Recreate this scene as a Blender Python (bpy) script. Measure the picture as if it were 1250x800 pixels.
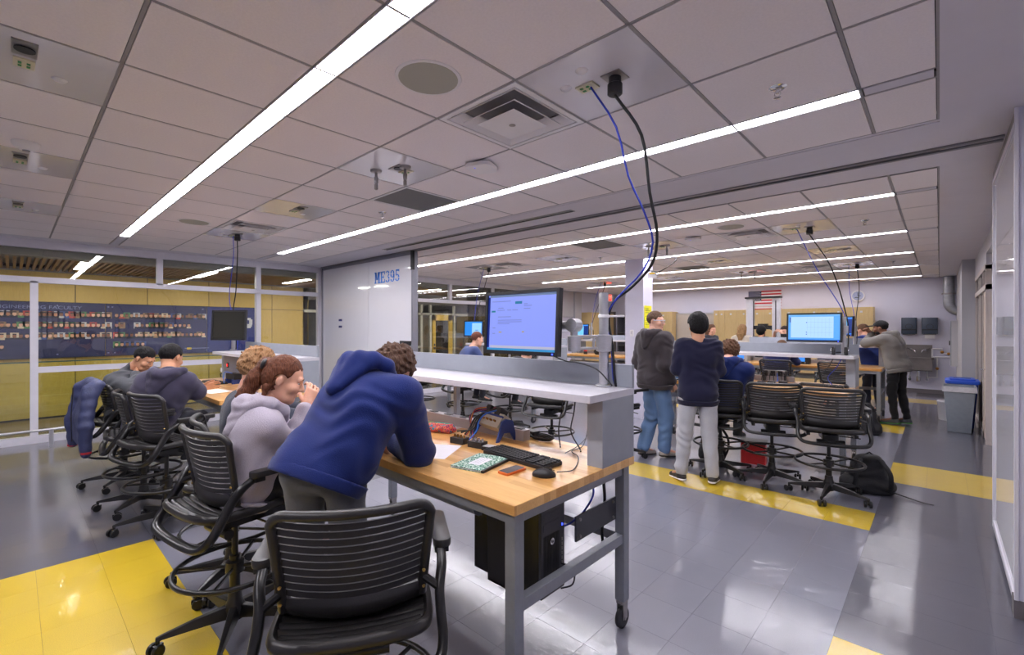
import bpy, bmesh, math, random
import numpy as np
from mathutils import Vector, Matrix, Euler
for o in list(bpy.data.objects): bpy.data.objects.remove(o)
S = bpy.context.scene
COL = S.collection
PI = math.pi
R = math.radians
random.seed(7)
# ---------------------------------------------------------------- camera, world, exposure
FPX, CXP, CYP, CAMH = 564.0, 625.0, 400.0, 1.6
TH = math.atan2(522, FPX); SN, CS = math.sin(TH), math.cos(TH)
cam_d = bpy.data.cameras.new('camera'); cam = bpy.data.objects.new('camera', cam_d); COL.objects.link(cam)
cam_d.sensor_width = 36; cam_d.lens = FPX/1250*36; cam_d.clip_start = 0.02; cam_d.clip_end = 200
cam.location = (0, 0, CAMH); cam.rotation_euler = (PI/2, 0, TH)
S.camera = cam
S.view_settings.view_transform = 'Standard'; S.view_settings.look = 'None'
S.view_settings.exposure = 0.0; S.view_settings.gamma = 1.0
S.view_settings.use_curve_mapping = False
W = bpy.data.worlds.new('world'); S.world = W; W.use_nodes = True
W.node_tree.nodes['Background'].inputs[0].default_value = (.93, .93, 1.0, 1)
W.node_tree.nodes['Background'].inputs[1].default_value = 0.55
STRIP = 52.0           # brightness of the linear ceiling lights
CORR = 42.0            # brightness of the corridor lights

def at_z(u, v, z):     # photo pixel -> point on the horizontal plane at height z
    d = FPX*(z-CAMH)/(CYP-v); r = (u-CXP)/FPX*d
    return Vector((CS*r-SN*d, SN*r+CS*d, z))
def at_y(u, v, Y):
    rx = (u-CXP)/FPX; k = Y/(SN*rx+CS); return Vector(((CS*rx-SN)*k, Y, CAMH+(CYP-v)/FPX*k))
def at_x(u, v, X):
    rx = (u-CXP)/FPX; k = X/(CS*rx-SN); return Vector((X, (SN*rx+CS)*k, CAMH+(CYP-v)/FPX*k))
def at_d(u, v, d):     # pixel at a known distance along the view axis
    r = (u-CXP)/FPX*d; return Vector((CS*r-SN*d, SN*r+CS*d, CAMH+(CYP-v)/FPX*d))

# ---------------------------------------------------------------- materials
MATS = {}
def lin(c):
    return tuple(((x/255)/12.92 if x/255 <= .04045 else ((x/255+.055)/1.055)**2.4) for x in c)
def mat(name, rgb, rough=.5, metal=0., var=0., scale=20., bump=0., bscale=None, coat=0., coat_r=.1, spec=.5, stretch=None, emit=None, detail=4, sheen=0.):
    """principled material with procedural colour variation and fine relief; rgb in sRGB 0-255"""
    if name in MATS: return MATS[name]
    m = bpy.data.materials.new(name); m.use_nodes = True; nt = m.node_tree; b = nt.nodes['Principled BSDF']
    c = lin(rgb)
    b.inputs['Base Color'].default_value = (*c, 1); b.inputs['Roughness'].default_value = rough
    b.inputs['Metallic'].default_value = metal; b.inputs['Specular IOR Level'].default_value = spec
    if coat: b.inputs['Coat Weight'].default_value = coat; b.inputs['Coat Roughness'].default_value = coat_r
    if sheen: b.inputs['Sheen Weight'].default_value = sheen
    if var or bump:
        tc = nt.nodes.new('ShaderNodeTexCoord'); mp = nt.nodes.new('ShaderNodeMapping')
        nt.links.new(tc.outputs['Object'], mp.inputs[0])
        if stretch: mp.inputs['Scale'].default_value = stretch
        nz = nt.nodes.new('ShaderNodeTexNoise'); nz.inputs['Scale'].default_value = scale; nz.inputs['Detail'].default_value = detail
        nt.links.new(mp.outputs[0], nz.inputs['Vector'])
        if var:
            rp = nt.nodes.new('ShaderNodeValToRGB'); e = rp.color_ramp.elements
            e[0].position = .3; e[1].position = .7
            e[0].color = (*[x*(1-var) for x in c], 1); e[1].color = (*[min(1, x*(1+var)) for x in c], 1)
            nt.links.new(nz.outputs[0], rp.inputs[0]); nt.links.new(rp.outputs[0], b.inputs['Base Color'])
        if bump:
            n2 = nz
            if bscale:
                n2 = nt.nodes.new('ShaderNodeTexNoise'); n2.inputs['Scale'].default_value = bscale; n2.inputs['Detail'].default_value = 3
                nt.links.new(mp.outputs[0], n2.inputs['Vector'])
            bp = nt.nodes.new('ShaderNodeBump'); bp.inputs['Strength'].default_value = bump; bp.inputs['Distance'].default_value = .01
            nt.links.new(n2.outputs[0], bp.inputs['Height']); nt.links.new(bp.outputs[0], b.inputs['Normal'])
    if emit:
        b.inputs['Emission Color'].default_value = (*lin(emit[0]), 1); b.inputs['Emission Strength'].default_value = emit[1]
    MATS[name] = m; return m
def mat_glass(name, tint=(1, 1, 1), refl=1.0, rough=0.0, base=0.0):
    if name in MATS: return MATS[name]
    m = bpy.data.materials.new(name); m.use_nodes = True; nt = m.node_tree; nt.nodes.remove(nt.nodes['Principled BSDF'])
    out = nt.nodes['Material Output']; tr = nt.nodes.new('ShaderNodeBsdfTransparent'); tr.inputs[0].default_value = (*tint, 1)
    gl = nt.nodes.new('ShaderNodeBsdfGlossy'); gl.inputs['Roughness'].default_value = rough
    fr = nt.nodes.new('ShaderNodeFresnel'); fr.inputs[0].default_value = 1.5
    ma = nt.nodes.new('ShaderNodeMath'); ma.operation = 'MULTIPLY_ADD'; ma.inputs[1].default_value = refl; ma.inputs[2].default_value = base
    mx = nt.nodes.new('ShaderNodeMixShader')
    nt.links.new(fr.outputs[0], ma.inputs[0]); nt.links.new(ma.outputs[0], mx.inputs[0])
    nt.links.new(tr.outputs[0], mx.inputs[1]); nt.links.new(gl.outputs[0], mx.inputs[2]); nt.links.new(mx.outputs[0], out.inputs[0])
    MATS[name] = m; return m
def mat_emit(name, rgb, strength):
    if name in MATS: return MATS[name]
    m = bpy.data.materials.new(name); m.use_nodes = True; nt = m.node_tree; b = nt.nodes['Principled BSDF']
    b.inputs['Base Color'].default_value = (*[x*.15 for x in lin(rgb)], 1); b.inputs['Roughness'].default_value = .25
    b.inputs['Emission Color'].default_value = (*lin(rgb), 1); b.inputs['Emission Strength'].default_value = strength
    MATS[name] = m; return m
def mat_wood(name, a, b_, grain=(1, 14, 1), strips=None, rough=.35, coat=.0):
    """wood: stretched noise grain, optional laminated strips across the given axis"""
    if name in MATS: return MATS[name]
    m = bpy.data.materials.new(name); m.use_nodes = True; nt = m.node_tree; b = nt.nodes['Principled BSDF']
    tc = nt.nodes.new('ShaderNodeTexCoord'); mp = nt.nodes.new('ShaderNodeMapping'); mp.inputs['Scale'].default_value = grain
    nt.links.new(tc.outputs['Object'], mp.inputs[0])
    nz = nt.nodes.new('ShaderNodeTexNoise'); nz.inputs['Scale'].default_value = 6; nz.inputs['Detail'].default_value = 6
    nt.links.new(mp.outputs[0], nz.inputs['Vector'])
    fac = nz.outputs[0]
    if strips:
        axis, wid = strips
        sx = nt.nodes.new('ShaderNodeSeparateXYZ'); nt.links.new(tc.outputs['Object'], sx.inputs[0])
        d = nt.nodes.new('ShaderNodeMath'); d.operation = 'DIVIDE'; d.inputs[1].default_value = wid; nt.links.new(sx.outputs[axis], d.inputs[0])
        fl = nt.nodes.new('ShaderNodeMath'); fl.operation = 'FLOOR'; nt.links.new(d.outputs[0], fl.inputs[0])
        d2 = nt.nodes.new('ShaderNodeMath'); d2.operation = 'MULTIPLY_ADD'; d2.inputs[1].default_value = 1.7; d2.inputs[2].default_value = .0
        nt.links.new(sx.outputs[1-axis], d2.inputs[0])
        ad = nt.nodes.new('ShaderNodeMath'); ad.operation = 'MULTIPLY_ADD'; ad.inputs[1].default_value = .37; nt.links.new(fl.outputs[0], ad.inputs[0]); nt.links.new(d2.outputs[0], ad.inputs[2])
        f2 = nt.nodes.new('ShaderNodeMath'); f2.operation = 'FLOOR'; nt.links.new(ad.outputs[0], f2.inputs[0])
        cb = nt.nodes.new('ShaderNodeCombineXYZ'); nt.links.new(fl.outputs[0], cb.inputs[0]); nt.links.new(f2.outputs[0], cb.inputs[1])
        wn = nt.nodes.new('ShaderNodeTexWhiteNoise'); wn.noise_dimensions = '3D'; nt.links.new(cb.outputs[0], wn.inputs['Vector'])
        mx = nt.nodes.new('ShaderNodeMix'); mx.inputs[0].default_value = .55
        nt.links.new(nz.outputs[0], mx.inputs[2]); nt.links.new(wn.outputs[0], mx.inputs[3]); fac = mx.outputs[0]
    rp = nt.nodes.new('ShaderNodeValToRGB'); e = rp.color_ramp.elements
    e[0].position = .25; e[1].position = .75; e[0].color = (*lin(a), 1); e[1].color = (*lin(b_), 1)
    nt.links.new(fac, rp.inputs[0]); nt.links.new(rp.outputs[0], b.inputs['Base Color'])
    b.inputs['Roughness'].default_value = rough
    if coat: b.inputs['Coat Weight'].default_value = coat; b.inputs['Coat Roughness'].default_value = .15
    MATS[name] = m; return m

def mat_floor(name, rgb):
    """waxed vinyl tile: fine speckle, scuffs in the gloss, wavy wax coat"""
    m = bpy.data.materials.new(name); m.use_nodes = True; nt = m.node_tree; b = nt.nodes['Principled BSDF']
    c = lin(rgb); L = nt.links.new
    geo = nt.nodes.new('ShaderNodeNewGeometry')
    n1 = nt.nodes.new('ShaderNodeTexNoise'); n1.inputs['Scale'].default_value = 260; n1.inputs['Detail'].default_value = 2; L(geo.outputs['Position'], n1.inputs['Vector'])
    n3 = nt.nodes.new('ShaderNodeTexNoise'); n3.inputs['Scale'].default_value = 1.7; n3.inputs['Detail'].default_value = 5; L(geo.outputs['Position'], n3.inputs['Vector'])
    ad = nt.nodes.new('ShaderNodeMix'); ad.inputs[0].default_value = .35; L(n1.outputs[0], ad.inputs[2]); L(n3.outputs[0], ad.inputs[3])
    rp = nt.nodes.new('ShaderNodeValToRGB'); e = rp.color_ramp.elements
    e[0].position = .35; e[1].position = .65; e[0].color = (*[x*.86 for x in c], 1); e[1].color = (*[min(1, x*1.12) for x in c], 1)
    L(ad.outputs[0], rp.inputs[0]); L(rp.outputs[0], b.inputs['Base Color'])
    b.inputs['Roughness'].default_value = .42
    b.inputs['Coat Weight'].default_value = 1.0; b.inputs['Coat Roughness'].default_value = .03; b.inputs['Coat IOR'].default_value = 1.5
    mp = nt.nodes.new('ShaderNodeMapping'); mp.inputs['Scale'].default_value = (9, 60, 1); mp.inputs['Rotation'].default_value = (0, 0, TH); L(geo.outputs['Position'], mp.inputs[0])
    n2 = nt.nodes.new('ShaderNodeTexNoise'); n2.inputs['Scale'].default_value = 1.6; n2.inputs['Detail'].default_value = 3; L(mp.outputs[0], n2.inputs['Vector'])
    bp = nt.nodes.new('ShaderNodeBump'); bp.inputs['Strength'].default_value = .10; bp.inputs['Distance'].default_value = .006
    L(n2.outputs[0], bp.inputs['Height']); L(bp.outputs[0], b.inputs['Coat Normal'])
    MATS[name] = m; return m

# ---------------------------------------------------------------- mesh builder
class MB:
    def __init__(s): s.v = []; s.f = []; s.m = []; s.cur = 0
    def add(s, vs, fs, mi=None):
        n = len(s.v); s.v += [tuple(p) for p in vs]
        for f in fs: s.f.append(tuple(i+n for i in f)); s.m.append(s.cur if mi is None else mi)
        return s
    def box(s, lo, hi, mi=None, M=None):
        (a, b, c), (d, e, f) = lo, hi
        vs = [(a,b,c),(d,b,c),(d,e,c),(a,e,c),(a,b,f),(d,b,f),(d,e,f),(a,e,f)]
        if M is not None: vs = [M @ Vector(p) for p in vs]
        return s.add(vs, [(0,3,2,1),(4,5,6,7),(0,1,5,4),(1,2,6,5),(2,3,7,6),(3,0,4,7)], mi)
    def cbox(s, c, sz, mi=None, M=None):
        return s.box([c[i]-sz[i]/2 for i in range(3)], [c[i]+sz[i]/2 for i in range(3)], mi, M)
    def rbox(s, c, sz, r=.01, n=3, mi=None, M=None, axis=2):
        """box whose four edges along `axis` are rounded"""
        ax = [i for i in range(3) if i != axis]; w, h = sz[ax[0]]/2, sz[ax[1]]/2; r = min(r, w*.99, h*.99)
        pts = []
        for (sx, sy, a0) in ((1,1,0),(-1,1,90),(-1,-1,180),(1,-1,270)):
            for i in range(n+1):
                a = R(a0+90*i/n); pts.append((sx*(w-r)+r*math.cos(a), sy*(h-r)+r*math.sin(a)))
        N = len(pts); vs = []
        for z in (-sz[axis]/2, sz[axis]/2):
            for (x, y) in pts:
                p = [0,0,0]; p[ax[0]] = c[ax[0]]+x; p[ax[1]] = c[ax[1]]+y; p[axis] = c[axis]+z
                vs.append(M @ Vector(p) if M is not None else p)
        fs = [tuple(range(N-1,-1,-1)), tuple(range(N,2*N))]+[(i,(i+1)%N,N+(i+1)%N,N+i) for i in range(N)]
        if axis == 1: fs = [tuple(reversed(f)) for f in fs]
        return s.add(vs, fs, mi)
    def cone(s, p0, p1, r0, r1, n=12, mi=None, caps=True):
        p0, p1 = Vector(p0), Vector(p1); d = (p1-p0)
        if d.length < 1e-7: return s
        d.normalize(); a = d.orthogonal().normalized(); b = d.cross(a)
        vs = []
        for p, r in ((p0, r0), (p1, r1)):
            for i in range(n):
                t = 2*PI*i/n; vs.append(p+(a*math.cos(t)+b*math.sin(t))*r)
        fs = [(i,(i+1)%n,n+(i+1)%n,n+i) for i in range(n)]
        if caps: fs += [tuple(range(n-1,-1,-1)), tuple(range(n,2*n))]
        return s.add(vs, fs, mi)
    def tube(s, pts, r, n=8, closed=False, mi=None, flat=None, caps=True):
        """swept tube along points; flat=(axis vector, factor) squeezes the section"""
        P = [Vector(p) for p in pts]; N = len(P); vs = []; prev = None
        for i, p in enumerate(P):
            if closed: t = (P[(i+1)%N]-P[i-1])
            else: t = P[min(i+1,N-1)]-P[max(i-1,0)]
            t.normalize()
            if prev is None: a = t.orthogonal().normalized()
            else:
                a = prev-t*prev.dot(t)
                a = a.normalized() if a.length > 1e-6 else t.orthogonal().normalized()
            prev = a; b = t.cross(a); rr = r[i] if isinstance(r, (list, tuple)) else r
            for k in range(n):
                w = 2*PI*k/n; o = (a*math.cos(w)+b*math.sin(w))*rr
                if flat: o = o+Vector(flat[0])*(o.dot(Vector(flat[0]))*(flat[1]-1))
                vs.append(p+o)
        fs = []
        for i in range(N if closed else N-1):
            j = (i+1)%N
            for k in range(n): fs.append((i*n+k, i*n+(k+1)%n, j*n+(k+1)%n, j*n+k))
        if not closed and caps: fs += [tuple(range(n-1,-1,-1)), tuple((N-1)*n+k for k in range(n))]
        return s.add(vs, fs, mi)
    def lathe(s, prof, c=(0,0,0), n=20, mi=None, M=None):
        vs = []; 
        for (r, z) in prof:
            for i in range(n):
                a = 2*PI*i/n; p = Vector((c[0]+r*math.cos(a), c[1]+r*math.sin(a), c[2]+z)); vs.append(M @ p if M is not None else p)
        m = len(prof); fs = [(j*n+i, j*n+(i+1)%n, (j+1)*n+(i+1)%n, (j+1)*n+i) for j in range(m-1) for i in range(n)]
        fs += [tuple(range(n-1,-1,-1)), tuple((m-1)*n+i for i in range(n))]
        return s.add(vs, fs, mi)
    def grid(s, fn, nu, nv, mi=None):
        vs = [fn(i/nu, j/nv) for j in range(nv+1) for i in range(nu+1)]
        fs = [(j*(nu+1)+i, j*(nu+1)+i+1, (j+1)*(nu+1)+i+1, (j+1)*(nu+1)+i) for j in range(nv) for i in range(nu)]
        return s.add(vs, fs, mi)
    def sphere(s, c, r, n=12, mi=None, sc=(1,1,1), M=None):
        prof = [(max(1e-4, r*math.sin(PI*k/(n//2))), -r*math.cos(PI*k/(n//2))) for k in range(n//2+1)]
        vs = []
        for (q, z) in prof:
            for i in range(n):
                a = 2*PI*i/n; p = Vector((c[0]+q*math.cos(a)*sc[0], c[1]+q*math.sin(a)*sc[1], c[2]+z*sc[2])); vs.append(M @ p if M is not None else p)
        m = len(prof); fs = [(j*n+i, j*n+(i+1)%n, (j+1)*n+(i+1)%n, (j+1)*n+i) for j in range(m-1) for i in range(n)]
        return s.add(vs, fs, mi)
    def mesh(s, name, mats, smooth=None, bevel=0, solid=0):
        me = bpy.data.meshes.new(name); me.from_pydata(s.v, [], s.f)
        for m in (mats if isinstance(mats, (list, tuple)) else [mats]): me.materials.append(m)
        me.polygons.foreach_set('material_index', s.m)
        if bevel or solid:
            bm = bmesh.new(); bm.from_mesh(me)
            if solid: bmesh.ops.solidify(bm, geom=bm.faces[:], thickness=solid)
            if bevel:
                es = [e for e in bm.edges if len(e.link_faces) == 2 and e.calc_face_angle(0) > .6]
                bmesh.ops.bevel(bm, geom=es, offset=bevel, segments=2, profile=.6, affect='EDGES')
            bm.to_mesh(me); bm.free()
        if smooth is not None:
            me.polygons.foreach_set('use_smooth', [True]*len(me.polygons)); me.set_sharp_from_angle(angle=R(smooth))
        me.update(); return me
    def build(s, name, mats, parent=None, smooth=None, bevel=0, solid=0, loc=None, **k):
        return link(name, s.mesh(name, mats, smooth, bevel, solid), parent, loc, **k)
def link(name, me, parent=None, loc=None, label=None, cat=None, group=None, kind=None):
    o = bpy.data.objects.new(name, me); COL.objects.link(o)
    if parent is not None: o.parent = parent
    if loc is not None: o.location = loc
    return tag(o, label, cat, group, kind)
def tag(o, label=None, cat=None, group=None, kind=None):
    if label: o['label'] = label
    if cat: o['category'] = cat
    if group: o['group'] = group
    if kind: o['kind'] = kind
    return o
def thing(name, label, cat, loc=(0,0,0), rz=0, group=None):
    o = bpy.data.objects.new(name, None); COL.objects.link(o); o.location = loc; o.rotation_euler = (0,0,rz); o.empty_display_size = .1
    return tag(o, label, cat, group)
def copy_tree(o, parent=None):
    c = o.copy(); COL.objects.link(c); c.parent = parent
    for ch in list(o.children): copy_tree(ch, c)
    return c
def struct(name, mb, m, **k):
    o = mb.build(name, m, **k); o['kind'] = 'structure'; return o
def face_ang(dx, dy): return math.atan2(-dx, dy)     # rotation about z that turns local +y to (dx,dy)
def bez(pts, n=24):
    """Catmull-Rom through points"""
    P = [Vector(p) for p in pts]; P = [P[0]*2-P[1]]+P+[P[-1]*2-P[-2]]; out = []
    segs = len(P)-3
    for i in range(segs):
        a, b, c, d = P[i:i+4]; m = max(2, n//segs)
        for k in range(m):
            t = k/m; out.append(.5*((2*b)+(c-a)*t+(2*a-5*b+4*c-d)*t*t+(3*b-3*c+d-a)*t**3))
    out.append(P[-2]); return out

def text(name, body, size, m, loc, rot, parent=None, extrude=.001, align='CENTER', sx=1.0, **k):
    cu = bpy.data.curves.new(name, 'FONT'); cu.body = body; cu.size = size; cu.extrude = extrude; cu.align_x = align; cu.align_y = 'CENTER'
    tmp = bpy.data.objects.new('tmp_text', cu); COL.objects.link(tmp)
    dg = bpy.context.evaluated_depsgraph_get(); me = bpy.data.meshes.new_from_object(tmp.evaluated_get(dg))
    bpy.data.objects.remove(tmp); bpy.data.curves.remove(cu)
    me.materials.clear(); me.materials.append(m); me.name = name
    o = link(name, me, parent, **k); o.location = loc; o.rotation_euler = rot; o.scale = (sx, 1, 1); return o

M_BLACK = mat('black_plastic', (34,33,36), .42, var=.12, scale=60, bump=.05)
M_BLACKG = mat('black_gloss', (18,18,20), .25, var=.1, scale=15)
M_RUBBER = mat('dark_rubber', (46,46,50), .7, var=.15, scale=50)
M_GREYMET = mat('grey_powder_metal', (142,146,154), .45, .25, var=.05, scale=30, bump=.02)
M_GREYPAN = mat('grey_panel', (150,155,164), .5, var=.04, scale=12)
M_LAM = mat('grey_laminate', (200,198,206), .3, var=.03, scale=40)
M_ALU = mat('brushed_aluminium', (205,205,208), .32, .85, var=.06, scale=40, stretch=(1,1,8))
M_CHROME = mat('chrome', (215,215,218), .12, 1., var=.03, scale=8)
M_STEEL = mat('stainless_steel', (158,154,152), .34, .85, var=.08, scale=8, stretch=(1,1,6))
M_WHITE = mat('white_paint', (222,220,226), .55, var=.02, scale=6, bump=.02, bscale=180)
M_WHITEP = mat('white_plastic', (228,226,228), .4, var=.02, scale=10)
M_WOODTOP = mat_wood('butcher_block', (206,150,82), (236,190,122), grain=(1.2,18,18), strips=(1,.042), rough=.28, coat=.35)
M_PAPER = mat('paper', (236,234,240), .8, var=.02, scale=10)
M_BLUECABLE = mat('blue_cable', (40,62,190), .45, var=.08, scale=30)
M_BLKCABLE = mat('black_cable', (24,24,27), .5, var=.1, scale=30)
# ================================================================= THE SETTING
CZ = 2.81
XL, YF = -9.2, 15.1         # glass wall plane, far wall plane
M_FL = mat_floor('vinyl_light_grey', (124,124,137)); M_FD = mat_floor('vinyl_dark_grey', (86,86,97)); M_FY = mat_floor('vinyl_yellow', (210,178,40))
M_CT = mat('ceiling_tile', (236,229,230), .9, var=.03, scale=90, bump=.12, bscale=220)
M_GYP = mat('gypsum_ceiling', (210,206,214), .8, var=.02, scale=4)
M_TEE = mat('ceiling_tee', (150,147,148), .5, var=.03)
M_SLAB = mat('plenum_dark', (60,60,62), .9, var=.05)
M_WALL = mat('wall_paint', (212,210,226), .6, var=.015, scale=3, bump=.02, bscale=150)
M_WALLG = mat('wall_grey_paint', (188,187,193), .6, var=.02, scale=3)
M_FRAME = mat('white_alu_frame', (222,220,228), .35, .1, var=.02, scale=10)
M_GLASS = mat_glass('clear_glass', (.97,.985,.97), .9, 0, .015)
M_BASE = mat('rubber_base', (108,102,104), .55, var=.05)

# ---- floor: a screed slab carrying the vinyl tiles
fl = struct('floor', MB().box((-11.7,-4.6,-.12),(1.4,YF+.1,-.006)), mat('floor_screed', (96,96,104), .8, var=.1))
xs = [1.42]; x = -.405
xl = [x+.305*k for k in range(6,0,-1)]+[x-.305*k for k in range(0,30)]
ybreak = [-4.54,.72,2.89,4.58,5.04,6.18,7.10,9.07,9.78,13.02,13.76,15.1]
yl = []
for a, b in zip(ybreak, ybreak[1:]):
    n = max(1, round((b-a)/.305)); yl += [a+(b-a)*i/n for i in range(n)]
yl.append(YF)
def floor_kind(x, y):
    if x > -.41:
        if 6.18 < y < 7.10 or 2.2 < y < 2.89 or 13.02 < y < 13.76: return 2
        return 1
    if x < -4.37+.08:                      # dark field along the glass wall
        if 1.03 < y < 1.34 and -5.7 < x < -4.9: return 2
        if 4.58 < y < 5.04: return 2
        if y < 4.58: return 1
    if y < .72: return 2 if y > -.25 else 0
    if 4.58 < y < 5.04 or 9.07 < y < 9.78 or 13.02 < y < 13.76: return 2
    return 0
FM = [M_FL, M_FD, M_FY]; cells = []
for x1, x0 in zip(xl, xl[1:]):
    for y0, y1 in zip(yl, yl[1:]):
        if x1 < XL or x0 > .75: continue
        xc, yc = (x0+x1)/2, (y0+y1)/2
        r = CS*xc+SN*yc; d = -SN*xc+CS*yc
        vis = d > 1.9 and abs(r/d) < 1.15 and 1.6/d*FPX < 420
        cells.append((0 if vis else 1, d, max(x0,XL), x1, y0, y1, floor_kind(xc, yc)))
cells.sort()
tile_mesh = {}; far = MB(); J = .00045
for i, (nv, d, x0, x1, y0, y1, k) in enumerate(cells):
    w, h = x1-x0-2*J, y1-y0-2*J
    if i < 300:
        key = (round(w,4), round(h,4), k)
        if key not in tile_mesh: tile_mesh[key] = MB().box((-w/2,-h/2,-.006),(w/2,h/2,0)).mesh('floor_tile', FM[k])
        link('floor_tile', tile_mesh[key], fl, ((x0+x1)/2, (y0+y1)/2, 0))
    else: far.box((x0+J,y0+J,-.006),(x1-J,y1-J,0), k)
far.build('floor_tile_field', FM, fl, kind='stuff')

# ---- ceiling: slab above, plaster border, tee grid and tiles
ce = struct('ceiling', MB().box((-11.8,-4.6,CZ+.06),(1.4,YF+.1,CZ+.2)), M_SLAB)
PX = .612; NX = 14
colx = lambda k: -.30-PX*k                          # right edge of column k; k=-1 is the narrow column by the wall side
L1rows = [(-2.83,-2.21),(-2.21,-1.59),(-1.59,-.97),(-.86,-.27),(-.27,.34),(.34,.95),(1.06,1.67),(1.67,2.29),(2.29,2.92),(3.03,3.65)]
L2rows = [(4.76,5.37)]
LY2 = [5.37,7.55,9.75,11.95,14.35]
for a, b in zip(LY2, LY2[1:]+[None]):
    if b: L2rows += [(a+.11+(b-a-.11)*i/3, a+.11+(b-a-.11)*(i+1)/3) for i in range(3)]
    else: L2rows += [(a+.11, YF)]
LIGHTS = [-.97,.95,2.92]+LY2
XE = colx(NX)                                       # left end of tile fields
bd = MB()                                           # plaster border pieces
bd.box((.0,-4.6,CZ),(1.4,YF,CZ+.05)); bd.box((XL-.1,-4.6,CZ),(XE,YF,CZ+.05)); bd.box((XE,3.70,CZ),(0,4.21,CZ+.05)); bd.box((XE,4.33,CZ),(0,4.72,CZ+.05)); bd.box((XE,-4.6,CZ),(0,-2.85,CZ+.05))
bd.box((XE,3.65,CZ+.004),(0,3.70,CZ+.05))
for yy in LIGHTS:
    bd.box((-.285,yy+.012,CZ),(-.02,yy+.098,CZ+.05)); bd.box((XE+.01,yy+.012,CZ),(-7.962,yy+.098,CZ+.05))
bd.build('plaster_border', M_GYP, ce)
gr = MB()
for rows, y0, y1 in ((L1rows,-2.85,3.66),(L2rows,4.72,YF)):
    for k in range(-1, NX+1):
        xx = colx(k) if k >= 0 else -.004
        gr.box((xx-.007,y0,CZ+.001),(xx+.007,y1,CZ+.03))
    for yy in sorted({round(q, 3) for ab in rows for q in ab}): gr.box((XE,yy-.007,CZ+.001),(0,yy+.007,CZ+.03))
gr.build('ceiling_grid', M_TEE, ce)
FIX = {}                                            # cells taken by fixtures: (col,row0) -> kind
def row_of(y):
    for a, b in L1rows+L2rows:
        if a <= y < b: return (a, b)
def cell(k, y):
    a, b = row_of(y); x1 = colx(k); x0 = x1-PX; FIX[(k, a)] = 1
    return (x0, x1, a, b)
FIXCELLS = []
for name, k, y in [('service',1,2.0),('diffuser',2,2.0),('hook',4,2.0),('grille',5,2.6),('port',7,2.0),('diffuser',9,2.0),('service',10,2.0),
                   ('port',4,.1),('port',7,.1),('port',10,.1),
                   ('service',1,6.5),('diffuser',2,6.5),('hook',4,6.5),('grille',5,5.8),('port',7,6.5),('diffuser',9,6.5),('service',10,6.5),
                   ('port',1,8.7),('port',4,8.7),('grille',5,9.5),
                   ('service',1,10.9),('diffuser',2,10.9),('hook',4,10.9),('service',10,10.9),('port',7,10.9)]:
    FIXCELLS.append((name, k, cell(k, y)))
tl = []
for rows in (L1rows, L2rows):
    for (a, b) in rows:
        for k in range(-1, NX):
            if (k, a) in FIX: continue
            x1 = colx(k) if k >= 0 else -.004; x0 = colx(k)-PX if k >= 0 else -.30
            xc, yc = (x0+x1)/2, (a+b)/2; r = CS*xc+SN*yc; d = -SN*xc+CS*yc
            vis = d > .5 and abs(r/d) < 1.25
            tl.append((0 if vis else 1, max(d,.1), x0, x1, a, b))
tl.sort(); cm = {}; farc = MB()
for i, (nv, d, x0, x1, a, b) in enumerate(tl):
    w, h = x1-x0-.020, b-a-.020
    if i < 290:
        key = (round(w,3), round(h,3))
        if key not in cm: cm[key] = MB().box((-w/2,-h/2,0),(w/2,h/2,.02)).mesh('ceiling_tile', M_CT)
        link('ceiling_tile', cm[key], ce, ((x0+x1)/2, (a+b)/2, CZ))
    else: farc.box((x0+.010,a+.010,CZ),(x1-.010,b-.010,CZ+.02))
farc.build('ceiling_tile_field', M_CT, ce, kind='stuff')
# partition track in the plaster band
tk = MB(); tk.box((XL,4.21,CZ-.012),(.3,4.245,CZ+.05)); tk.box((XL,4.295,CZ-.012),(.3,4.33,CZ+.05)); tk.box((XL,4.245,CZ+.03),(.3,4.295,CZ+.05), 1)
struct('trim_1', tk, [mat('track_grey', (128,127,132), .4, .4, var=.03), M_BLACK])

# ---- linear ceiling lights (each row one fixture, diffuser segments are parts)
M_LED = bpy.data.materials.new('led_diffuser'); M_LED.use_nodes = True
_b = M_LED.node_tree.nodes['Principled BSDF']; _b.inputs['Emission Color'].default_value = (.965,.935,1.0,1); _b.inputs['Emission Strength'].default_value = STRIP; _b.inputs['Base Color'].default_value = (.8,.8,.8,1)
def led(name, k):
    m = M_LED.copy(); m.name = name; m.node_tree.nodes['Principled BSDF'].inputs['Emission Strength'].default_value = STRIP*k; return m
M_LED2, M_LED3 = led('led_diffuser_dimmed', .7), led('led_diffuser_low', .35)
ordn = ['behind the camera','first from the camera, broadest and brightest','second from the camera, ending by the sprinkler','first beyond the partition track','second beyond the partition track','third beyond the partition track','fourth beyond the partition track','last one before the far wall']
for i, y in enumerate(LIGHTS):
    xa, xb = -.30, -7.95
    t = thing('linear_ceiling_light', 'recessed white linear ceiling light, '+ordn[i], 'ceiling light', ((xa+xb)/2, y+.055, CZ), 0, 'linear ceiling lights')
    L = (xa-xb)/2
    f = MB(); f.box((-L,-.055,-.002),(L,-.049,.05)); f.box((-L,.049,-.002),(L,.055,.05)); f.box((-L,-.055,.04),(L,.055,.055)); f.box((-L,-.049,0),(-L+.006,.049,.045)); f.box((L-.006,-.049,0),(L,.049,.045))
    f.build('housing', M_FRAME, t)
    n = 3
    for s in range(n):
        x1 = L-.008-s*2.46; x0 = max(-L+.008, x1-2.452) if s < n-1 else -L+.008
        MB().box((x0,-.048,.004),(x1,.048,.008)).build('diffuser', M_LED if i < 6 else (M_LED2 if i == 6 else M_LED3), t)

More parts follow.
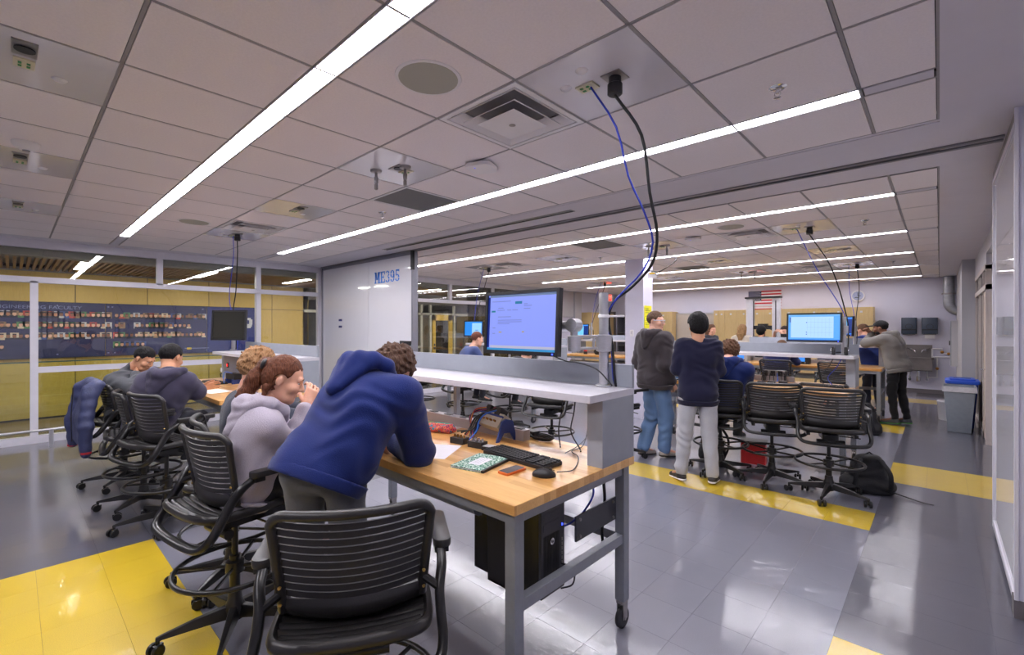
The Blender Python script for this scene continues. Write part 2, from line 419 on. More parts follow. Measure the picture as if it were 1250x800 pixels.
# ---- walls
w = MB(); w.box((-9.9,YF,0),(.5,YF+.12,CZ+.05)); struct('wall_far', w, M_WALL)
w = MB(); w.box((-11.8,-4.6,-.05),(1.4,-4.5,CZ+.05)); struct('wall_back', w, M_WALL)
w = MB(); w.box((1.3,-4.5,0),(1.4,3.75,CZ)); w.box((.312,3.75,.1),(1.4,3.84,CZ)); w.box((.40,3.84,0),(1.4,5.2,CZ)); struct('wall_right', w, M_WALL)
w = MB(); w.box((.30,3.745,0),(1.4,3.85,.1)); struct('baseboard_right', w, M_BASE)
w = MB(); w.box((.29,11.5,0),(.6,YF,CZ)); w.box((.46,8.9,2.45),(.6,11.5,CZ)); w.box((.46,5.2,2.6),(.6,8.9,CZ)); w.box((.75,5.2,0),(.8,11.5,CZ)); struct('wall_right_recess', w, M_WALLG)
w = MB(); w.box((-5.6,YF-.012,0),(.29,YF,.1)); w.box((.278,11.49,0),(.29,YF,.1)); struct('baseboard_far', w, M_BASE)
# stacked glass-faced partition leaf on the right
p = thing('partition_leaf', 'glossy white marker-glass partition leaf parked against the right wall', 'partition', (.35,4.5,0))
MB().box((-.035,-.69,.09),(.035,.72,2.71)).build('glass_face', mat('marker_glass', (236,236,244), .06, 0, var=.01, scale=2, coat=.4, coat_r=.01, spec=.5), p)
f = MB(); f.box((-.045,-.72,.04),(.04,-.69,2.74)); f.box((-.045,.72,.04),(.04,.75,2.74)); f.box((-.045,-.69,.05),(.04,.72,.09)); f.box((-.045,-.69,2.71),(.04,.72,2.75)); f.build('leaf_frame', M_FRAME, p)
MB().box((-.042,-.7,2.75),(.04,.73,CZ)).build('top_seal', M_TEE, p)
# near edge of wall: bright metal corner bead
struct('trim_2', MB().box((.302,3.742,.1),(.318,3.76,CZ)), M_FRAME)
# glazed door and side light in the right recess
d = MB(); y0, y1 = 9.0, 11.48
for yy in (y0, 9.55, 10.5, y1-.05): d.box((.46,yy,0),(.52,yy+.05,2.45))
d.box((.455,y0,2.12),(.525,y1,2.19)); d.box((.455,y0,2.40),(.525,y1,2.47)); d.box((.46,9.55,0),(.52,11.45,.1))
D = struct('door_1', d, mat('taupe_frame', (196,186,180), .45, .1, var=.03))
MB().box((.485,9.02,.1),(.492,11.46,2.4)).build('pane', mat_glass('dark_glass', (.25,.28,.34), 1.0, 0, .06), D)
MB().box((.47,9.05,.02),(.50,9.54,2.1)).build('door_leaf', mat('taupe_door', (188,172,160), .45, var=.04), D)
dh = MB(); dh.tube(bez([(.46,9.12,1.02),(.42,9.12,1.02),(.42,9.16,1.02),(.42,9.26,1.02)],9), .009); dh.build('door_handle', M_CHROME, D, smooth=50)

# ---- folding partition with ME395
px0, px1 = -9.08, at_y(507,400,4.27).x
p = thing('partition_wall', 'white glossy folding partition panels marked ME395', 'partition', ((px0+px1)/2,4.27,0))
Lp = (px1-px0)/2; xm = at_y(452.5,400,4.27).x-(px0+px1)/2
M_PART = mat('partition_glass', (232,232,238), .08, 0, var=.01, scale=2, coat=.8, coat_r=.02)
for a, b in ((-Lp,xm-.004),(xm+.004,Lp-.04)): MB().box((a,-.04,.05),(b,.04,2.74)).build('panel', M_PART, p)
f = MB(); f.box((Lp-.04,-.05,.03),(Lp,.05,2.75)); f.box((-Lp-.05,-.05,.03),(-Lp,.05,2.75)); f.box((-Lp,-.045,2.74),(Lp,.045,2.79)); f.box((-Lp,-.045,.02),(Lp,.045,.05)); f.build('panel_frame', mat('partition_grey', (140,140,150), .4, .3, var=.03), p)
MB().box((Lp-.05,-.055,2.5),(Lp+.01,-.02,2.8)).build('track_carrier', M_BLACK, p)
q = at_y(495,419,4.22); h = MB(); h.box((-.15,-.02,-.035),(.15,.0,.035)); 
for k in range(-3,4): h.box((k*.04-.012,-.028,-.02),(k*.04+.012,-.02,.02),1)
h.build('latch_strip', [M_BLACK, M_RUBBER], p, loc=(q.x-(px0+px1)/2,-.04,q.z))
for v in (391,399): 
    q = at_y(415,v,4.22); MB().box((-.05,-.01,-.02),(.06,0,.02)).build('hinge_plate', mat('navy_label',(40,50,110),.5,var=.05), p, loc=(q.x-(px0+px1)/2,-.04,q.z))
# stencil slab letters M E 3 9 5
M_SIGN = mat('sign_blue', (58,130,222), .5, var=.03)
def letters(word, H, W_, gap):
    m = MB(); x = 0
    def q(x0,z0,x1,z1): m.box((x+x0*W_,-.004,z0*H),(x+x1*W_,0,z1*H))
    def arc(cx,cz,rx,rz,a0,a1,t=.24,n=10):
        pts=[]
        for i in range(n+1):
            a=R(a0+(a1-a0)*i/n); tt=t*(abs(math.cos(a))*.7+.3)
            pts.append(((cx+rx*math.cos(a))*W_,(cz+rz*math.sin(a))*H,(cx+(rx-tt)*math.cos(a))*W_,(cz+(rz-tt*.55)*math.sin(a))*H))
        for (a,b,c,d),(e,f,g,h) in zip(pts,pts[1:]):
            vs=[(x+p_,yy,z_) for yy in (-.004,0) for (p_,z_) in ((a,b),(e,f),(g,h),(c,d))]
            m.add(vs,[(0,1,2,3),(7,6,5,4),(0,4,5,1),(1,5,6,2),(2,6,7,3),(3,7,4,0)])
    for ch in word:
        if ch=='M':
            q(.08,0,.24,1);q(-.02,0,.34,.1);q(-.02,.9,.26,1);q(.86,.0,1.1,1);q(.74,0,1.2,.1);q(.94,.9,1.2,1)
            for i in range(8):
                t=i/8; q(.24+.18*t-.02,1-.62*t-.16,.24+.18*t+.12,1-.62*t); q(.86-.18*t-.12,1-.62*t-.16,.86-.18*t+.02,1-.62*t)
            x+=W_*1.2+gap
        elif ch=='E':
            q(.1,0,.36,1);q(0,0,.46,.1);q(0,.9,.46,1);q(.5,0,.95,.1);q(.5,.9,.95,1);q(.85,0,.95,.3);q(.85,.7,.95,1);q(.4,.45,.72,.55);q(.66,.36,.74,.64); x+=W_*1.0+gap
        elif ch=='3':
            arc(.42,.75,.4,.25,150,8,.26); arc(.42,.75,.4,.25,-8,-80,.22); arc(.42,.26,.44,.27,80,8,.26); arc(.42,.26,.44,.27,-8,-160,.26); x+=W_*.92+gap
        elif ch=='9':
            arc(.42,.68,.42,.32,8,172,.26); arc(.42,.68,.42,.32,188,352,.24); arc(.42,.3,.42,.3,-10,-160,.24); q(.62,.3,.84,.68); x+=W_*.92+gap
        elif ch=='5':
            q(.14,.52,.26,1);q(.14,.86,.8,1);q(.7,.8,.8,1); arc(.4,.3,.44,.3,130,8,.26); arc(.4,.3,.44,.3,-8,-160,.26); x+=W_*.92+gap
    return m
a = at_y(457,346,4.22); b = at_y(487,331,4.22); wid = b.x-a.x; Hh = at_y(470,332,4.22).z-at_y(470,346,4.22).z
lm = letters('ME395', Hh, wid/5.3, wid*.02)
lm.build('sign_letters', M_SIGN, p, loc=(a.x-(px0+px1)/2,-.041,at_y(470,345,4.22).z))

# ---- glass wall along the corridor
def glass_wall(name, y0, y1, vert, upper, midspan, pane_edges):
    f = MB()
    f.box((XL-.05,y0,0),(XL+.05,y1,.10)); f.box((XL-.05,y0,2.70),(XL+.05,y1,CZ)); f.box((XL-.045,y0,2.22),(XL+.045,y1,2.30))
    for yy in vert: f.box((XL-.045,yy-.04,.1),(XL+.045,yy+.04,2.24))
    for yy in upper: f.box((XL-.045,yy-.04,2.28),(XL+.045,yy+.04,2.72))
    for a, b in midspan: f.box((XL-.04,a,.97),(XL+.04,b,1.05))
    o = struct(name, f, M_FRAME)
    for a, b in zip(pane_edges, pane_edges[1:]):
        MB().box((XL-.004,a+.03,.1),(XL+.004,b-.03,2.24)).build('pane', M_GLASS, o)
    ue = [y0]+list(upper)+[y1]
    for a, b in zip(ue, ue[1:]): MB().box((XL-.004,a+.03,2.28),(XL+.004,b-.03,2.72)).build('pane', M_GLASS, o)
    return o
glass_wall('window_1', -4.5, 4.24, [.20,3.06,4.20], [1.60,3.06,4.20], [(.2,3.06)], [-4.5,.20,3.06,4.24])
yq = [at_x(u,400,XL).y for u in (549,601)]
glass_wall('window_2', 4.32, 11.2, [4.36,yq[1],11.15], [4.36,yq[0],yq[1],11.15], [], [4.32,yq[1],11.2])
w = MB(); w.box((XL-.1,11.2,0),(XL+.02,YF,CZ+.05)); struct('wall_left', w, M_WALL)
w = MB(); w.box((XL+.02,11.2,1.95),(XL+.1,12.9,CZ)); w.box((XL+.02,12.9,0),(XL+.16,13.3,CZ)); struct('trim_3', w, M_WALLG)
# wheel guard rail along the glass
g = MB(); g.tube([(-8.72,-2.5,.21),(-8.72,3.2,.21)], .02, 8)
rl = thing('guard_rail', 'low metal guard rail in front of the glass wall', 'rail', (-8.72,.3,0))
MB().tube([(0,-3.0,.24),(0,3.3,.24)], .018, 10).build('rail_bar', M_ALU, rl, smooth=50)
for yy in (-2.6,-1.2,.05,1.5,2.9): MB().cbox((0,yy,.12),(.03,.045,.24)).build('rail_post', M_ALU, rl)

# ---- corridor behind the glass
M_VEN = mat_wood('wood_veneer', (204,168,86), (220,188,106), grain=(18,18,1.2), rough=.5)
M_SLAT = mat_wood('slat_wood', (150,112,66), (178,138,84), grain=(2,20,20), rough=.5)
XC = -11.6
cw = struct('wall_corridor', MB().box((XC-.12,-4.6,0),(XC-.02,4.9,CZ+.05)), M_SLAB)
vs_ = [at_x(u,400,XC).y for u in (92,180,255,332,376)]
st = vs_[1]-vs_[0]; ve = [vs_[0]-st*k for k in (3,2,1)]+vs_
ve = [y for y in ve if y > -4.5]+[4.9]
for a, b in zip(ve, ve[1:]):
    for z0, z1 in ((.02,.98),(.99,2.02),(2.03,2.62)):
        MB().box((XC-.02,a+.006,z0),(XC,b-.006,z1)).build('veneer_panel', M_VEN, cw)
struct('floor_corridor', MB().box((XC-.1,-4.6,-.05),(XL-.05,12.5,.0)), mat('corridor_floor', (86,84,88), .25, var=.1, scale=8, coat=.3))
cc = struct('ceiling_corridor', MB().box((XC-.1,-4.6,2.70),(XL-.06,12.5,2.78)).box((XL-.30,-4.6,2.60),(XL-.06,12.5,2.72)).box((XC-.02,-4.6,2.58),(XC+.06,12.5,2.64)), mat('bulkhead_grey', (150,148,142), .6, var=.03))
sl = MB(); y = -4.5
while y < 12.4: sl.box((XC+.06,y,2.60),(XL-.30,y+.035,2.66)); y += .075
sl.build('ceiling_slats', M_SLAT, cc, kind='stuff')
M_CLED = bpy.data.materials.new('corridor_led'); M_CLED.use_nodes = True
_b = M_CLED.node_tree.nodes['Principled BSDF']; _b.inputs['Emission Color'].default_value = (1,.95,.85,1); _b.inputs['Emission Strength'].default_value = CORR
for i, y in enumerate([-2.64,-.94,.76,2.46,4.16,5.86,7.56,9.26,10.96]):
    t = thing('corridor_light', ['warm corridor ceiling light behind the glass, %s from the left photo edge' % ['out of frame,','out of frame, second','first','second','third','fourth','fifth','sixth','seventh'][i]][0], 'ceiling light', (-10.2,y,2.59), 0, 'corridor lights')
    MB().box((-.62,-.055,0),(.62,.055,.02)).build('diffuser', M_CLED, t); MB().box((-.64,-.07,.004),(.64,.07,.03)).build('housing', M_FRAME, t)
# glass balustrade in the corridor
bl = thing('glass_balustrade', 'green-tinted glass balustrade in the corridor behind the glass wall', 'balustrade', (-10.9,0,0))
M_GG = mat_glass('green_glass', (.93,.97,.84), .8, 0, .02)
for a, b in ((-4.4,-1.6),(-1.58,1.2),(1.22,4.0)): MB().box((-.006,a,.12),(.006,b,1.02)).build('pane', M_GG, bl)
r_ = MB(); r_.box((-.012,-4.4,1.02),(.012,4.0,1.04)); r_.build('edge_rail', mat('green_edge', (70,96,92), .3, .2, var=.05), bl)
for yy in (-3.4,-.7,.55,1.9,3.3):
    m = MB(); m.cone((.0,yy,.95),(.05,yy,.95),.018,.018,10); m.cone((0,yy,.86),(.05,yy,.86),.018,.018,10); m.box((.02,yy-.006,.84),(.035,yy+.006,.97)); m.build('clip', M_STEEL, bl, smooth=40)
# faculty portrait wall
ml = thing('portrait_mural', 'dark blue faculty portrait mural on the corridor wall', 'mural', (XC+.004,0,0))
M_MUR = mat('mural_blue', (44,48,92), .3, var=.28, scale=1.2, coat=.3)
m0, m1, mz0, mz1 = -4.3, at_x(312,400,XC).y, 1.07, 2.04
for a, b, mm in ((m0,at_x(128,400,XC).y,M_MUR),(at_x(128,400,XC).y+.01,at_x(252,400,XC).y,M_MUR),(at_x(252,400,XC).y+.01,m1,mat('mural_blue_plain',(48,58,128),.3,var=.06,scale=2,coat=.3))):
    MB().box((.0,a,mz0),(.03,b,mz1)).build('mural_panel', mm, ml)
f = MB(); f.box((0,m0,mz1),(.035,m1,mz1+.015)); f.box((0,m0,mz0-.015),(.035,m1,mz0)); f.build('mural_edge', mat('mural_edge',(40,42,60),.4,var=.05), ml)
cols = [(214,196,170),(70,90,150),(190,70,60),(90,140,90),(200,200,205),(150,120,90)]
skins = [(214,160,128),(190,132,100),(232,184,156),(140,92,66)]
PM = [mat('print_bg_%d' % i, c, .5, var=.12, scale=30) for i, c in enumerate(cols)]+[mat('print_face_%d' % i, c, .5, var=.1, scale=60) for i, c in enumerate(skins)]+[mat('print_suit',(36,36,52),.5,var=.2,scale=40)]
pm = MB(); rnd = random.Random(3)
def portrait(y, z):
    s = .052; bg = rnd.randrange(6); plain = rnd.random() < .45
    if not plain: pm.box((.03,y-s,z-s*1.15),(.0312,y+s,z+s*1.15), bg)
    pm.box((.0312,y-s*.75,z-s*1.15),(.0322,y+s*.75,z-s*.45), 10 if rnd.random() < .75 else rnd.randrange(6))
    vs = [(.0326,y+s*.5*math.cos(t*PI/4),z+s*.1+s*.72*math.sin(t*PI/4)) for t in range(8)]; fi = 6+rnd.randrange(4)
    pm.add(vs, [tuple(range(8))], fi)
    pm.box((.0326,y-s*.45,z+s*.5),(.0334,y+s*.45,z+s*.86), 10)
def prow(ua, ub, z, n, skip=()):
    a, b = at_x(ua,400,XC).y, at_x(ub,400,XC).y
    for i in range(n):
        if i not in skip: portrait(a+(b-a)*i/(n-1), z)
zr = [mz1-.21,mz1-.40,mz1-.59,mz1-.77]
for z, n in ((zr[0],14),(zr[1],14),(zr[2],14)): prow(47,132,z,n); prow(2,33,z,5); prow(-60,-4,z,6)
portrait(at_x(2,400,XC).y, zr[3])
for z, n, u1 in ((zr[0],20,248),(zr[1],16,230),(zr[2],20,248),(zr[3],6,174)): prow(142,u1,z,n, (2,3) if z == zr[1] else ())
pm.build('portrait_prints', PM, ml)
M_TXT = mat('mural_text', (132,140,186), .5, var=.02)
text('mural_title', 'MECHANICAL ENGINEERING FACULTY', .082, M_TXT, (.032,at_x(12,400,XC).y,mz1-.085), (PI/2,0,PI/2), ml, sx=1.25)
zz = MB()
for u, z, n in ((70,mz0+.05,1),(132,mz0+.05,2),(140,mz0+.05,2),(132,mz1-.05,1),(137,mz1-.05,1),(70,mz1-.05,1),(247,mz1-.05,1),(252,mz0+.05,1)):
    y = at_x(u,400,XC).y; zz.box((.03,y-.012,z-.012),(.034,y+.012,z+.012))
y = at_x(240,400,XC).y; zz.box((.03,y-.22,mz0+.085),(.0315,y+.22,mz0+.10))
zz.build('mural_marks', M_TXT, ml)
y = at_x(230.5,400,XC).y; MB().box((.03,y-.04,mz0+.07),(.032,y+.04,mz0+.11)).build('mural_tag', mat('tag_yellow',(240,200,40),.5,var=.02), ml)
# white robot-arm drawing printed on the plain blue panel
ra = MB(); y0 = at_x(298,400,XC).y; k_ = .75
for (dy, dz, w_, h_) in ((.0,-.42,.34,.05),(.12,-.36,.16,.08),(.17,-.26,.09,.16),(.02,-.17,.30,.07),(-.13,-.26,.07,.14),(-.17,-.33,.05,.1)):
    ra.box((.03,y0+k_*(dy-w_/2),mz1-.12+k_*(dz-h_/2)),(.033,y0+k_*(dy+w_/2),mz1-.12+k_*(dz+h_/2)))
ra.build('robot_print', mat('print_white',(226,226,232),.5,var=.02), ml)
# rooms across the corridor, seen through the second glass wall
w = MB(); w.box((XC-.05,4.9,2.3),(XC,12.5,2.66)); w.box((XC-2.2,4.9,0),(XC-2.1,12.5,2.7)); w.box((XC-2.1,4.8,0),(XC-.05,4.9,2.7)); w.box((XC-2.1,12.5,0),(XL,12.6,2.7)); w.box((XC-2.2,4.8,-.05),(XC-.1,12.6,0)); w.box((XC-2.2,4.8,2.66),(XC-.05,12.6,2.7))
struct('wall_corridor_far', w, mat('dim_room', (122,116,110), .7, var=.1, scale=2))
f = MB()
ys = [at_x(u,400,XC).y for u in (514,525,554,586,610)]
for yy in ys: f.box((XC-.04,yy-.035,0),(XC+.04,yy+.035,2.3))
f.box((XC-.04,4.9,1.98),(XC+.04,12.5,2.05)); f.box((XC-.04,4.9,.98),(XC+.04,ys[0],1.04)); f.box((XC-.04,4.9,0),(XC+.04,12.5,.08))
ST = struct('window_3', f, mat('pale_frame', (196,190,176), .45, var=.03))
for a, b in zip([4.95]+ys, ys+[12.4]): MB().box((XC-.004,a+.03,.08),(XC+.004,b-.03,1.98)).build('pane', M_GLASS, ST)
a, b = at_x(527,400,XC).y, at_x(551,400,XC).y
f = MB(); f.box((XC+.0,a,0),(XC+.06,a+.11,2.0)); f.box((XC,b-.16,0),(XC+.06,b,2.0)); f.box((XC,a,1.82),(XC+.06,b,2.0)); f.box((XC,a,0),(XC+.06,b,.2))
D = struct('door_2', f, mat_wood('door_yellow', (214,174,74), (228,190,92), grain=(14,14,1.2)))
MB().box((XC+.02,a+.11,.2),(XC+.035,b-.16,1.82)).build('pane', mat_glass('smoked_glass', (.35,.34,.32), 1, 0, .04), D)
m = MB(); m.cbox((XC+.08,a+.05,1.06),(.02,.04,.06)); m.cbox((XC+.08,a+.05,.96),(.04,.05,.08)); m.build('door_handle', M_BLACK, D)

# ---- pillar
pl = MB(); pl.box((-4.16,7.5,0),(-3.81,7.86,CZ)); struct('wall_pillar', pl, M_WALL)

# ---- far wall fittings
tc_ = MB(); M_TAN = mat_wood('maple_cabinet', (214,186,128), (226,200,146), grain=(16,16,1.2), rough=.45)
cz0, cz1 = .1, 2.12
xsn = [at_y(u,400,14.6).x for u in (782,822)]
def tall_cab(x0, x1, label, y0=14.62):
    c = thing('tall_cabinet', label, 'cabinet', ((x0+x1)/2,(y0+YF)/2,0), 0, 'maple storage cabinets')
    h = (x1-x0)/2; dpt = (YF-.014-y0)/2
    MB().box((-h,-dpt+.02,0),(h,dpt,cz1)).build('body', M_TAN, c)
    for s in (-1,1):
        dd = MB().box((min(0,s*h)+.003,-dpt,.1),(max(0,s*h)-.003,-dpt+.018,cz1-.003)).build('door', M_TAN, c)
        MB().tube([(s*.035,-dpt-.001,1.05),(s*.035,-dpt-.025,1.07),(s*.035,-dpt-.025,1.17),(s*.035,-dpt-.001,1.19)],.005,6).build('handle', M_STEEL, dd)
    for s in (-.5,.5): MB().cbox((s*h,-dpt-.002,cz1-.12),(.05,.004,.05)).build('number_plate', M_WHITEP, c)
    return c
edges = [at_y(873,400,14.9).x+.05]+[at_y(u,400,14.6).x for u in (884,916,948,1010,1066)]
nm = ['beside the whiteboard','second from the whiteboard','behind the load frame','right of the load frame','rightmost, by the sink']
for i, (a, b) in enumerate(zip(edges, edges[1:])): tall_cab(a, b-.006, 'tall maple storage cabinet on the far wall, '+nm[i])
tall_cab(at_y(826,400,14.9).x-1.2, at_y(826,400,14.9).x-.05, 'tall maple storage cabinet on the far wall, left of the whiteboard')
# whiteboard
x0, x1 = at_y(826,400,14.9).x, at_y(873,400,14.9).x; wz0, wz1 = 1.0, 2.03
wb = thing('whiteboard', 'framed whiteboard with faint handwriting on the far wall', 'whiteboard', ((x0+x1)/2,14.98,0)); h = (x1-x0)/2
MB().box((-h,-.02,wz0),(h,.1,wz1)).build('board', mat('board_white',(206,196,186),.25,var=.03,scale=3), wb)
f = MB()
for a, b in (((-h-.04,-.035,wz0-.04),(-h,.11,wz1+.04)),((h,-.035,wz0-.04),(h+.04,.11,wz1+.04)),((-h,-.035,wz1),(h,.11,wz1+.04)),((-h,-.06,wz0-.04),(h,.11,wz0))): f.box(a,b)
f.build('frame', M_ALU, wb)
sc = MB(); rr = random.Random(5)
for i in range(5):
    zc = wz1-.22-.11*i; pts = [(.18+.012*math.sin(t*1.9+i)+.02*math.cos(t*2.7), -.022, zc+.022*math.sin(t*2.3+i)) for t in range(14)]; sc.tube(pts,.003,4)
for i in range(2):
    zc = wz0+.30-.10*i; pts = [(-.3+.05*t, -.022, zc+.018*math.sin(t*2.9+i)) for t in range(16)]; sc.tube(pts,.003,4)
sc.build('handwriting', mat('marker_red',(176,92,86),.6,var=.05), wb)
# far-left door, shelving, exit sign
x0, x1 = at_y(713,400,YF).x, at_y(750,400,YF).x
f = MB(); f.box((x0-.06,YF-.06,0),(x0,YF,2.16)); f.box((x1,YF-.06,0),(x1+.06,YF,2.16)); f.box((x0-.06,YF-.06,2.1),(x1+.06,YF,2.18))
D = struct('door_3', f, mat('door_frame_grey',(120,112,108),.5,var=.05))
xm = (x0+x1)/2
for a, b in ((x0,xm-.005),(xm+.005,x1)):
    lf = MB().box((a,YF-.04,.01),(b,YF-.01,2.1)).build('door_leaf', M_TAN, D)
MB().box((x0+.05,YF-.10,1.98),(x0+.35,YF-.04,2.06)).build('door_closer', M_ALU, D)
c = thing('tall_cabinet', 'tall maple cabinet in the far left corner beside the doors', 'cabinet', (XL+.5,13.9,0), 0, 'maple storage cabinets')
MB().box((-.46,-.5,0),(-.02,.55,2.12)).build('body', M_TAN, c)
for y_ in (-.49,.03): 
    dd = MB().box((-.02,y_,.08),(0,y_+.515,2.1)).build('door', M_TAN, c); MB().cbox((.006,y_+(.46 if y_ < 0 else .05),1.1),(.012,.012,.12)).build('handle', M_STEEL, dd)
x1 = at_y(826,400,14.9).x-1.27; x0 = at_y(756,400,14.8).x
s_ = thing('open_shelf', 'dark grey open shelf unit beside the far doors', 'shelf', ((x0+x1)/2,14.85,0)); h = (x1-x0)/2; M_DK = mat('dark_shelf',(92,92,100),.5,var=.05)
for a in (-h,h-.03): MB().box((a,-.2,0),(a+.03,.22,2.05)).build('side_panel', M_DK, s_)
for z in (.05,.5,.95,1.4,2.02): MB().box((-h+.03,-.2,z),(h-.03,.22,z+.03)).build('shelf_board', M_DK, s_)
MB().box((-h,.21,0),(h,.23,2.05)).build('back_panel', M_DK, s_)
q = at_y(742,364,13.4); ex = thing('exit_sign', 'red illuminated EXIT sign hanging from the ceiling', 'sign', (q.x,q.y,q.z))
MB().rbox((0,0,0),(.34,.05,.24),.02,axis=1).build('housing', M_WHITEP, ex)
MB().box((-.155,-.03,-.105),(.155,-.026,.105)).build('face_plate', mat_emit('exit_red',(255,70,52),1.6), ex)
text('exit_letters','EXIT',.15,mat_emit('exit_white',(255,190,170),1.6),(0,-.031,0),(PI/2,0,0),ex)
MB().cone((0,0,.12),(0,0,CZ-q.z),.012,.012,8).build('stem', M_ALU, ex)

# ---- sink corner on the far wall
def fz(u, v): return at_y(u, v, YF)
def towel(u0, v0, u1, v1, label, paper):
    a, b = at_y(u0,v0,YF-.2), at_y(u1,v1,YF-.2); w, hh = (b.x-a.x)/2, (a.z-b.z)/2
    t = thing('towel_dispenser', label, 'towel dispenser', ((a.x+b.x)/2,YF-.11,(a.z+b.z)/2), 0, 'paper towel dispensers')
    MB().rbox((0,0,0),(2*w,.22,2*hh),.04,4).build('body', mat('smoke_plastic',(62,72,88),.3,var=.08,scale=6), t, bevel=.008, smooth=40)
    m = MB(); pts = [(w*.45*math.cos(k*PI/8),-.112,-.02+hh*.3*math.sin(k*PI/8)) for k in range(16)]; m.tube(pts,.006,6,closed=True); m.build('lock_ring', M_BLACK, t, smooth=50)
    MB().box((-w*.95,-.116,-hh*.55),(w*.95,-.108,-hh*.42)).build('seam_band', M_BLACK, t)
    MB().box((-w*.8,-.08,-hh-.012),(w*.8,.06,-hh)).build('outlet', M_BLACK, t)
    if paper: MB().box((-w*.62,-.03,-hh-.11),(w*.62,-.026,-hh)).build('towel_sheet', M_PAPER, t)
towel(1100,388,1119,408,'smoked grey paper towel dispenser, left of the two above the sink',False)
towel(1125,388,1145,408,'smoked grey paper towel dispenser with a white sheet hanging out',True)
a, b = at_y(1104,421,14.7), at_y(1138,452,14.7)
sk = thing('wall_sink', 'stainless steel wall-hung utility sink with two taps', 'sink', ((a.x+b.x)/2,14.86,0)); w = (b.x-a.x)/2; zt = at_y(1120,437,14.6).z; zb = at_y(1120,453,14.6).z; zs = at_y(1120,421,YF).z; M_SK = mat('sink_steel',(128,122,120),.38,.6,var=.12,scale=6)
MB().box((-w,.20,zt),(w,.235,zs)).build('backsplash', M_SK, sk, bevel=.004)
m = MB(); m.box((-w,-.22,zb),(w,-.205,zt)); m.box((-w,.205,zb),(w,.22,zt)); m.box((-w,-.205,zb),(-w+.015,.205,zt)); m.box((w-.015,-.205,zb),(w,.205,zt)); m.box((-w,-.22,zb),(w,.22,zb+.015)); m.build('basin', M_SK, sk)
m = MB(); m.box((-w-.03,-.25,zt-.025),(w+.03,-.2,zt+.006)); m.box((-w-.03,-.25,zt-.025),(-w+.02,.23,zt+.006)); m.box((w-.02,-.25,zt-.025),(w+.03,.23,zt+.006)); m.build('rim', M_SK, sk, bevel=.004)
for s in (-.13,.13):
    t = MB(); zc = (zt+zs)/2+.02; t.cone((s,.2,zc),(s,.14,zc),.03,.025,12); t.tube(bez([(s,.15,zc),(s,.08,zc+.03),(s*.6,.02,zc+.0),(s*.4,.0,zc-.05)],12),.012,8); t.tube([(s,.14,zc),(s*1.7,.12,zc+.05)],.009,6); t.build('tap', M_CHROME, sk, smooth=50)
m = MB(); m.cone((0,0,zb),(0,0,.42),.025,.025,12); m.cone((0,0,.42),(0,0,.30),.04,.04,12); m.tube([(0,0,.36),(0,.2,.36)],.022,10); m.build('drain_trap', M_CHROME, sk, smooth=40)
for s in (-.16,.16):
    m = MB(); m.tube([(s,.1,zb),(s,.1,.38)],.012,8); m.cone((s,.05,.34),(s,.19,.34),.03,.03,10); m.cone((s,.1,.30),(s,.1,.42),.022,.022,10); m.build('supply_stop', M_CHROME, sk, smooth=40)
# water pipes right of the sink
wp = thing('water_pipes', 'white water pipes with brass valves running from the sink to the side wall', 'pipes', (0,YF-.06,0))
def pipe(pts, m_, n, r=.016):
    mb = MB(); mb.tube([(x_,0,z_) for (x_,z_) in pts], r, 8); mb.build(n, m_, wp, smooth=50)
g = lambda u, v: (fz(u,v).x, fz(u,v).z)
pipe([g(1138,426),g(1150,426),g(1150,432),g(1172,432)],M_WHITEP,'pipe'); pipe([g(1138,436),g(1160,436),g(1160,431)],M_WHITEP,'pipe')
pipe([g(1132,461),g(1144,461),g(1144,437)],M_WHITEP,'pipe'); pipe([g(1138,426),g(1138,437)],M_WHITEP,'pipe')
for u, v in ((1150,430),(1158,432),(1144,450)):
    c_ = g(u,v); MB().sphere((c_[0],-.01,c_[1]),.035,10).build('valve', mat('brass',(170,120,60),.35,.8,var=.1), wp, smooth=60)
# soap dispenser, bell / clock, duct, electric box
a, b = at_y(1084,408,YF), at_y(1092,422,YF)
t = thing('soap_dispenser', 'small white and blue soap dispenser on the far wall', 'soap dispenser', ((a.x+b.x)/2,YF-.05,(a.z+b.z)/2))
MB().rbox((0,0,0),(b.x-a.x,.1,a.z-b.z),.04,4,axis=1).build('body', M_WHITEP, t, bevel=.006, smooth=40); MB().cbox((0,-.052,.02),((b.x-a.x)*.45,.006,.09)).build('badge', mat('badge_blue',(70,130,200),.4,var=.05), t)
MB().cbox((0,-.045,-(a.z-b.z)*.42),(.06,.03,.03)).build('spout', mat('badge_blue',(70,130,200),.4), t)
q = fz(1047.5,361.5); ck = thing('wall_clock', 'round white wall speaker or clock above the cabinets', 'clock', (q.x,YF-.03,q.z)); rr_ = (fz(1056,361).x-fz(1039,361).x)/2
Mx = Matrix.Rotation(PI/2,4,'X')
MB().lathe([(rr_*.2,0),(rr_*.93,0),(rr_,.01),(rr_,.03)],n=28,M=Matrix.Rotation(-PI/2,4,'X')@Matrix.Translation((0,0,-.03))).build('rim', M_WHITEP, ck, smooth=40)
m = MB(); m.lathe([(rr_*.8,0),(rr_*.8,.003)],n=28,M=Matrix.Rotation(-PI/2,4,'X')@Matrix.Translation((0,0,-.034))); m.build('dial', mat('dial_blue',(168,178,212),.4,var=.15,scale=40), ck)
m = MB(); m.box((-.006,-.04,0),(.006,-.036,rr_*.6)); m.box((0,-.04,-.006),(rr_*.45,-.036,.006)); m.box((-rr_*.45,-.038,-.05),(rr_*.2,-.036,-.035)); m.build('hands', M_BLACK, ck)
q = fz(1158,360); dt = thing('metal_duct', 'round galvanised duct with an elbow in the far right corner', 'duct', (q.x,YF-.22,0))
zt_, ze = CZ, fz(1168,375).z
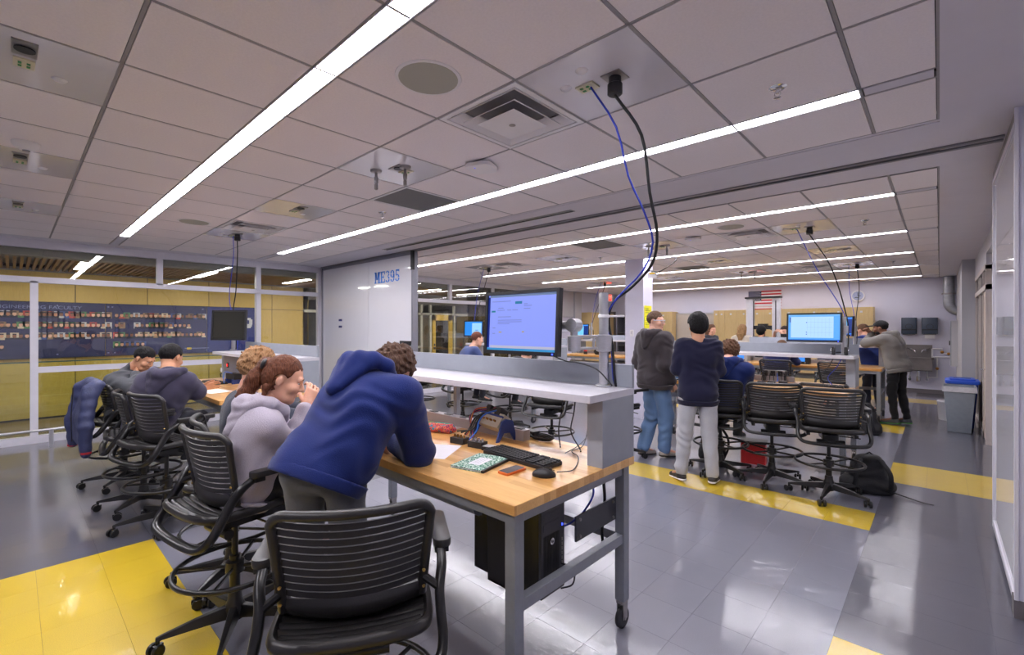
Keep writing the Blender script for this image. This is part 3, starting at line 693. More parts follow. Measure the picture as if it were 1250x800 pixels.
dl = MB(); dl.tube([(0,0,2.80),(0,0,ze+.1)]+[(.22-.22*math.cos(a_),0,ze+.1-.22*math.sin(a_)) for a_ in np.linspace(.2,PI/2-.1,7)], .10, 16); dl.build('duct_pipe', mat('galvanised',(176,178,184),.35,.8,var=.15,scale=14), dt, smooth=60)
MB().lathe([(.1,-.02),(.125,-.015),(.125,.015),(.1,.02)],c=(0,0,fz(1168,359).z),n=18).build('duct_collar', M_STEEL, dt, smooth=40)
eb = thing('electric_box', 'grey electrical panel box on the right wall near the far corner', 'electrical box', (.25,14.2,1.2))
MB().box((-.06,-.25,-.45),(.04,.25,.55)).build('box', M_WALLG, eb); MB().box((-.075,-.24,-.44),(-.06,.24,.54)).build('lid', M_GREYPAN, eb); MB().cbox((-.085,.17,.05),(.02,.03,.1)).build('latch', M_BLACK, eb)
# flag
a, b = at_y(914,356,YF), at_y(954,378,YF); fw, fh = b.x-a.x, a.z-b.z
fg = thing('national_flag', 'red, white and blue striped flag with stars hanging on the far wall', 'flag', ((a.x+b.x)/2,YF-.015,(a.z+b.z)/2))
MR, MWt, MBl = mat('flag_red',(186,40,56),.7,var=.06), mat('flag_white',(226,222,226),.7,var=.03), mat('flag_blue',(38,42,82),.7,var=.06)
for i in range(13):
    z1 = fh/2-fh*i/13; MB().box((-fw/2,-.006,z1-fh/13),(fw/2,0,z1)).build('stripe', MR if i % 2 == 0 else MWt, fg)
cn = MB().box((-fw/2,-.012,fh/2-fh*7/13),(-fw/2+fw*.4,-.006,fh/2)).build('canton', MBl, fg)
st_ = MB()
for r_i in range(9):
    for c_i in range(6 if r_i % 2 == 0 else 5):
        cx_ = -fw/2+fw*.4*(c_i+(.5 if r_i % 2 == 0 else 1))/6; cz_ = fh/2-fh*7/13*(r_i+.5)/9
        st_.add([(cx_+(.016 if k % 2 == 0 else .007)*math.sin(k*PI/5),-.0125,cz_+(.016 if k % 2 == 0 else .007)*math.cos(k*PI/5)) for k in range(10)],[tuple(range(9,-1,-1))])
st_.build('stars', MWt, cn)
# ================================================================= CEILING FIXTURES
M_SERV = mat('service_panel_white', (218,216,222), .16, .08, var=.02, scale=3, coat=.6, coat_r=.05)
M_PLATE = mat('port_plate', (206,200,172), .45, var=.04)
M_JACK = mat('jack_green', (70,150,90), .5, var=.05)
M_GRILLE = mat('grille_grey', (112,112,114), .6, var=.15, scale=200, bump=.4, bscale=260)
def panel_plate(t, x, y):
    pl_ = MB().box((x-.05,y-.035,-.008),(x+.05,y+.035,0)).build('port_plate', M_PLATE, t)
    j = MB()
    for a in (-.025,.01):
        for b in (-.014,.014): j.box((x+a-.008,y+b-.006,-.011),(x+a+.008,y+b+.006,-.008))
    j.build('jack', M_JACK, pl_)
def socket_box(t, x, y):
    b = MB().box((x-.075,y-.04,-.006),(x+.075,y+.04,0)).build('socket_plate', M_STEEL, t)
    MB().lathe([(.02,-.012),(.034,-.012),(.034,-.005)],c=(x,y,0),n=16).build('socket', M_BLACK, b)
desc = {}
where = ['above the nearest workbench','above the monitor bench','behind the camera side','over the left bench','over the aisle','near the glass wall','by the left edge of the photo','further along the left edge','furthest along the left edge','in the second room, right side','in the second room, centre','in the second room, left side']
def wh(c):
    x, y = (c[0]+c[1])/2, (c[2]+c[3])/2
    room = 'the near room' if y < 4 else ('the second room, front rows' if y < 7.5 else ('the second room, middle rows' if y < 10 else 'the second room, rear rows'))
    if y < .4: return ('first' if x > -4 else 'second' if x > -6 else 'third')+' along the left photo edge'
    sx = 'right side' if x > -1.6 else ('right of centre' if x > -2.2 else 'centre' if x > -4 else 'left of centre' if x > -5.5 else 'far left')
    return 'in %s, %s' % (room, sx)
CABLES = []
for name, k, c in FIXCELLS:
    x0, x1, y0, y1 = c; cx_, cy_ = (x0+x1)/2, (y0+y1)/2; hx, hy = (x1-x0)/2-.008, (y1-y0)/2-.008
    if name in ('service','hook','port'):
        lab = {'service':'ceiling panel with cable drop, ','hook':'ceiling panel with hanging air fittings, ','port':'ceiling panel with port plates, '}[name]
        t = thing('service_panel', lab+wh(c), 'ceiling panel', (cx_,cy_,CZ), 0, 'ceiling service panels')
        MB().box((-hx,-hy,0),(hx,hy,.018)).build('panel', M_SERV, t)
        if name == 'service':
            panel_plate(t, -.08, -.02)
            s = MB(); s.box((.02,-.06,-.006),(.12,.04,0)); s.build('power_plate', M_STEEL, t)
            s = MB(); s.lathe([(.03,-.09),(.036,-.085),(.036,-.04),(.03,-.035),(.03,-.006)],c=(.07,-.01,0),n=16); s.build('power_plug', M_BLACK, t, smooth=40)
            CABLES.append((cx_-.08+.02, cy_-.02, cx_+.07, cy_-.01))
            for a in ((-.17,-.08),(-.02,-.16)): MB().lathe([(.022,-.008),(.03,0)],c=(a[0],a[1],0),n=14).build('cover_cap', M_WHITEP, t, smooth=50)
        elif name == 'hook':
            panel_plate(t, .02, .09); socket_box(t, .05, -.0)
            for a in ((-.13,-.08),(.11,.02)):
                s = MB(); s.lathe([(.008,-.15),(.014,-.145),(.014,-.11),(.011,-.105),(.016,-.095),(.016,-.06),(.01,-.05),(.01,-.02),(.04,-.015),(.045,0)],c=(a[0],a[1],0),n=14); s.build('air_fitting', M_STEEL, t, smooth=40)
        else:
            socket_box(t, .15, .0); panel_plate(t, -.01, .0); MB().lathe([(.022,-.008),(.03,0)],c=(-.10,.12,0),n=14).build('cover_cap', M_WHITEP, t, smooth=50)
    elif name == 'diffuser':
        t = thing('air_diffuser', 'square white air diffuser, '+wh(c), 'air vent', (cx_,cy_,CZ), 0, 'ceiling air diffusers')
        f = MB()
        for a, b in (((-hx,-hy,-.004),(hx,-hy+.03,.02)),((-hx,hy-.03,-.004),(hx,hy,.02)),((-hx,-hy+.03,-.004),(-hx+.03,hy-.03,.02)),((hx-.03,-hy+.03,-.004),(hx,hy-.03,.02))): f.box(a,b)
        f.build('frame', M_WHITEP, t)
        MB().box((-hx+.03,-hy+.03,.045),(hx-.03,hy-.03,.05)).build('throat', M_TEE, t)
        for (r0, z0, r1, z1) in ((hx-.035,-.0,hx-.10,.04),(hx-.095,-.018,hx-.16,.025)):
            q = MB(); vs = [(sx*r,sy*r,z) for (r,z) in ((r0,z0),(r1,z1)) for (sx,sy) in ((1,1),(-1,1),(-1,-1),(1,-1))]
            q.add(vs,[(i,(i+1)%4,4+(i+1)%4,4+i) for i in range(4)]); q.build('cone_ring', M_WHITEP, t, solid=.004)
        q = MB(); vs = [(sx*.145,sy*.145,-.03) for (sx,sy) in ((1,1),(-1,1),(-1,-1),(1,-1))]+[(sx*.10,sy*.10,.0) for (sx,sy) in ((1,1),(-1,1),(-1,-1),(1,-1))]
        q.add(vs,[(3,2,1,0),(4,5,6,7)]+[(i,(i+1)%4,4+(i+1)%4,4+i) for i in range(4)]); q.build('centre_plate', M_WHITEP, t)
        MB().lathe([(.01,-.034),(.02,-.031),(.02,-.029)],n=12).build('centre_screw', M_STEEL, t, smooth=40)
    else:
        t = thing('return_grille', 'flat grey return grille, '+wh(c), 'air vent', (cx_,cy_,CZ), 0, 'return grilles')
        MB().box((-hx+.02,-hy+.02,.0),(hx-.02,hy-.02,.015)).build('mesh_plate', M_GRILLE, t)
        f = MB()
        for a, b in (((-hx,-hy,-.003),(hx,-hy+.02,.02)),((-hx,hy-.02,-.003),(hx,hy,.02)),((-hx,-hy+.02,-.003),(-hx+.02,hy-.02,.02)),((hx-.02,-hy+.02,-.003),(hx,hy-.02,.02))): f.box(a,b)
        f.build('frame', M_WHITEP, t)
def speaker(x, y, lab):
    t = thing('ceiling_speaker', lab, 'speaker', (x,y,CZ), 0, 'round ceiling speakers')
    MB().lathe([(.145,-.005),(.158,-.004),(.16,0)],n=32).build('rim', M_WHITEP, t, smooth=40)
    MB().lathe([(.01,-.0065),(.142,-.0065),(.143,-.004)],n=32).build('grille', mat('speaker_grille',(168,168,156),.7,var=.06,scale=300,bump=.3,bscale=320), t, smooth=40)
speaker(-1.82,1.37,'large round ceiling speaker near the square diffuser in the near room')
speaker(-6.26,1.41,'round ceiling speaker far left, near the glass wall'); speaker(-1.84,5.86,'round ceiling speaker beyond the partition track'); speaker(-1.84,10.3,'round ceiling speaker in the rear rows of the second room')
def sprinkler(x, y, lab):
    t = thing('sprinkler_head', lab, 'sprinkler', (x,y,CZ), 0, 'sprinkler heads')
    MB().lathe([(.01,-.012),(.03,-.01),(.042,0)],n=18).build('escutcheon', M_CHROME, t, smooth=40)
    m = MB(); m.cone((0,0,-.01),(0,0,-.03),.01,.008,10); m.tube([(-.012,0,-.02),(-.014,0,-.035),(0,0,-.05)],.003,6); m.tube([(.012,0,-.02),(.014,0,-.035),(0,0,-.05)],.003,6); m.build('frame', M_CHROME, t, smooth=40)
    MB().lathe([(.003,-.056),(.018,-.053),(.018,-.051)],n=14).build('deflector', M_CHROME, t, smooth=40)
sprinkler(-.6,2.62,'chrome sprinkler head beside the end of the second light'); sprinkler(-4.3,2.64,'chrome sprinkler head beyond the grey return grille'); sprinkler(-.62,6.53,'chrome sprinkler head in the second room, right side')
sprinkler(-.62,10.9,'chrome sprinkler head in the second room, far right side'); sprinkler(-4.3,6.9,'chrome sprinkler head in the second room, centre'); sprinkler(-7.4,7.0,'chrome sprinkler head in the second room, far left')
def ap(x, y, lab):
    t = thing('access_point', lab, 'access point', (x,y,CZ), R(20), 'wireless access points')
    MB().rbox((0,0,-.03),(.20,.20,.03),.05,6).build('shell', M_WHITEP, t, bevel=.008, smooth=40)
    MB().cbox((0,.03,-.008),(.10,.10,.016)).build('bracket', M_BLACK, t)
    MB().lathe([(.001,-.047),(.006,-.0465)],c=(-.03,-.05,0),n=10).build('status_light', mat_emit('led_blue',(60,80,255),4), t)
ap(-2.48,2.35,'white square wireless access point with a blue light in the near room'); ap(-2.43,6.2,'white square wireless access point in the second room')
t = thing('smoke_detector','round white smoke detector near the left photo edge','smoke detector',(-4.39,.06,CZ))
MB().lathe([(.02,-.05),(.035,-.048),(.06,-.03),(.07,-.012),(.07,0)],n=24).build('shell', M_WHITEP, t, smooth=40); MB().lathe([(.005,-.06),(.018,-.058),(.02,-.048)],n=14).build('sensor_cap', M_TEE, t, smooth=40)
# slot diffuser in the plaster band
t = thing('slot_diffuser','long slot air diffuser in the plaster band before the partition track','air vent',(-4.56,3.93,CZ))
f = MB(); f.box((-1.78,-.045,-.004),(1.78,-.035,.02)); f.box((-1.78,.035,-.004),(1.78,.045,.02)); f.box((-1.78,-.003,-.004),(1.78,.003,.02)); f.box((1.77,-.04,-.004),(1.78,.04,.02)); f.build('slot_frame', mat('slot_frame',(150,150,146),.4,.3,var=.03), t)
MB().box((-1.77,-.035,-.001),(1.77,-.003,.0)).build('slot_blade', mat('slot_grey',(120,120,116),.4,.4,var=.05), t)
MB().box((-1.77,.003,-.001),(1.77,.035,.0)).build('slot_blade', M_BLACKG, t)
# ================================================================= WORKBENCHES
BL, BD, BT = 2.28, .95, .912          # bench length, depth, top height
def make_bench():
    b = thing('workbench', 'x', 'workbench')
    hx, hy = BL/2, BD/2
    MB().box((-hx,-hy,BT-.042),(hx,hy,BT)).build('worktop', M_WOODTOP, b, bevel=.003)
    f = MB()
    for s in (-1,1):
        f.box((-hx+.03,s*(hy-.05)-.02,BT-.092),(hx-.03,s*(hy-.05)+.02,BT-.042))
        f.box((s*(hx-.05)-.02,-hy+.07,BT-.092),(s*(hx-.05)+.02,hy-.07,BT-.042))
    f.build('top_frame', M_GREYMET, b)
    for sx in (-1,1):
        for sy in (-1,1):
            x, y = sx*(hx-.045), sy*(hy-.05)
            MB().cbox((x,y,(BT-.042+.15)/2),(.055,.055,BT-.042-.15)).build('leg', M_GREYMET, b, bevel=.004)
            c = MB(); c.box((x-.018,y-.03,.135),(x+.018,y+.03,.15)); c.box((x-.020,y-.02,.05),(x-.017,y+.025,.14)); c.box((x+.017,y-.02,.05),(x+.020,y+.025,.14)); c.cone((x-.022,y,.055),(x+.022,y,.055),.01,.01,8)
            co = c.build('caster', M_STEEL, b)
            MB().lathe([(.02,-.013),(.04,-.016),(.05,-.014),(.055,-.008),(.055,.008),(.05,.014),(.04,.016),(.02,.013)],n=22,M=Matrix.Translation((x,y,.055))@Matrix.Rotation(PI/2,4,'Y')).build('wheel', M_RUBBER, co, smooth=40)
        MB().box((sx*(hx-.045)-.02,-hy+.08,.46),(sx*(hx-.045)+.02,hy-.08,.51)).build('end_rail', M_GREYMET, b, bevel=.003)
        # shelf end box
        MB().box((min(sx*hx,sx*(hx-.09)),hy-.315,BT),(max(sx*hx,sx*(hx-.09)),hy-.004,1.242)).build('shelf_upright', M_GREYPAN, b, bevel=.003)
    MB().box((-hx+.07,hy-.075,.46),(hx-.07,hy-.035,.51)).build('back_rail', M_GREYMET, b, bevel=.003)
    MB().tube([(-hx+.04,-.18,.70),(hx-.5,-.18,.70)],.05,14).build('cable_duct', M_GREYMET, b, smooth=50)
    for s in (-.22,.22): MB().cbox((s,hy-.08,(BT+1.242)/2),(.035,.035,1.242-BT)).build('shelf_post', M_GREYMET, b) if s < 0 else None
    MB().box((-hx,hy-.425,1.242),(hx,hy,1.277)).build('shelf', M_LAM, b, bevel=.002)
    MB().box((-hx,hy-.022,1.277),(hx,hy,1.40)).build('upstand', M_GREYPAN, b, bevel=.002)
    rw = MB().box((-hx+.1,hy-.17,BT),(.50,hy-.11,BT+.062)).build('power_raceway', mat('raceway_beige',(170,160,158),.5,.1,var=.03), b)
    MB().box((-hx+.1,hy-.168,BT+.062),(.50,hy-.112,BT+.066)).build('raceway_cover', M_LAM, rw)
    so = MB()
    for k in range(9): so.cbox((-hx+.22+k*.17,hy-.14,BT+.068),(.065,.036,.004))
    so.build('outlets', M_BLACK, rw)
    MB().box((hx-.075,.03,.58),(hx-.065,hy-.075,.70)).build('bracket_plate', mat('dark_plate',(70,72,78),.5,.3,var=.05), b, bevel=.002)
    bo = MB()
    for y in (.06,hy-.11):
        for z in (.60,.68): bo.cone((hx-.066,y,z),(hx-.058,y,z),.009,.007,8)
    bo.build('bolts', M_STEEL, b)
    return b
bench0 = make_bench()
BENCH = {}
def place_bench(key, x1, y0, label):
    o = bench0 if not BENCH else copy_tree(bench0)
    o.location = (x1-BL/2, y0+BD/2, 0); tag(o, label, 'workbench', 'butcher-block lab workbenches'); BENCH[key] = (x1-BL, x1, y0, y0+BD)
place_bench('A', -1.2, 1.31, 'butcher-block workbench with grey shelf in the foreground, keyboard and notebook on it')
place_bench('C', -4.94, 1.31, 'workbench on the left beside the glass wall, under the dark unlit monitor')
place_bench('D', -.70, 5.86, 'workbench with grey shelf behind the two empty chairs on the right')
place_bench('D2', -4.94, 5.86, 'workbench beyond the partition under the small light-blue tablet-like monitor')
place_bench('F', -.70, 9.75, 'rear workbench behind the striped-jacket student, in front of the load frame')
place_bench('F2', -4.94, 9.75, 'far left rear workbench under the small blue monitor near the exit')
# ================================================================= CHAIRS
M_CH = mat('chair_plastic', (40,38,38), .36, var=.08, scale=120, bump=.06, bscale=300)
M_CHF = mat('chair_frame', (26,25,26), .3, var=.08, scale=60)
def seat_z(x, y):       # seat shell surface
    return .645+.02*(x/.23)**2-.02*max(0,(y-.06)/.14)**2+.03*max(0,(-y-.14)/.12)**2
def back_p(x, z):       # backrest surface (local y for given x,z)
    t = (z-.70)/.34
    return -.135-.075*t-.02*math.sin(PI*min(max(t,0),1))*0+.055*(x/.24)**2
def make_chair():
    c = thing('drafting_chair','x','chair')
    h = MB(); h.lathe([(.03,.06),(.045,.065),(.05,.12),(.035,.16),(.032,.20)],n=16); h.build('hub', M_CHF, c, smooth=40)
    leg_me = MB(); 
    vs = []
    for (y, w_, z0, z1) in ((.03,.03,.075,.135),(.18,.022,.075,.115),(.31,.014,.072,.092),(.335,.012,.066,.086)):
        vs += [(-w_,y,z0),(w_,y,z0),(w_*.6,y,z1),(-w_*.6,y,z1)]
    leg_me.add(vs,[(3,2,1,0)]+[(i*4+k,i*4+(k+1)%4,i*4+4+(k+1)%4,i*4+4+k) for i in range(3) for k in range(4)]+[(12,13,14,15)])
    leg_me = leg_me.mesh('leg', M_CHF, None, bevel=.004)
    cs = MB(); cs.cone((0,0,.05),(0,0,.08),.009,.009,8); cs.box((-.008,-.02,.03),(.008,.022,.052))
    for s in (-1,1): cs.lathe([(.012,-.009),(.027,-.009),(.030,-.005),(.030,.006),(.026,.010),(.01,.011)],n=16,M=Matrix.Translation((s*.02,-.01,.030))@Matrix.Rotation(s*PI/2,4,'Y'))
    cs = cs.mesh('caster', M_CHF, 40)
    for k in range(5):
        a = 2*PI*k/5+.3
        lg = link('leg', leg_me, c); lg.rotation_euler = (0,0,a)
        ca = link('caster', cs, c, (-.325*math.sin(a),.325*math.cos(a),0)); ca.rotation_euler = (0,0,a*2.3)
    m = MB(); m.cone((0,0,.18),(0,0,.38),.026,.026,14); m.cone((0,0,.38),(0,0,.56),.016,.016,12); m.build('column', M_CHF, c, smooth=40)
    fr = MB(); fr.tube([(.275*math.cos(a),.275*math.sin(a),.33) for a in np.linspace(0,2*PI,36,endpoint=False)],.0125,8,closed=True); fr = fr.build('foot_ring', M_CHF, c, smooth=60)
    sp = MB(); sp.lathe([(.03,.29),(.045,.295),(.045,.35),(.03,.355)],n=16)
    for k in range(4):
        a = PI/4+k*PI/2; sp.tube([(.03*math.cos(a),.03*math.sin(a),.32),(.27*math.cos(a),.27*math.sin(a),.33)],.009,6)
    sp.build('ring_spokes', M_CHF, fr, smooth=40)
    m = MB(); m.rbox((0,.02,.575),(.13,.24,.05),.02,3); m.cone((-.11,-.08,.53),(.11,-.08,.53),.024,.024,12); m.box((-.03,-.1,.53),(.03,.0,.57)); m.tube([(.06,.05,.57),(.2,.07,.56),(.26,.07,.555)],.006,6); m.build('tilt_mechanism', M_CHF, c, smooth=40)
    # seat: rim and slats
    st = MB(); pts = []
    for k in range(48):
        a = 2*PI*k/48; ca, sa = math.cos(a), math.sin(a); e = .42
        x = .235*math.copysign(abs(ca)**e,ca); y = -.04+.22*math.copysign(abs(sa)**e,sa); pts.append((x,y,seat_z(x,y)-.008))
    st.tube(pts,.017,8,closed=True,flat=((0,0,1),1.25)); seat = st.build('seat', M_CH, c, smooth=50)
    for k in range(11):
        y0 = -.215+k*.034; hw = .225 if abs(y0+.04) < .13 else .21
        g = MB().grid(lambda u,v: ((u*2-1)*hw, y0-.0135+.027*v, seat_z((u*2-1)*hw,y0)-.007*(2*v-1)**2),8,4)
        g.build('seat_slat', M_CH, seat, smooth=40, solid=-.009)
    m = MB(); m.box((-.2,-.15,.595),(-.17,.16,.622)); m.box((.17,-.15,.595),(.2,.16,.622)); m.box((-.2,-.02,.595),(.2,.05,.615)); m.build('seat_support', M_CHF, c)
    # backrest: frame, slats, lower lip
    def bw(z): t = (z-.70)/.34; return .215+.03*t
    fr = []; N = 10
    zt, zb = 1.03, .70
    for k in range(N+1): z = zb+(zt-.05-zb)*k/N; x = bw(z); fr.append((-x,back_p(-x,z),z))
    for k in range(1,6): a = PI/2*k/6; z = zt-.05+.05*math.sin(a); x = -bw(zt)+.05*(1-math.cos(a)); fr.append((x,back_p(x,z),z))
    for k in range(0,13): x = -bw(zt)+.05+(2*bw(zt)-.1)*k/12; fr.append((x,back_p(x,zt),zt))
    for k in range(5,0,-1): a = PI/2*k/6; z = zt-.05+.05*math.sin(a); x = bw(zt)-.05*(1-math.cos(a)); fr.append((x,back_p(x,z),z))
    for k in range(N,-1,-1): z = zb+(zt-.05-zb)*k/N; x = bw(z); fr.append((x,back_p(x,z),z))
    b = MB(); b.tube(fr,.0165,8)
    def lip(u, v):
        x = (u*2-1)*.228; z = .745-.085*v-.03*(1-(u*2-1)**2)*v; yy = back_p(x,z)-.028*math.sin(PI*v)*(1-.5*(u*2-1)**2)+.055*v*v*(1-(u*2-1)**2*.2); return (x,yy,z)
    b.grid(lip,14,6)
    back = b.build('backrest', M_CH, c, smooth=50)
    for k in range(10):
        z0 = .765+k*.0262; hw = bw(z0)-.008
        g = MB().grid(lambda u,v: ((u*2-1)*hw, back_p((u*2-1)*hw,z0)+.003*(2*v-1)**2, z0-.0095+.019*v-.012*(1-(u*2-1)**2)),12,1)
        g.build('back_slat', M_CH, back, smooth=40, solid=.008)
    # side frame carrying arms, passing under the seat back
    p = [(-.285,-.04,.825),(-.283,-.10,.79),(-.272,-.14,.74),(-.272,-.18,.68),(-.276,-.22,.62),(-.26,-.255,.575),(-.20,-.275,.552),(0,-.28,.545)]
    p = p+[(-x,y,z) for (x,y,z) in reversed(p[:-1])]
    MB().tube(bez(p,56),.017,8,flat=((0,1,0),1.5)).build('arm_frame', M_CHF, c, smooth=60)
    for s in (-1,1):
        MB().tube([(s*.268,-.145,.74),(s*.225,-.11,.76)],.014,8).build('back_bracket', M_CHF, c, smooth=40)
        a = MB()
        for (y, w_, z0, z1) in (): pass
        a.rbox((s*.29,.07,.842),(.062,.28,.03),.028,5); a = a.build('armrest', M_CH, c, bevel=.008, smooth=40)
        MB().cbox((s*.288,-.03,.822),(.05,.05,.03)).build('arm_joint', M_CHF, a, bevel=.004)
        for z in (.79,.73):
            sc_ = MB().cone((s*.221,back_p(.221,z)-.012,z),(s*.221,back_p(.221,z)-.021,z),.006,.005,8)
            sc_.build('screw', mat('gold_screw',(214,176,96),.3,.8,var=.03), back, smooth=40)
    return c
chair0 = make_chair(); NCH = [0]
def place_chair(x, y, fx, fy, label):
    o = chair0 if NCH[0] == 0 else copy_tree(chair0); NCH[0] += 1
    o.location = (x,y,0); o.rotation_euler = (0,0,face_ang(fx,fy)); tag(o, label, 'chair', 'black slatted drafting chairs'); return o
place_chair(-1.49,.815,-.84,.54,'empty black slatted chair in the foreground, its back to the camera')
place_chair(-2.74,.80,-.16,.99,'black slatted chair under the girl in the light grey hoodie').scale = (1,1,1.05)
place_chair(-3.32,.95,.2,.98,'black slatted chair of the curly-haired student, mostly hidden behind the grey hoodie')
place_chair(-4.62,.85,-.28,.96,'empty black slatted chair with light shining through its seat, left of the yellow floor').scale = (1,1,1.04)
place_chair(-6.15,.78,-.05,1,'black slatted chair with a navy jacket hung over its back')
place_chair(-5.25,.80,.1,1,'black slatted chair of the student in the dark purple hoodie')
place_chair(-1.78,5.32,-.1,1,'black slatted chair of the seated student in the bright blue hoodie')
place_chair(-1.28,5.36,-.35,.94,'empty black slatted chair, left of the two in front of the right workbench')
place_chair(-.77,5.25,-.30,.95,'empty black slatted chair, right of the two, beside the black backpack')
place_chair(-2.10,9.15,0,1,'black slatted chair of the student in the striped navy jacket')
place_chair(-1.22,9.15,.1,1,'empty black slatted chair seen through the gap under the right shelf')
place_chair(-4.95,5.30,.2,1,'black slatted stool chair of the blond student beyond the foreground bench')
place_chair(-3.50,4.50,-.2,1,'empty black slatted chair seen under the foreground shelf, nearest the upright')
place_chair(-6.85,4.95,0,1,'black slatted chair far left beyond the foreground bench, near the partition')
q = at_y(565,424,5.12); place_chair(q.x,q.y,.3,.95,'black slatted chair of the auburn-haired student beyond the partition')
place_chair(-2.95,5.15,.3,1,'black slatted chair half hidden behind the foreground shelf end, left of the jeans')
# ================================================================= MONITORS, POSTS, CABLES
M_BEZ = mat('monitor_bezel', (28,28,31), .35, var=.06)
def screen_ui(parent, w, h, kind, y=-.0):
    """flat screen image made of lit rectangles; local x right, z up, faces -y"""
    def q(x0,z0,x1,z1,rgb,s,name,dy=0): MB().box((x0*w-w/2,y-.0012-dy,z0*h-h/2),(x1*w-w/2,y-dy,z1*h-h/2)).build(name, mat_emit('px_%d_%d_%d_%d' % (*rgb,int(s*100)),rgb,s), sp)
    base = {'page':(138,154,242),'cad':(92,170,255),'login':(40,140,236),'grid':(70,150,250)}[kind]
    sp = MB().box((-w/2,y-.0005,-h/2),(w/2,y+.004,h/2)).build('screen', mat_emit('screen_'+kind, base, .95), parent)
    if kind == 'page':
        q(0,.0,1,.045,(60,150,210),.8,'task_bar',.001); q(0,.05,.03,.97,(30,50,140),.7,'side_bar',.001); q(.03,.96,1,1,(110,130,170),.8,'tab_bar',.001); q(.05,.045,1,.09,(190,190,215),.8,'status_bar',.001)
        q(.42,.83,.52,.875,(40,120,160),.8,'button',.001); q(.055,.69,.115,.72,(40,130,150),.8,'button',.001); q(.53,.33,.56,.35,(190,170,110),.8,'icon',.001); q(.18,.32,.22,.34,(190,170,110),.8,'icon',.001)
        for (x0,z0,x1) in ((.06,.88,.35),(.16,.76,.24),(.15,.72,.26),(.30,.72,.36),(.38,.72,.46),(.16,.6,.36),(.16,.54,.52),(.16,.51,.52),(.16,.48,.34),(.55,.82,.6),(.55,.79,.66),(.55,.74,.64),(.08,.4,.12),(.08,.3,.12)): q(x0,z0,x1,z0+.010,(118,128,200),.8,'text_line',.001)
    elif kind == 'cad':
        q(0,.95,1,1,(120,190,250),.9,'title_bar',.001); q(0,0,1,.04,(40,120,220),.9,'task_bar',.001); q(.05,.10,.88,.92,(176,216,255),.95,'window',.001); q(.02,.7,.05,.9,(60,110,200),.8,'tool_strip',.001)
        for i in range(7): q(.38+.07*i,.14,.382+.07*i,.86,(140,180,235),.9,'grid_line',.002)
        for z in (.3,.5,.7): q(.36,z,.86,z+.006,(140,180,235),.9,'grid_line',.002)
        for z in (.68,.3,.22): q(.355,z,.375,z+.03,(50,90,190),.9,'marker',.003)
    elif kind == 'login':
        q(.42,.08,.95,.9,(150,206,255),1.0,'window',.001); q(.60,.38,.78,.42,(50,110,190),.9,'text_line',.002); q(0,0,1,.03,(20,60,160),.8,'task_bar',.001)
    else:
        q(.1,.1,.7,.85,(120,205,255),1.0,'window',.001); q(.7,.1,.98,.9,(30,60,140),.8,'window',.001); q(0,0,1,.04,(20,40,120),.8,'task_bar',.001)
def monitor(c, w, h, ang, tilt, label, kind=None, name='monitor', bez_=.018):
    t = thing(name, label, 'monitor', c); t.rotation_euler = (tilt,0,ang)
    f = MB(); d0, d1 = -.012, .022
    f.box((-w/2,d0,-h/2),(-w/2+bez_,d1,h/2)); f.box((w/2-bez_,d0,-h/2),(w/2,d1,h/2)); f.box((-w/2+bez_,d0,h/2-bez_),(w/2-bez_,d1,h/2)); f.box((-w/2+bez_,d0,-h/2),(w/2-bez_,d1,-h/2+bez_*1.2)); f.box((-w/2+bez_,.004,-h/2+bez_),(w/2-bez_,d1,h/2-bez_))
    f.build('bezel', M_BEZ, t)
    MB().rbox((0,.036,0),(w*.62,.03,h*.6),.03,4,axis=1).build('back_shell', M_BEZ, t, smooth=40)
    MB().cbox((0,.055,0),(.1,.014,.1)).build('mount_plate', M_BLACK, t)
    m = MB().cbox((w*.44,d0-.001,-h/2+bez_*.6),(.008,.003,.008)); m.build('power_light', mat_emit('led_blue',(60,80,255),4) if kind else M_BLACKG, t)
    if kind: screen_ui(t, w-2*bez_, h-2.2*bez_, kind, -.001)
    else: MB().box((-w/2+bez_,-.003,-h/2+bez_*1.2),(w/2-bez_,.003,h/2-bez_)).build('screen', mat('screen_off',(46,46,40),.18,var=.04,scale=2,coat=.4), t)
    return t
def mon_post(x, y, z0, z1, label):
    t = thing('monitor_post', label, 'monitor stand', (x,y,z0))
    MB().lathe([(.03,0),(.045,.001),(.045,.01),(.034,.014)],n=18).build('foot_flange', M_ALU, t, smooth=40)
    MB().cone((0,0,.012),(0,0,z1-z0),.026,.026,18).build('post', M_ALU, t, smooth=50)
    return t
def arm(t, p0, p1, z):
    """double-link arm from the post (local) towards the monitor"""
    m = MB(); m.lathe([(.028,-.05),(.042,-.045),(.045,.04),(.028,.045)],c=(p0[0],p0[1],z),n=16); m.build('arm_collar', M_ALU, t, smooth=40)
    mid = Vector((p1[0],p1[1],z)); m = MB(); a = Vector((p0[0],p0[1],z))
    for dz in (.035,-.03): m.tube([a+Vector((0,0,dz)),mid+Vector((0,0,dz))],.010,8,flat=((0,0,1),.8))
    m.tube([a.lerp(mid,.35)+Vector((0,0,-.03)),a.lerp(mid,.35)+Vector((0,0,.035))],.008,8); m.build('arm_link', M_ALU, t, smooth=40)
    m = MB(); m.lathe([(.025,-.045),(.036,-.04),(.036,.035),(.02,.04)],c=tuple(mid),n=16); m.build('elbow_joint', M_ALU, t, smooth=40)
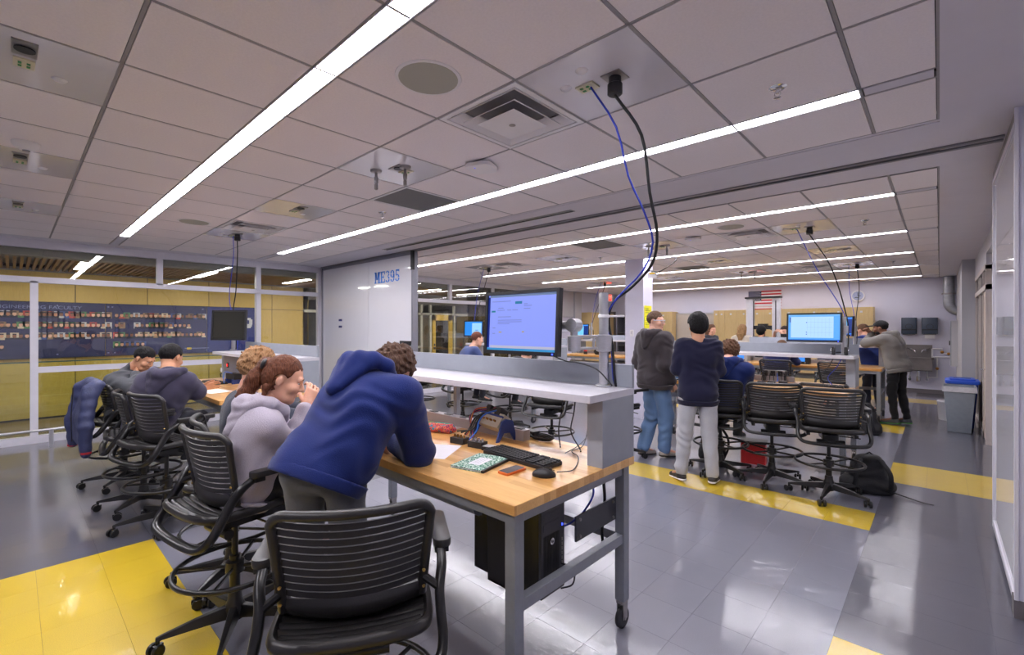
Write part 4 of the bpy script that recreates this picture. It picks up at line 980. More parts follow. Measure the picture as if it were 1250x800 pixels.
# foreground monitor
mon_c = (-1.745,1.955,1.628)
monitor(mon_c, .555, .365, 0, R(-3), 'large foreground monitor showing a web page, on the aluminium post', 'page')
P0 = at_z(737,472,1.277); post = mon_post(P0.x,P0.y,1.277,1.79,'aluminium monitor post with swing arm on the foreground shelf')
j = Vector((-1.435,2.04,0))
arm(post, (0,0), (j.x-P0.x,j.y-P0.y), .24)
m = MB(); m.tube([(j.x-P0.x,j.y-P0.y,.27),(j.x-P0.x,j.y-P0.y,.33)],.02,10); m.tube([(j.x-P0.x,j.y-P0.y,.335),(-1.56-P0.x,2.045-P0.y,.32),(-1.72-P0.x,2.03-P0.y,.34)],.022,10,flat=((0,0,1),1.3)); m.cone((j.x-P0.x,j.y-P0.y-.03,.335),(j.x-P0.x,j.y-P0.y+.03,.335),.036,.036,16); m.build('tilt_head', M_ALU, post, smooth=40)
m = MB(); m.tube([(-.03,0,.385),(.10,.05,.385)],.006,6); m.lathe([(.026,.375),(.031,.378),(.031,.392),(.026,.395)],n=16); m.build('cable_clip', M_WHITEP, post, smooth=40)
def cable(pts, r, m_, label, name='power_cable', cat='cable', group=None):
    return MB().tube(bez(pts,44), r, 7).build(name, m_, None, smooth=60, label=label, cat=cat, group=group)
ca = CABLES[0]
cable([(ca[2],ca[3],CZ-.09),at_d(783,165,2.2),at_d(793,235,2.22),at_d(802,285,2.28),at_d(796,322,2.36),at_d(772,350,2.45),at_d(750,368,2.5),at_d(743,390,2.58),(P0.x+.035,P0.y+.03,1.5),(P0.x+.05,P0.y+.035,1.30),(P0.x+.06,P0.y+.075,1.20),(P0.x+.03,P0.y+.08,.95)], .0075, M_BLKCABLE, 'thick black power cable dropping from the ceiling to the foreground monitor post')
cable([(ca[0],ca[1],CZ-.01),at_d(752,155,2.2),at_d(767,215,2.22),at_d(786,258,2.26),at_d(797,296,2.32),at_d(785,330,2.38),at_d(760,357,2.45),at_d(746,374,2.52),at_d(740,392,2.58),(P0.x+.03,P0.y+.028,1.5),(P0.x+.04,P0.y+.034,1.32),(P0.x+.04,P0.y+.08,1.2),(P0.x+.02,P0.y+.08,.95)], .005, M_BLUECABLE, 'bright blue data cable dropping from the ceiling to the foreground monitor post', 'data_cable')
# other monitors with their posts and drops
def station(u, v0, v1, Y, w, h, ang, kind, lab, pu, plab, ci, clab, zs=1.277):
    q0, q1 = at_y(u,v0,Y), at_y(u,v1,Y); zc = (q0.z+q1.z)/2
    monitor((q0.x,Y,zc), w, h, ang, R(-3), lab, kind)
    pp = at_y(pu,430,Y+.16); p_ = mon_post(pp.x,pp.y,zs,zs+.45,plab)
    arm(p_, (0,0), ((q0.x-pp.x)*.75,-.05), .3); MB().tube([((q0.x-pp.x)*.75,-.05,.3),(q0.x-pp.x,-.10,zc-zs)],.018,8).build('tilt_head', M_ALU, p_, smooth=40)
    c = CABLES[ci]; top = Vector((pp.x,pp.y,zs+.45))
    cable([(c[2],c[3],CZ-.09),((c[2]+top.x)/2+.05,(c[3]+top.y)/2,2.3),top+Vector((.02,.03,.02)),(pp.x+.04,pp.y+.03,zs+.2),(pp.x+.03,pp.y+.03,zs+.015)],.007,M_BLKCABLE,'black power cable '+clab)
    cable([(c[0],c[1],CZ-.01),((c[0]+top.x)/2-.03,(c[1]+top.y)/2,2.3),top+Vector((0,.03,.03)),(pp.x-.02,pp.y+.035,zs+.2),(pp.x-.03,pp.y+.03,zs+.015)],.005,M_BLUECABLE,'blue data cable '+clab,'data_cable')
q = at_y(279.5,400,1.95)
monitor((q.x,1.95,1.63), .48, .40, R(38), R(-4), 'dark unlit monitor on a post at the left bench', None)
pp = at_y(285,430,2.14); p_ = mon_post(pp.x,pp.y,1.277,1.70,'white monitor post on the shelf of the left bench')
MB().tube([(0,0,.32),(q.x-pp.x,-.12,.34)],.02,8).build('tilt_head', M_WHITEP, p_, smooth=40)
c = CABLES[1]; 
cable([(c[2],c[3],CZ-.09),(c[2],c[3],2.5),at_y(288,355,2.12),at_y(285,380,2.15),(pp.x+.03,pp.y+.03,1.5),(pp.x+.04,pp.y+.02,1.285)],.007,M_BLKCABLE,'black power cable hanging to the unlit monitor at the left bench')
cable([(c[0],c[1],CZ-.01),(c[0],c[1],2.5),at_y(280,360,2.12),at_y(283,383,2.15),(pp.x+.02,pp.y+.04,1.5),(pp.x+.10,pp.y+.02,1.285)],.005,M_BLUECABLE,'blue data cable hanging to the unlit monitor at the left bench','data_cable')
station(993,382.5,417.5,6.45,.56,.345,R(-2),'cad','large monitor with a chart window on the right workbench shelf',1030,'aluminium monitor post on the right workbench shelf',2,'swinging to the monitor on the right workbench')
station(578,391,412,6.45,.50,.33,R(8),'login','small light-blue monitor beyond the partition',578,'monitor post on the bench beyond the partition',3,'hanging to the light-blue monitor beyond the partition')
station(1030,385,412,10.35,.5,.36,R(-50),'grid','blue monitor turned aside on the rear right bench',1043,'aluminium monitor post on the rear right bench',4,'hanging to the rear right bench')
station(709,395,412,10.35,.5,.34,R(0),'grid','small blue monitor on the far left rear bench near the exit sign',722,'monitor post on the far left rear bench',5,'hanging to the far left rear bench')
# ================================================================= PEOPLE (implicit surfaces meshed with surface nets)
V = lambda *a: np.array(a, dtype=np.float64)
def unit(v): v = np.asarray(v, float); return v/(np.linalg.norm(v)+1e-9)
class SDF:
    def __init__(s, k=.03): s.p = []; s.k = k; s.disp = None; s.cuts = []
    def cone(s, a, b, r0, r1, k=None, flat=None):
        """tapered capsule; flat=(axis, f): section is f times thinner along the axis"""
        s.p.append(('c', V(*a), V(*b), r0, r1, s.k if k is None else k, flat)); return s
    def ell(s, c, r, k=None, rot=None):
        s.p.append(('e', V(*c), V(*r), rot, 0, s.k if k is None else k, None)); return s
    def sub(s, c, r, k=.01): s.p.append(('s', V(*c), r, None, 0, k, None)); return s
    def bbox(s, pad):
        lo, hi = V(9,9,9), V(-9,-9,-9)
        for q in s.p:
            if q[0] == 'c': pts = [(q[1],q[3]),(q[2],q[4])]
            elif q[0] == 'e': pts = [(q[1],max(q[2]))]
            else: continue
            for c, r in pts: lo = np.minimum(lo,c-r); hi = np.maximum(hi,c+r)
        return lo-pad, hi+pad
    def mesh(s, h, keep=None):
        lo, hi = s.bbox(.03+2*h); n = np.ceil((hi-lo)/h).astype(int)+1
        ax = [lo[i]+h*np.arange(n[i]) for i in range(3)]
        D = np.full(tuple(n), .25, dtype=np.float64)
        for q in s.p:
            typ, k = q[0], q[5]
            if typ == 'c': a0 = np.minimum(q[1]-q[3],q[2]-q[4]); a1 = np.maximum(q[1]+q[3],q[2]+q[4])
            elif typ == 'e': m = max(q[2]); a0 = q[1]-m; a1 = q[1]+m
            else: a0 = q[1]-q[2]; a1 = q[1]+q[2]
            pad = .05+k; i0 = np.maximum(0,np.floor((a0-pad-lo)/h).astype(int)); i1 = np.minimum(n,np.ceil((a1+pad-lo)/h).astype(int)+1)
            if (i1 <= i0).any(): continue
            sl = tuple(slice(i0[i],i1[i]) for i in range(3))
            X, Y, Z = np.meshgrid(*[ax[i][sl[i]] for i in range(3)], indexing='ij')
            P = np.stack([X,Y,Z],-1)
            if typ == 'c':
                a, b, r0, r1 = q[1:5]; ba = b-a; L2 = ba@ba+1e-12; pa = P-a
                t = np.clip((pa@ba)/L2,0,1); w = pa-t[...,None]*ba
                if q[6] is not None:
                    fa = np.asarray(q[6][0],float); w = w+((w@fa)*(q[6][1]-1))[...,None]*fa
                d = np.sqrt((w*w).sum(-1))-(r0+(r1-r0)*t)
            elif typ == 'e':
                w = P-q[1]
                if q[3] is not None: w = w@q[3]          # columns = local axes
                r = q[2]; kk = np.sqrt(((w/r)**2).sum(-1)); d = (kk-1)*min(r)*.9 if False else kk*(kk-1)/(np.sqrt(((w/(r*r))**2).sum(-1))+1e-9)
            else:
                d = np.sqrt(((P-q[1])**2).sum(-1))-q[2]
                A = D[sl]; D[sl] = np.maximum(A,-d); continue
            A = D[sl]; hh = np.clip(.5+.5*(A-d)/max(k,1e-5),0,1)
            D[sl] = A+(d-A)*hh-k*hh*(1-hh)
        X, Y, Z = np.meshgrid(*ax, indexing='ij')
        if s.disp is not None: D = D+s.disp(X,Y,Z)
        for c in s.cuts: D = np.maximum(D, c(X,Y,Z))
        return surface_nets(D, lo, h)
def surface_nets(D, lo, h):
    ins = D < 0
    c = [ins[i:D.shape[0]-1+i, j:D.shape[1]-1+j, k:D.shape[2]-1+k] for i in (0,1) for j in (0,1) for k in (0,1)]
    allin = np.logical_and.reduce(c); anyin = np.logical_or.reduce(c); act = anyin & ~allin
    idx = np.argwhere(act)
    if len(idx) == 0: return np.zeros((0,3)), np.zeros((0,4),int)
    off = [(i,j,k) for i in (0,1) for j in (0,1) for k in (0,1)]
    val = np.stack([D[idx[:,0]+o[0], idx[:,1]+o[1], idx[:,2]+o[2]] for o in off],1)
    acc = np.zeros((len(idx),3)); cnt = np.zeros(len(idx))
    for a in range(8):
        for b in range(a+1,8):
            if sum(abs(off[a][i]-off[b][i]) for i in range(3)) != 1: continue
            va, vb = val[:,a], val[:,b]; mk = (va < 0) != (vb < 0)
            t = np.where(mk, va/(va-vb+1e-12), 0)
            p = np.array(off[a])[None,:]+t[:,None]*(np.array(off[b])-np.array(off[a]))[None,:]
            acc += p*mk[:,None]; cnt += mk
    vs = lo+(idx+acc/cnt[:,None])*h
    vid = -np.ones(act.shape,int); vid[tuple(idx.T)] = np.arange(len(idx))
    F = []
    for axi in range(3):
        o1, o2 = [i for i in range(3) if i != axi]
        A = [slice(None)]*3; B = [slice(None)]*3; A[axi] = slice(0,-1); B[axi] = slice(1,None)
        for o in (o1,o2): A[o] = slice(1,-1); B[o] = slice(1,-1)
        a, b = ins[tuple(A)], ins[tuple(B)]
        e = np.argwhere(a != b)
        if len(e) == 0: continue
        sg = a[tuple(e.T)]
        base = e.copy(); base[:,o1] += 1; base[:,o2] += 1
        def g(d1,d2):
            q = base.copy(); q[:,o1] -= d1; q[:,o2] -= d2; return vid[tuple(q.T)]
        q = np.stack([g(1,1),g(0,1),g(0,0),g(1,0)],1)
        flip = sg if axi != 1 else ~sg
        q[~flip] = q[~flip][:,::-1]
        F.append(q)
    return vs, np.concatenate(F)
def np_mesh(name, parts, mats):
    """parts: list of (verts, quads, material index)"""
    me = bpy.data.meshes.new(name); vs = []; fs = []; mi = []; n = 0
    for v, f, m in parts:
        vs.append(np.asarray(v)); 
        if isinstance(f, np.ndarray): fs += (f+n).tolist(); mi += [m]*len(f)
        else:
            fs += [[i+n for i in q] for q in f]; mi += [m]*len(f)
        n += len(v)
    me.from_pydata(np.concatenate(vs).tolist(), [], fs)
    for m in mats: me.materials.append(m)
    me.polygons.foreach_set('material_index', mi); me.polygons.foreach_set('use_smooth', [True]*len(fs)); me.update(); return me
def folds(amp, f1=60, f2=23, seed=0, dirz=1.0):
    a, b, c = 1.3+seed*.7, 2.1+seed*1.3, .4+seed
    def fn(X,Y,Z):
        w = 1.6*np.sin(f2*X*.8+a+1.5*np.sin(f2*.5*Z+b))+1.6*np.sin(f2*Y*.9+c+np.sin(f2*.4*Z))
        m = .5+.5*np.sin(7*X+9*Z+a)*np.sin(8*Y-6*Z+b)
        return amp*m*(np.sin(f1*Z*dirz+w*1.7+a)+.6*np.sin(f1*.55*(Z*.7+X*.7)+w+b))
    return fn
def hair_noise(amp, f, seed=0):
    def fn(X,Y,Z):
        return amp*(np.sin(f*X+3*np.sin(f*.4*Y+seed))*np.sin(f*Y+2*np.sin(f*.5*Z))*np.sin(f*Z+seed+2*np.sin(f*.3*X))+.5*np.sin(2.1*f*(X+Y)+seed)*np.sin(1.9*f*(Z-Y)))
    return fn
def mat_cloth(name, rgb, rough=.85, var=.10, scale=260, bump=.25, sheen=.15): return mat(name, rgb, rough, var=var, scale=scale, bump=bump, sheen=sheen, spec=.25)
def mat_skin(name, rgb): 
    m = mat(name, rgb, .5, var=.06, scale=18, bump=.05, bscale=140); m.node_tree.nodes['Principled BSDF'].inputs['Subsurface Weight'].default_value = .08; m.node_tree.nodes['Principled BSDF'].inputs['Subsurface Radius'].default_value = (.02,.008,.005); return m
def mat_hair(name, rgb, stretch=(60,60,8)): return mat(name, rgb, .6, var=.4, scale=3, bump=.6, stretch=stretch, spec=.25)

def stand(H=1.75):
    k = H/1.75
    J = dict(pelvis=(0,0,.96),chest=(0,.0,1.28),neck=(0,-.02,1.47),head=(0,.02,1.63),
        sL=(-.185,-.01,1.42),sR=(.185,-.01,1.42),eL=(-.235,-.03,1.14),eR=(.235,-.03,1.14),wL=(-.23,.06,.90),wR=(.23,.06,.90),
        hL=(-.09,0,.92),hR=(.09,0,.92),kL=(-.10,.02,.51),kR=(.10,.02,.51),aL=(-.11,-.02,.09),aR=(.11,-.02,.09),tL=(-.13,.15,.03),tR=(.13,.15,.03))
    return {n: V(*p)*k for n, p in J.items()}
def sit(z=.66, lean=.12):
    p = z+.10
    J = dict(pelvis=(0,.0,p),chest=(0,-.02+lean*.5,p+.31),neck=(0,.02+lean,p+.49),head=(0,.08+lean*1.3,p+.64),
        sL=(-.18,lean,p+.45),sR=(.18,lean,p+.45),eL=(-.25,.14+lean,p+.22),eR=(.25,.14+lean,p+.22),wL=(-.13,.36+lean,p+.21),wR=(.13,.36+lean,p+.21),
        hL=(-.09,.02,p-.01),hR=(.09,.02,p-.01),kL=(-.13,.36,p-.02),kR=(.13,.36,p-.02),aL=(-.12,.26,.42),aR=(.12,.26,.42),tL=(-.13,.40,.36),tR=(.13,.40,.36))
    return {n: V(*q) for n, q in J.items()}
def head_frame(yaw, pitch, roll=0):
    m = Euler((pitch, roll, yaw), 'XYZ').to_matrix(); return np.array(m)     # columns: right, forward, up
def add_hand(s, w, d, side, pn, curl=.6, size=1.0):
    """palm and five fingers; w wrist, d hand direction, side +1 right / -1 left, pn palm-facing normal"""
    d = unit(d); pn = unit(pn-d*(pn@d)); b = np.cross(d,pn)*side            # b points to the thumb side
    q = lambda x, y, z: w+size*(d*x+b*y+pn*z)
    s.cone(w-d*.05, w+d*.01, .026*size, .025*size, .012)
    for y in (-.026,-.009,.009,.026): s.cone(q(.01,y*.6,0), q(.085,y,0), .015*size, .0125*size, .012)
    for y, L, r in ((.030,.070,.0085),(.010,.080,.009),(-.011,.074,.0085),(-.030,.058,.0075)):
        p = q(.088,y,0); a = curl*.5
        for seg, l in enumerate((.45,.32,.23)):
            n_ = p+size*L*l*1.1*(d*math.cos(a)+pn*math.sin(a)+b*.06*(1 if y > 0 else -1)); s.cone(p, n_, r*size*(1-.08*seg), r*size*(.94-.08*seg), .004); p = n_; a += curl*.8
    p = q(.02,.03,.006); a = .5
    for l, r in ((.042,.0125),(.032,.0105),(.024,.009)):
        n_ = p+size*l*unit(d*math.cos(a)*.9+b*math.sin(a)+pn*(.25+.35*curl)); s.cone(p,n_,r*size,r*size*.9,.006); p = n_; a -= .25
def person(label, loc, ang, J, skin, hair, top, legs, shoes, hd=(0,0,0), opt=None, res=1.0, hands='LR'):
    """body mesh (root) with clothing and hair as children; all in the person's own frame"""
    o = dict(hood=False, loose=.0, collar=0, short=False, hair_style='short', female=False, curlL=.7, curlR=.7, pnL=(1,0,0), pnR=(-1,0,0), neckskin=True, fold=.004, cap=None, glasses=False, pantloose=.0, hem=0, sleeve=1.0, beard=None, seed=0)
    o.update(opt or {})
    F = 1.0/1.0
    up = unit(J['neck']-J['pelvis']); lat = unit(J['sR']-J['sL']); fwd = unit(np.cross(up,lat)); 
    hf = head_frame(*hd); hc = J['head']
    HP = lambda x, y, z: hc+hf@V(x,y,z)
    msk = mat_skin(*skin); mh = mat_hair(*hair)
    fs = .93 if o['female'] else 1.0
    # --- body: coarse core + fine head + fine hands
    core = SDF(.05)
    lathip = unit(J['hR']-J['hL'])
    core.cone(J['pelvis']-lathip*.06, J['pelvis']+lathip*.06, .10, .10, flat=(fwd,1.1)); core.cone(J['pelvis'],J['chest'],.10,.12,flat=(fwd,1.2))
    core.cone(J['chest']-lat*.06,J['chest']+lat*.06,.105,.105,flat=(fwd,1.15)); core.cone(J['sL']-up*.01,J['sR']-up*.01,.055,.055)
    core.cone(J['chest'],J['neck'],.09,.052)
    for s_ in 'LR':
        core.cone(J['s'+s_],J['e'+s_],.050,.040,.03); core.cone(J['e'+s_],J['w'+s_],.040,.026,.02)
        core.cone(J['h'+s_],J['k'+s_],.080,.055,.04); core.cone(J['k'+s_],J['a'+s_],.055,.036,.02); core.cone(J['a'+s_],J['t'+s_],.036,.03,.02)
    core.cone(J['neck']-up*.03,J['neck'].copy()*.45+HP(0,-.015,-.05)*.55,.058*fs,.054*fs,.03); core.cone(J['neck'],HP(0,-.012,-.06),.055*fs,.052*fs,.03)
    parts = [(*core.mesh(.014*res),0)]
    h = SDF(.02)
    h.ell(HP(0,-.012,.03),(.074,.094,.088),.02,hf); h.ell(HP(0,.026,-.035),(.060,.066,.086),.025,hf)
    h.cone(HP(-.028,.05,-.088),HP(.028,.05,-.088),.026*fs,.026*fs,.03); h.cone(HP(0,.068,-.100),HP(0,.072,-.098),.020,.018,.02)
    h.cone(HP(0,.086,.012),HP(0,.107,-.026),.008,.0125,.012); h.cone(HP(-.012,.094,-.031),HP(.012,.094,-.031),.0085,.0085,.008)
    h.cone(HP(-.036,.079,.026),HP(.036,.079,.026),.011,.011,.015); h.cone(HP(-.019,.083,-.062),HP(.019,.083,-.062),.0085,.0085,.008); h.cone(HP(-.015,.081,-.071),HP(.015,.081,-.071),.0085,.0085,.006)
    for s_ in (-1,1):
        h.ell(HP(s_*.044,.058,-.028),(.026,.026,.024),.02,hf); h.ell(HP(s_*.076,-.012,-.008),(.009,.017,.027),.006,hf); h.cone(HP(s_*.079,-.020,.002),HP(s_*.080,-.022,-.012),.008,.007,.005)
    h.cone(HP(0,-.02,-.05),J['neck'],.052*fs,.056*fs,.03); h.cone(J['neck'],J['neck']-up*.06,.056*fs,.06*fs,.03)
    for s_ in (-1,1): h.sub(HP(s_*.031,.098,.006),.0155)
    for s_ in (-1,1): h.cone(HP(s_*.020,.0835,.0165),HP(s_*.043,.077,.015),.0062,.0055,.004); h.cone(HP(s_*.021,.0815,-.006),HP(s_*.042,.0755,-.005),.0052,.005,.004)
    parts.append((*h.mesh(.0055*max(1,res*.9)),0))
    eye = MB()
    for s_ in (-1,1):
        c = HP(s_*.031,.0715,.006); eye.sphere(c,.0125,10)
        c2 = HP(s_*.031,.0785,.005); eye.sphere(c2,.0068,8,mi=1)
    ef0 = [f for f, m in zip(eye.f,eye.m) if m == 0]; ef1 = [f for f, m in zip(eye.f,eye.m) if m == 1]
    parts.append((np.array(eye.v),ef0,1)); parts.append((np.array(eye.v),ef1,2))
    lip = SDF(.004); lip.cone(HP(-.017,.0895,-.063),HP(.017,.0895,-.063),.0045,.0045); lip.cone(HP(-.014,.087,-.071),HP(.014,.087,-.071),.005,.005); parts.append((*lip.mesh(.003),3))
    if hands:
        for s_ in hands:
            hs = SDF(.008); d = J['w'+s_]-J['e'+s_]; d = np.array(o.get('hd'+s_, d),float)
            add_hand(hs, J['w'+s_]+unit(d)*.012, d, 1 if s_ == 'R' else -1, V(*o['pn'+s_]), o['curl'+s_]); parts.append((*hs.mesh(.0045*max(1,res*.8)),0))
    body = link('person', np_mesh('person', parts, [msk, mat('eye_white',(196,190,186),.2,var=.02), mat('eye_dark',(40,28,22),.15,var=.1), mat('lip_'+skin[0],(int(skin[1][0]*.86),int(skin[1][1]*.62),int(skin[1][2]*.62)),.45,var=.05)]), None, loc, label=label, cat='person')
    body.rotation_euler = (0,0,ang)
    # --- top
    tn, trgb = top[0], top[1]; mt = mat_cloth('cloth_'+tn+'_%d_%d_%d' % trgb, trgb)
    L = o['loose']; t = SDF(.05)
    hemd = J['pelvis']-up*(.02+o['hem'])
    t.cone(hemd-lathip*.085, hemd+lathip*.085, .105+L, .105+L, flat=(fwd,1.12)); t.cone(J['pelvis']+up*.06-lathip*.07,J['pelvis']+up*.06+lathip*.07,.11+L,.11+L,flat=(fwd,1.1))
    bk = J['pelvis']-fwd*.04-up*.03; t.cone(bk-lathip*.06,bk+lathip*.06,.104+L*.8,.104+L*.8)
    mid = (J['pelvis']+J['chest'])/2; t.cone(mid-lat*.07,mid+lat*.07,.115*fs+L,.115*fs+L,flat=(fwd,1.1))
    t.cone(J['chest']-lat*.075,J['chest']+lat*.075,.122*fs+L,.122*fs+L,flat=(fwd,1.08))
    t.cone(J['chest']+up*.08-lat*.08,J['chest']+up*.08+lat*.08,.11*fs+L*.8,.11*fs+L*.8,flat=(fwd,1.1))
    t.cone(J['sL']-up*.005+lat*.02,J['sR']-up*.005-lat*.02,.068*fs+L*.5,.068*fs+L*.5); nk = J['neck'] if (o['hood'] or o['collar']) else J['neck']-up*.05
    t.cone(J['chest']+up*.1,nk,.10,.062,.04)
    t.cone(J['sL']+lat*.05+up*.02,nk,.055,.055,.04); t.cone(J['sR']-lat*.05+up*.02,nk,.055,.055,.04)
    for s_ in 'LR':
        e, w_ = J['e'+s_], J['w'+s_]; r0, r1, r2 = (.068*fs+L*.6,.056*fs+L*.6,.040+L*.4)
        t.cone(J['s'+s_],e,r0,r1,.03)
        sl = o['sleeve']
        t.cone(e,e+(w_-e)*(.93*sl),r1,r2,.025)
        if sl > .9: t.cone(w_-(w_-e)*.10,w_-(w_-e)*.02,.037,.036,.008)
    if o['collar']: t.cone(J['neck']-up*.02,J['neck']*.5+HP(0,-.015,-.06)*.5,.072,.066,.02)
    pl0, pn_, lh = hemd-up*.105, up, lathip; lim = .21+L
    def hem_cut(X,Y,Z):
        x, y, z = X-pl0[0], Y-pl0[1], Z-pl0[2]
        return np.where(np.abs(x*lh[0]+y*lh[1]+z*lh[2]) < lim, -(x*pn_[0]+y*pn_[1]+z*pn_[2]), -1)
    t.cuts = [hem_cut]
    t.disp = folds(o['fold'],seed=o['seed']); vs, fs_ = t.mesh(.0105*res)
    g = link({'tee':'shirt','navy_tee':'shirt'}.get(tn,tn), np_mesh(tn,[(vs,fs_,0)],[mt]), body)
    if o['hood']:
        n0 = J['neck']+up*.018; b = -fwd; q = SDF(.016)
        ring = [n0+fwd*.085+lat*.045-up*.06, n0+fwd*.055+lat*.10-up*.01, n0+b*.015+lat*.118+up*.018, n0+b*.08+lat*.088+up*.022, n0+b*.118+lat*.03+up*.01, n0+b*.118-lat*.03+up*.01, n0+b*.08-lat*.088+up*.022, n0+b*.015-lat*.118+up*.018, n0+fwd*.055-lat*.10-up*.01, n0+fwd*.085-lat*.045-up*.06]
        for i, (a_, b_) in enumerate(zip(ring, ring[1:])):
            r_a, r_b = (.026+.012*math.sin(PI*i/9), .026+.012*math.sin(PI*(i+1)/9)); q.cone(a_,b_,r_a,r_b)
        # flap hanging down the back in two soft layers
        for sx in (-1,1):
            q.cone(n0+b*.10+lat*sx*.085-up*.01, n0+b*.145+lat*sx*.035-up*.15, .034,.022,.03); q.cone(n0+b*.13+lat*sx*.03-up*.02, n0+b*.150-up*.165, .034,.020,.03)
        q.disp = folds(.003,70,26,seed=o['seed']+6); vs, fs_ = q.mesh(.0085*max(.9,res)); link('hood', np_mesh('hood',[(vs,fs_,0)],[mt]), g)
    # ribbed hem and cuffs
    hb = SDF(.05); hb.cone(hemd-up*.0-lathip*.085,hemd-up*.0+lathip*.085,.112+L,.112+L,flat=(fwd,1.12)); hb.cone(bk-up*.02-lathip*.06,bk-up*.02+lathip*.06,.106+L*.8,.106+L*.8); hb.cone(hemd-up*.06-lathip*.085,hemd-up*.06+lathip*.085,.112+L,.112+L,flat=(fwd,1.12)); p0, un = hemd-up*.09, up
    hb.cuts = [lambda X,Y,Z: np.abs((X-p0[0])*un[0]+(Y-p0[1])*un[1]+(Z-p0[2])*un[2])-.028]
    vs, fs_ = hb.mesh(.008*res)
    if len(vs): link('hem_band', np_mesh('hem_band',[(vs,fs_,0)],[mt]), g)
    # --- trousers
    ln, lrgb = legs; ml_ = mat_cloth('cloth_'+ln+'_%d_%d_%d' % lrgb, lrgb); PL = o['pantloose']
    t = SDF(.045); t.cone(J['pelvis']-lathip*.065,J['pelvis']+lathip*.065,.108,.108,flat=(fwd,1.1)); t.cone(J['pelvis']+up*.06-lathip*.06,J['pelvis']+up*.06+lathip*.06,.10,.10,flat=(fwd,1.12))
    bk = J['pelvis']-fwd*.04-up*.03; t.cone(bk-lathip*.06,bk+lathip*.06,.092,.092)
    for s_ in 'LR':
        t.cone(J['h'+s_],J['k'+s_],.092+PL*.5,.066+PL,.035); an = J['a'+s_]+(J['k'+s_]-J['a'+s_])*.06; t.cone(J['k'+s_],an,.066+PL,.050+PL,.025)
    t.disp = folds(.0075,44,18,seed=o['seed']+3); vs, fs_ = t.mesh(.0115*res); link(ln, np_mesh(ln,[(vs,fs_,0)],[ml_]), body)
    # --- shoes
    shn, srgb, sole = shoes
    for s_ in 'LR':
        a, tt = J['a'+s_], J['t'+s_]; d = unit(tt-a); zdn = np.cross(unit(np.cross(V(0,0,1),V(d[0],d[1],0))),d); fd = unit(V(d[0],d[1],0)); dn = V(0,0,-1)
        if abs(d[2]) > .75: dn = -unit(np.cross(np.cross(d,V(0,0,1)),d))
        hl = a+dn*(.045)-d*.03; te = tt+d*.03
        t = SDF(.02); t.cone(a+dn*.0,a+dn*.03,.043,.044); t.cone(hl,te,.040,.036,flat=(dn,1.15)); t.cone(a+dn*.015,a+d*.09+dn*.02,.04,.034)
        vs, fs_ = t.mesh(.0085*res); me = np_mesh('shoe',[(vs,fs_,0)],[mat('shoe_%d_%d_%d' % srgb,srgb,.6,var=.12,scale=60,bump=.1)]); so = link('shoe', me, body)
        t = SDF(.01); t.cone(hl+dn*.022,te+dn*.018,.043,.039,flat=(dn,2.6)); vs, fs_ = t.mesh(.007*res); link('sole', np_mesh('sole',[(vs,fs_,0)],[mat('sole_%d_%d_%d' % sole,sole,.6,var=.06)]), so)
    # --- hair
    hs = o['hair_style']; t = SDF(.02); thick = {'short':.010,'curly':.026,'bowl':.027,'pony':.008,'long':.014,'crop':.007}[hs]
    t.ell(HP(0,-.014,.034),(.074+thick,.094+thick,.088+thick),.02,hf)
    if hs in ('curly','bowl','long','pony'): t.ell(HP(0,-.04,-.01),(.072+thick*.8,.066+thick,.085),.02,hf)
    if hs == 'bowl': t.ell(HP(0,-.050,-.045),(.064,.055,.085),.02,hf)
    inv = np.linalg.inv(hf)
    def face_cut(X,Y,Z):
        P = np.stack([X-hc[0],Y-hc[1],Z-hc[2]],-1)@inv.T; x, y, z = P[...,0],P[...,1],P[...,2]
        hl_ = {'short':.058,'curly':.05,'bowl':.045,'pony':.072,'long':.060,'crop':.062}[hs]
        front = np.maximum((y-.028)*1.0, 0)*0+np.minimum(y-.016-.55*np.clip(z-.012,0,.1), hl_-z+(.0 if hs != 'bowl' else -.01))      # in front of the ears only above the hairline
        low = {'short':-.055,'curly':-.075,'bowl':-.112,'pony':-.07,'long':-.11,'crop':-.05}[hs]
        side = np.minimum(np.minimum(y+.018,.050-np.abs(y+.018)),0.028-z)*0-1
        ear = .034-np.sqrt((y+.008)**2+((z+.012)*.8)**2)
        ear = np.where((np.abs(x) > .05) & (hs in ('short','crop','bowl','pony')), ear, -1)
        low = low+.010*np.sin(230*x+2*np.sin(90*y))*np.sin(150*y+1.)
        d = np.maximum(front+.004*np.sin(260*x), low-z); return np.maximum(d, ear)
    t.cuts = [face_cut]
    lowv = {'short':-.055,'curly':-.075,'bowl':-.112,'pony':-.07,'long':-.11,'crop':-.05}[hs]
    hn = hair_noise({'short':.0035,'curly':.013,'bowl':.003,'pony':.003,'long':.004,'crop':.002}[hs], {'short':120,'curly':85,'bowl':140,'pony':130,'long':110,'crop':150}[hs], o['seed'])
    def hair_disp(X,Y,Z):
        P = np.stack([X-hc[0],Y-hc[1],Z-hc[2]],-1)@inv.T; y, z = P[...,1], P[...,2]
        tp = np.clip((lowv+.055-z)/.055,0,1)*thick*(.8 if hs != 'bowl' else .7)+np.clip((y-.02)/.05,0,1)*thick*(.9 if hs in ('pony','short','crop','long') else .4)
        return hn(X,Y,Z)+tp
    t.disp = hair_disp
    pr = [(*t.mesh(.0058*max(1,res*.9)),0)]
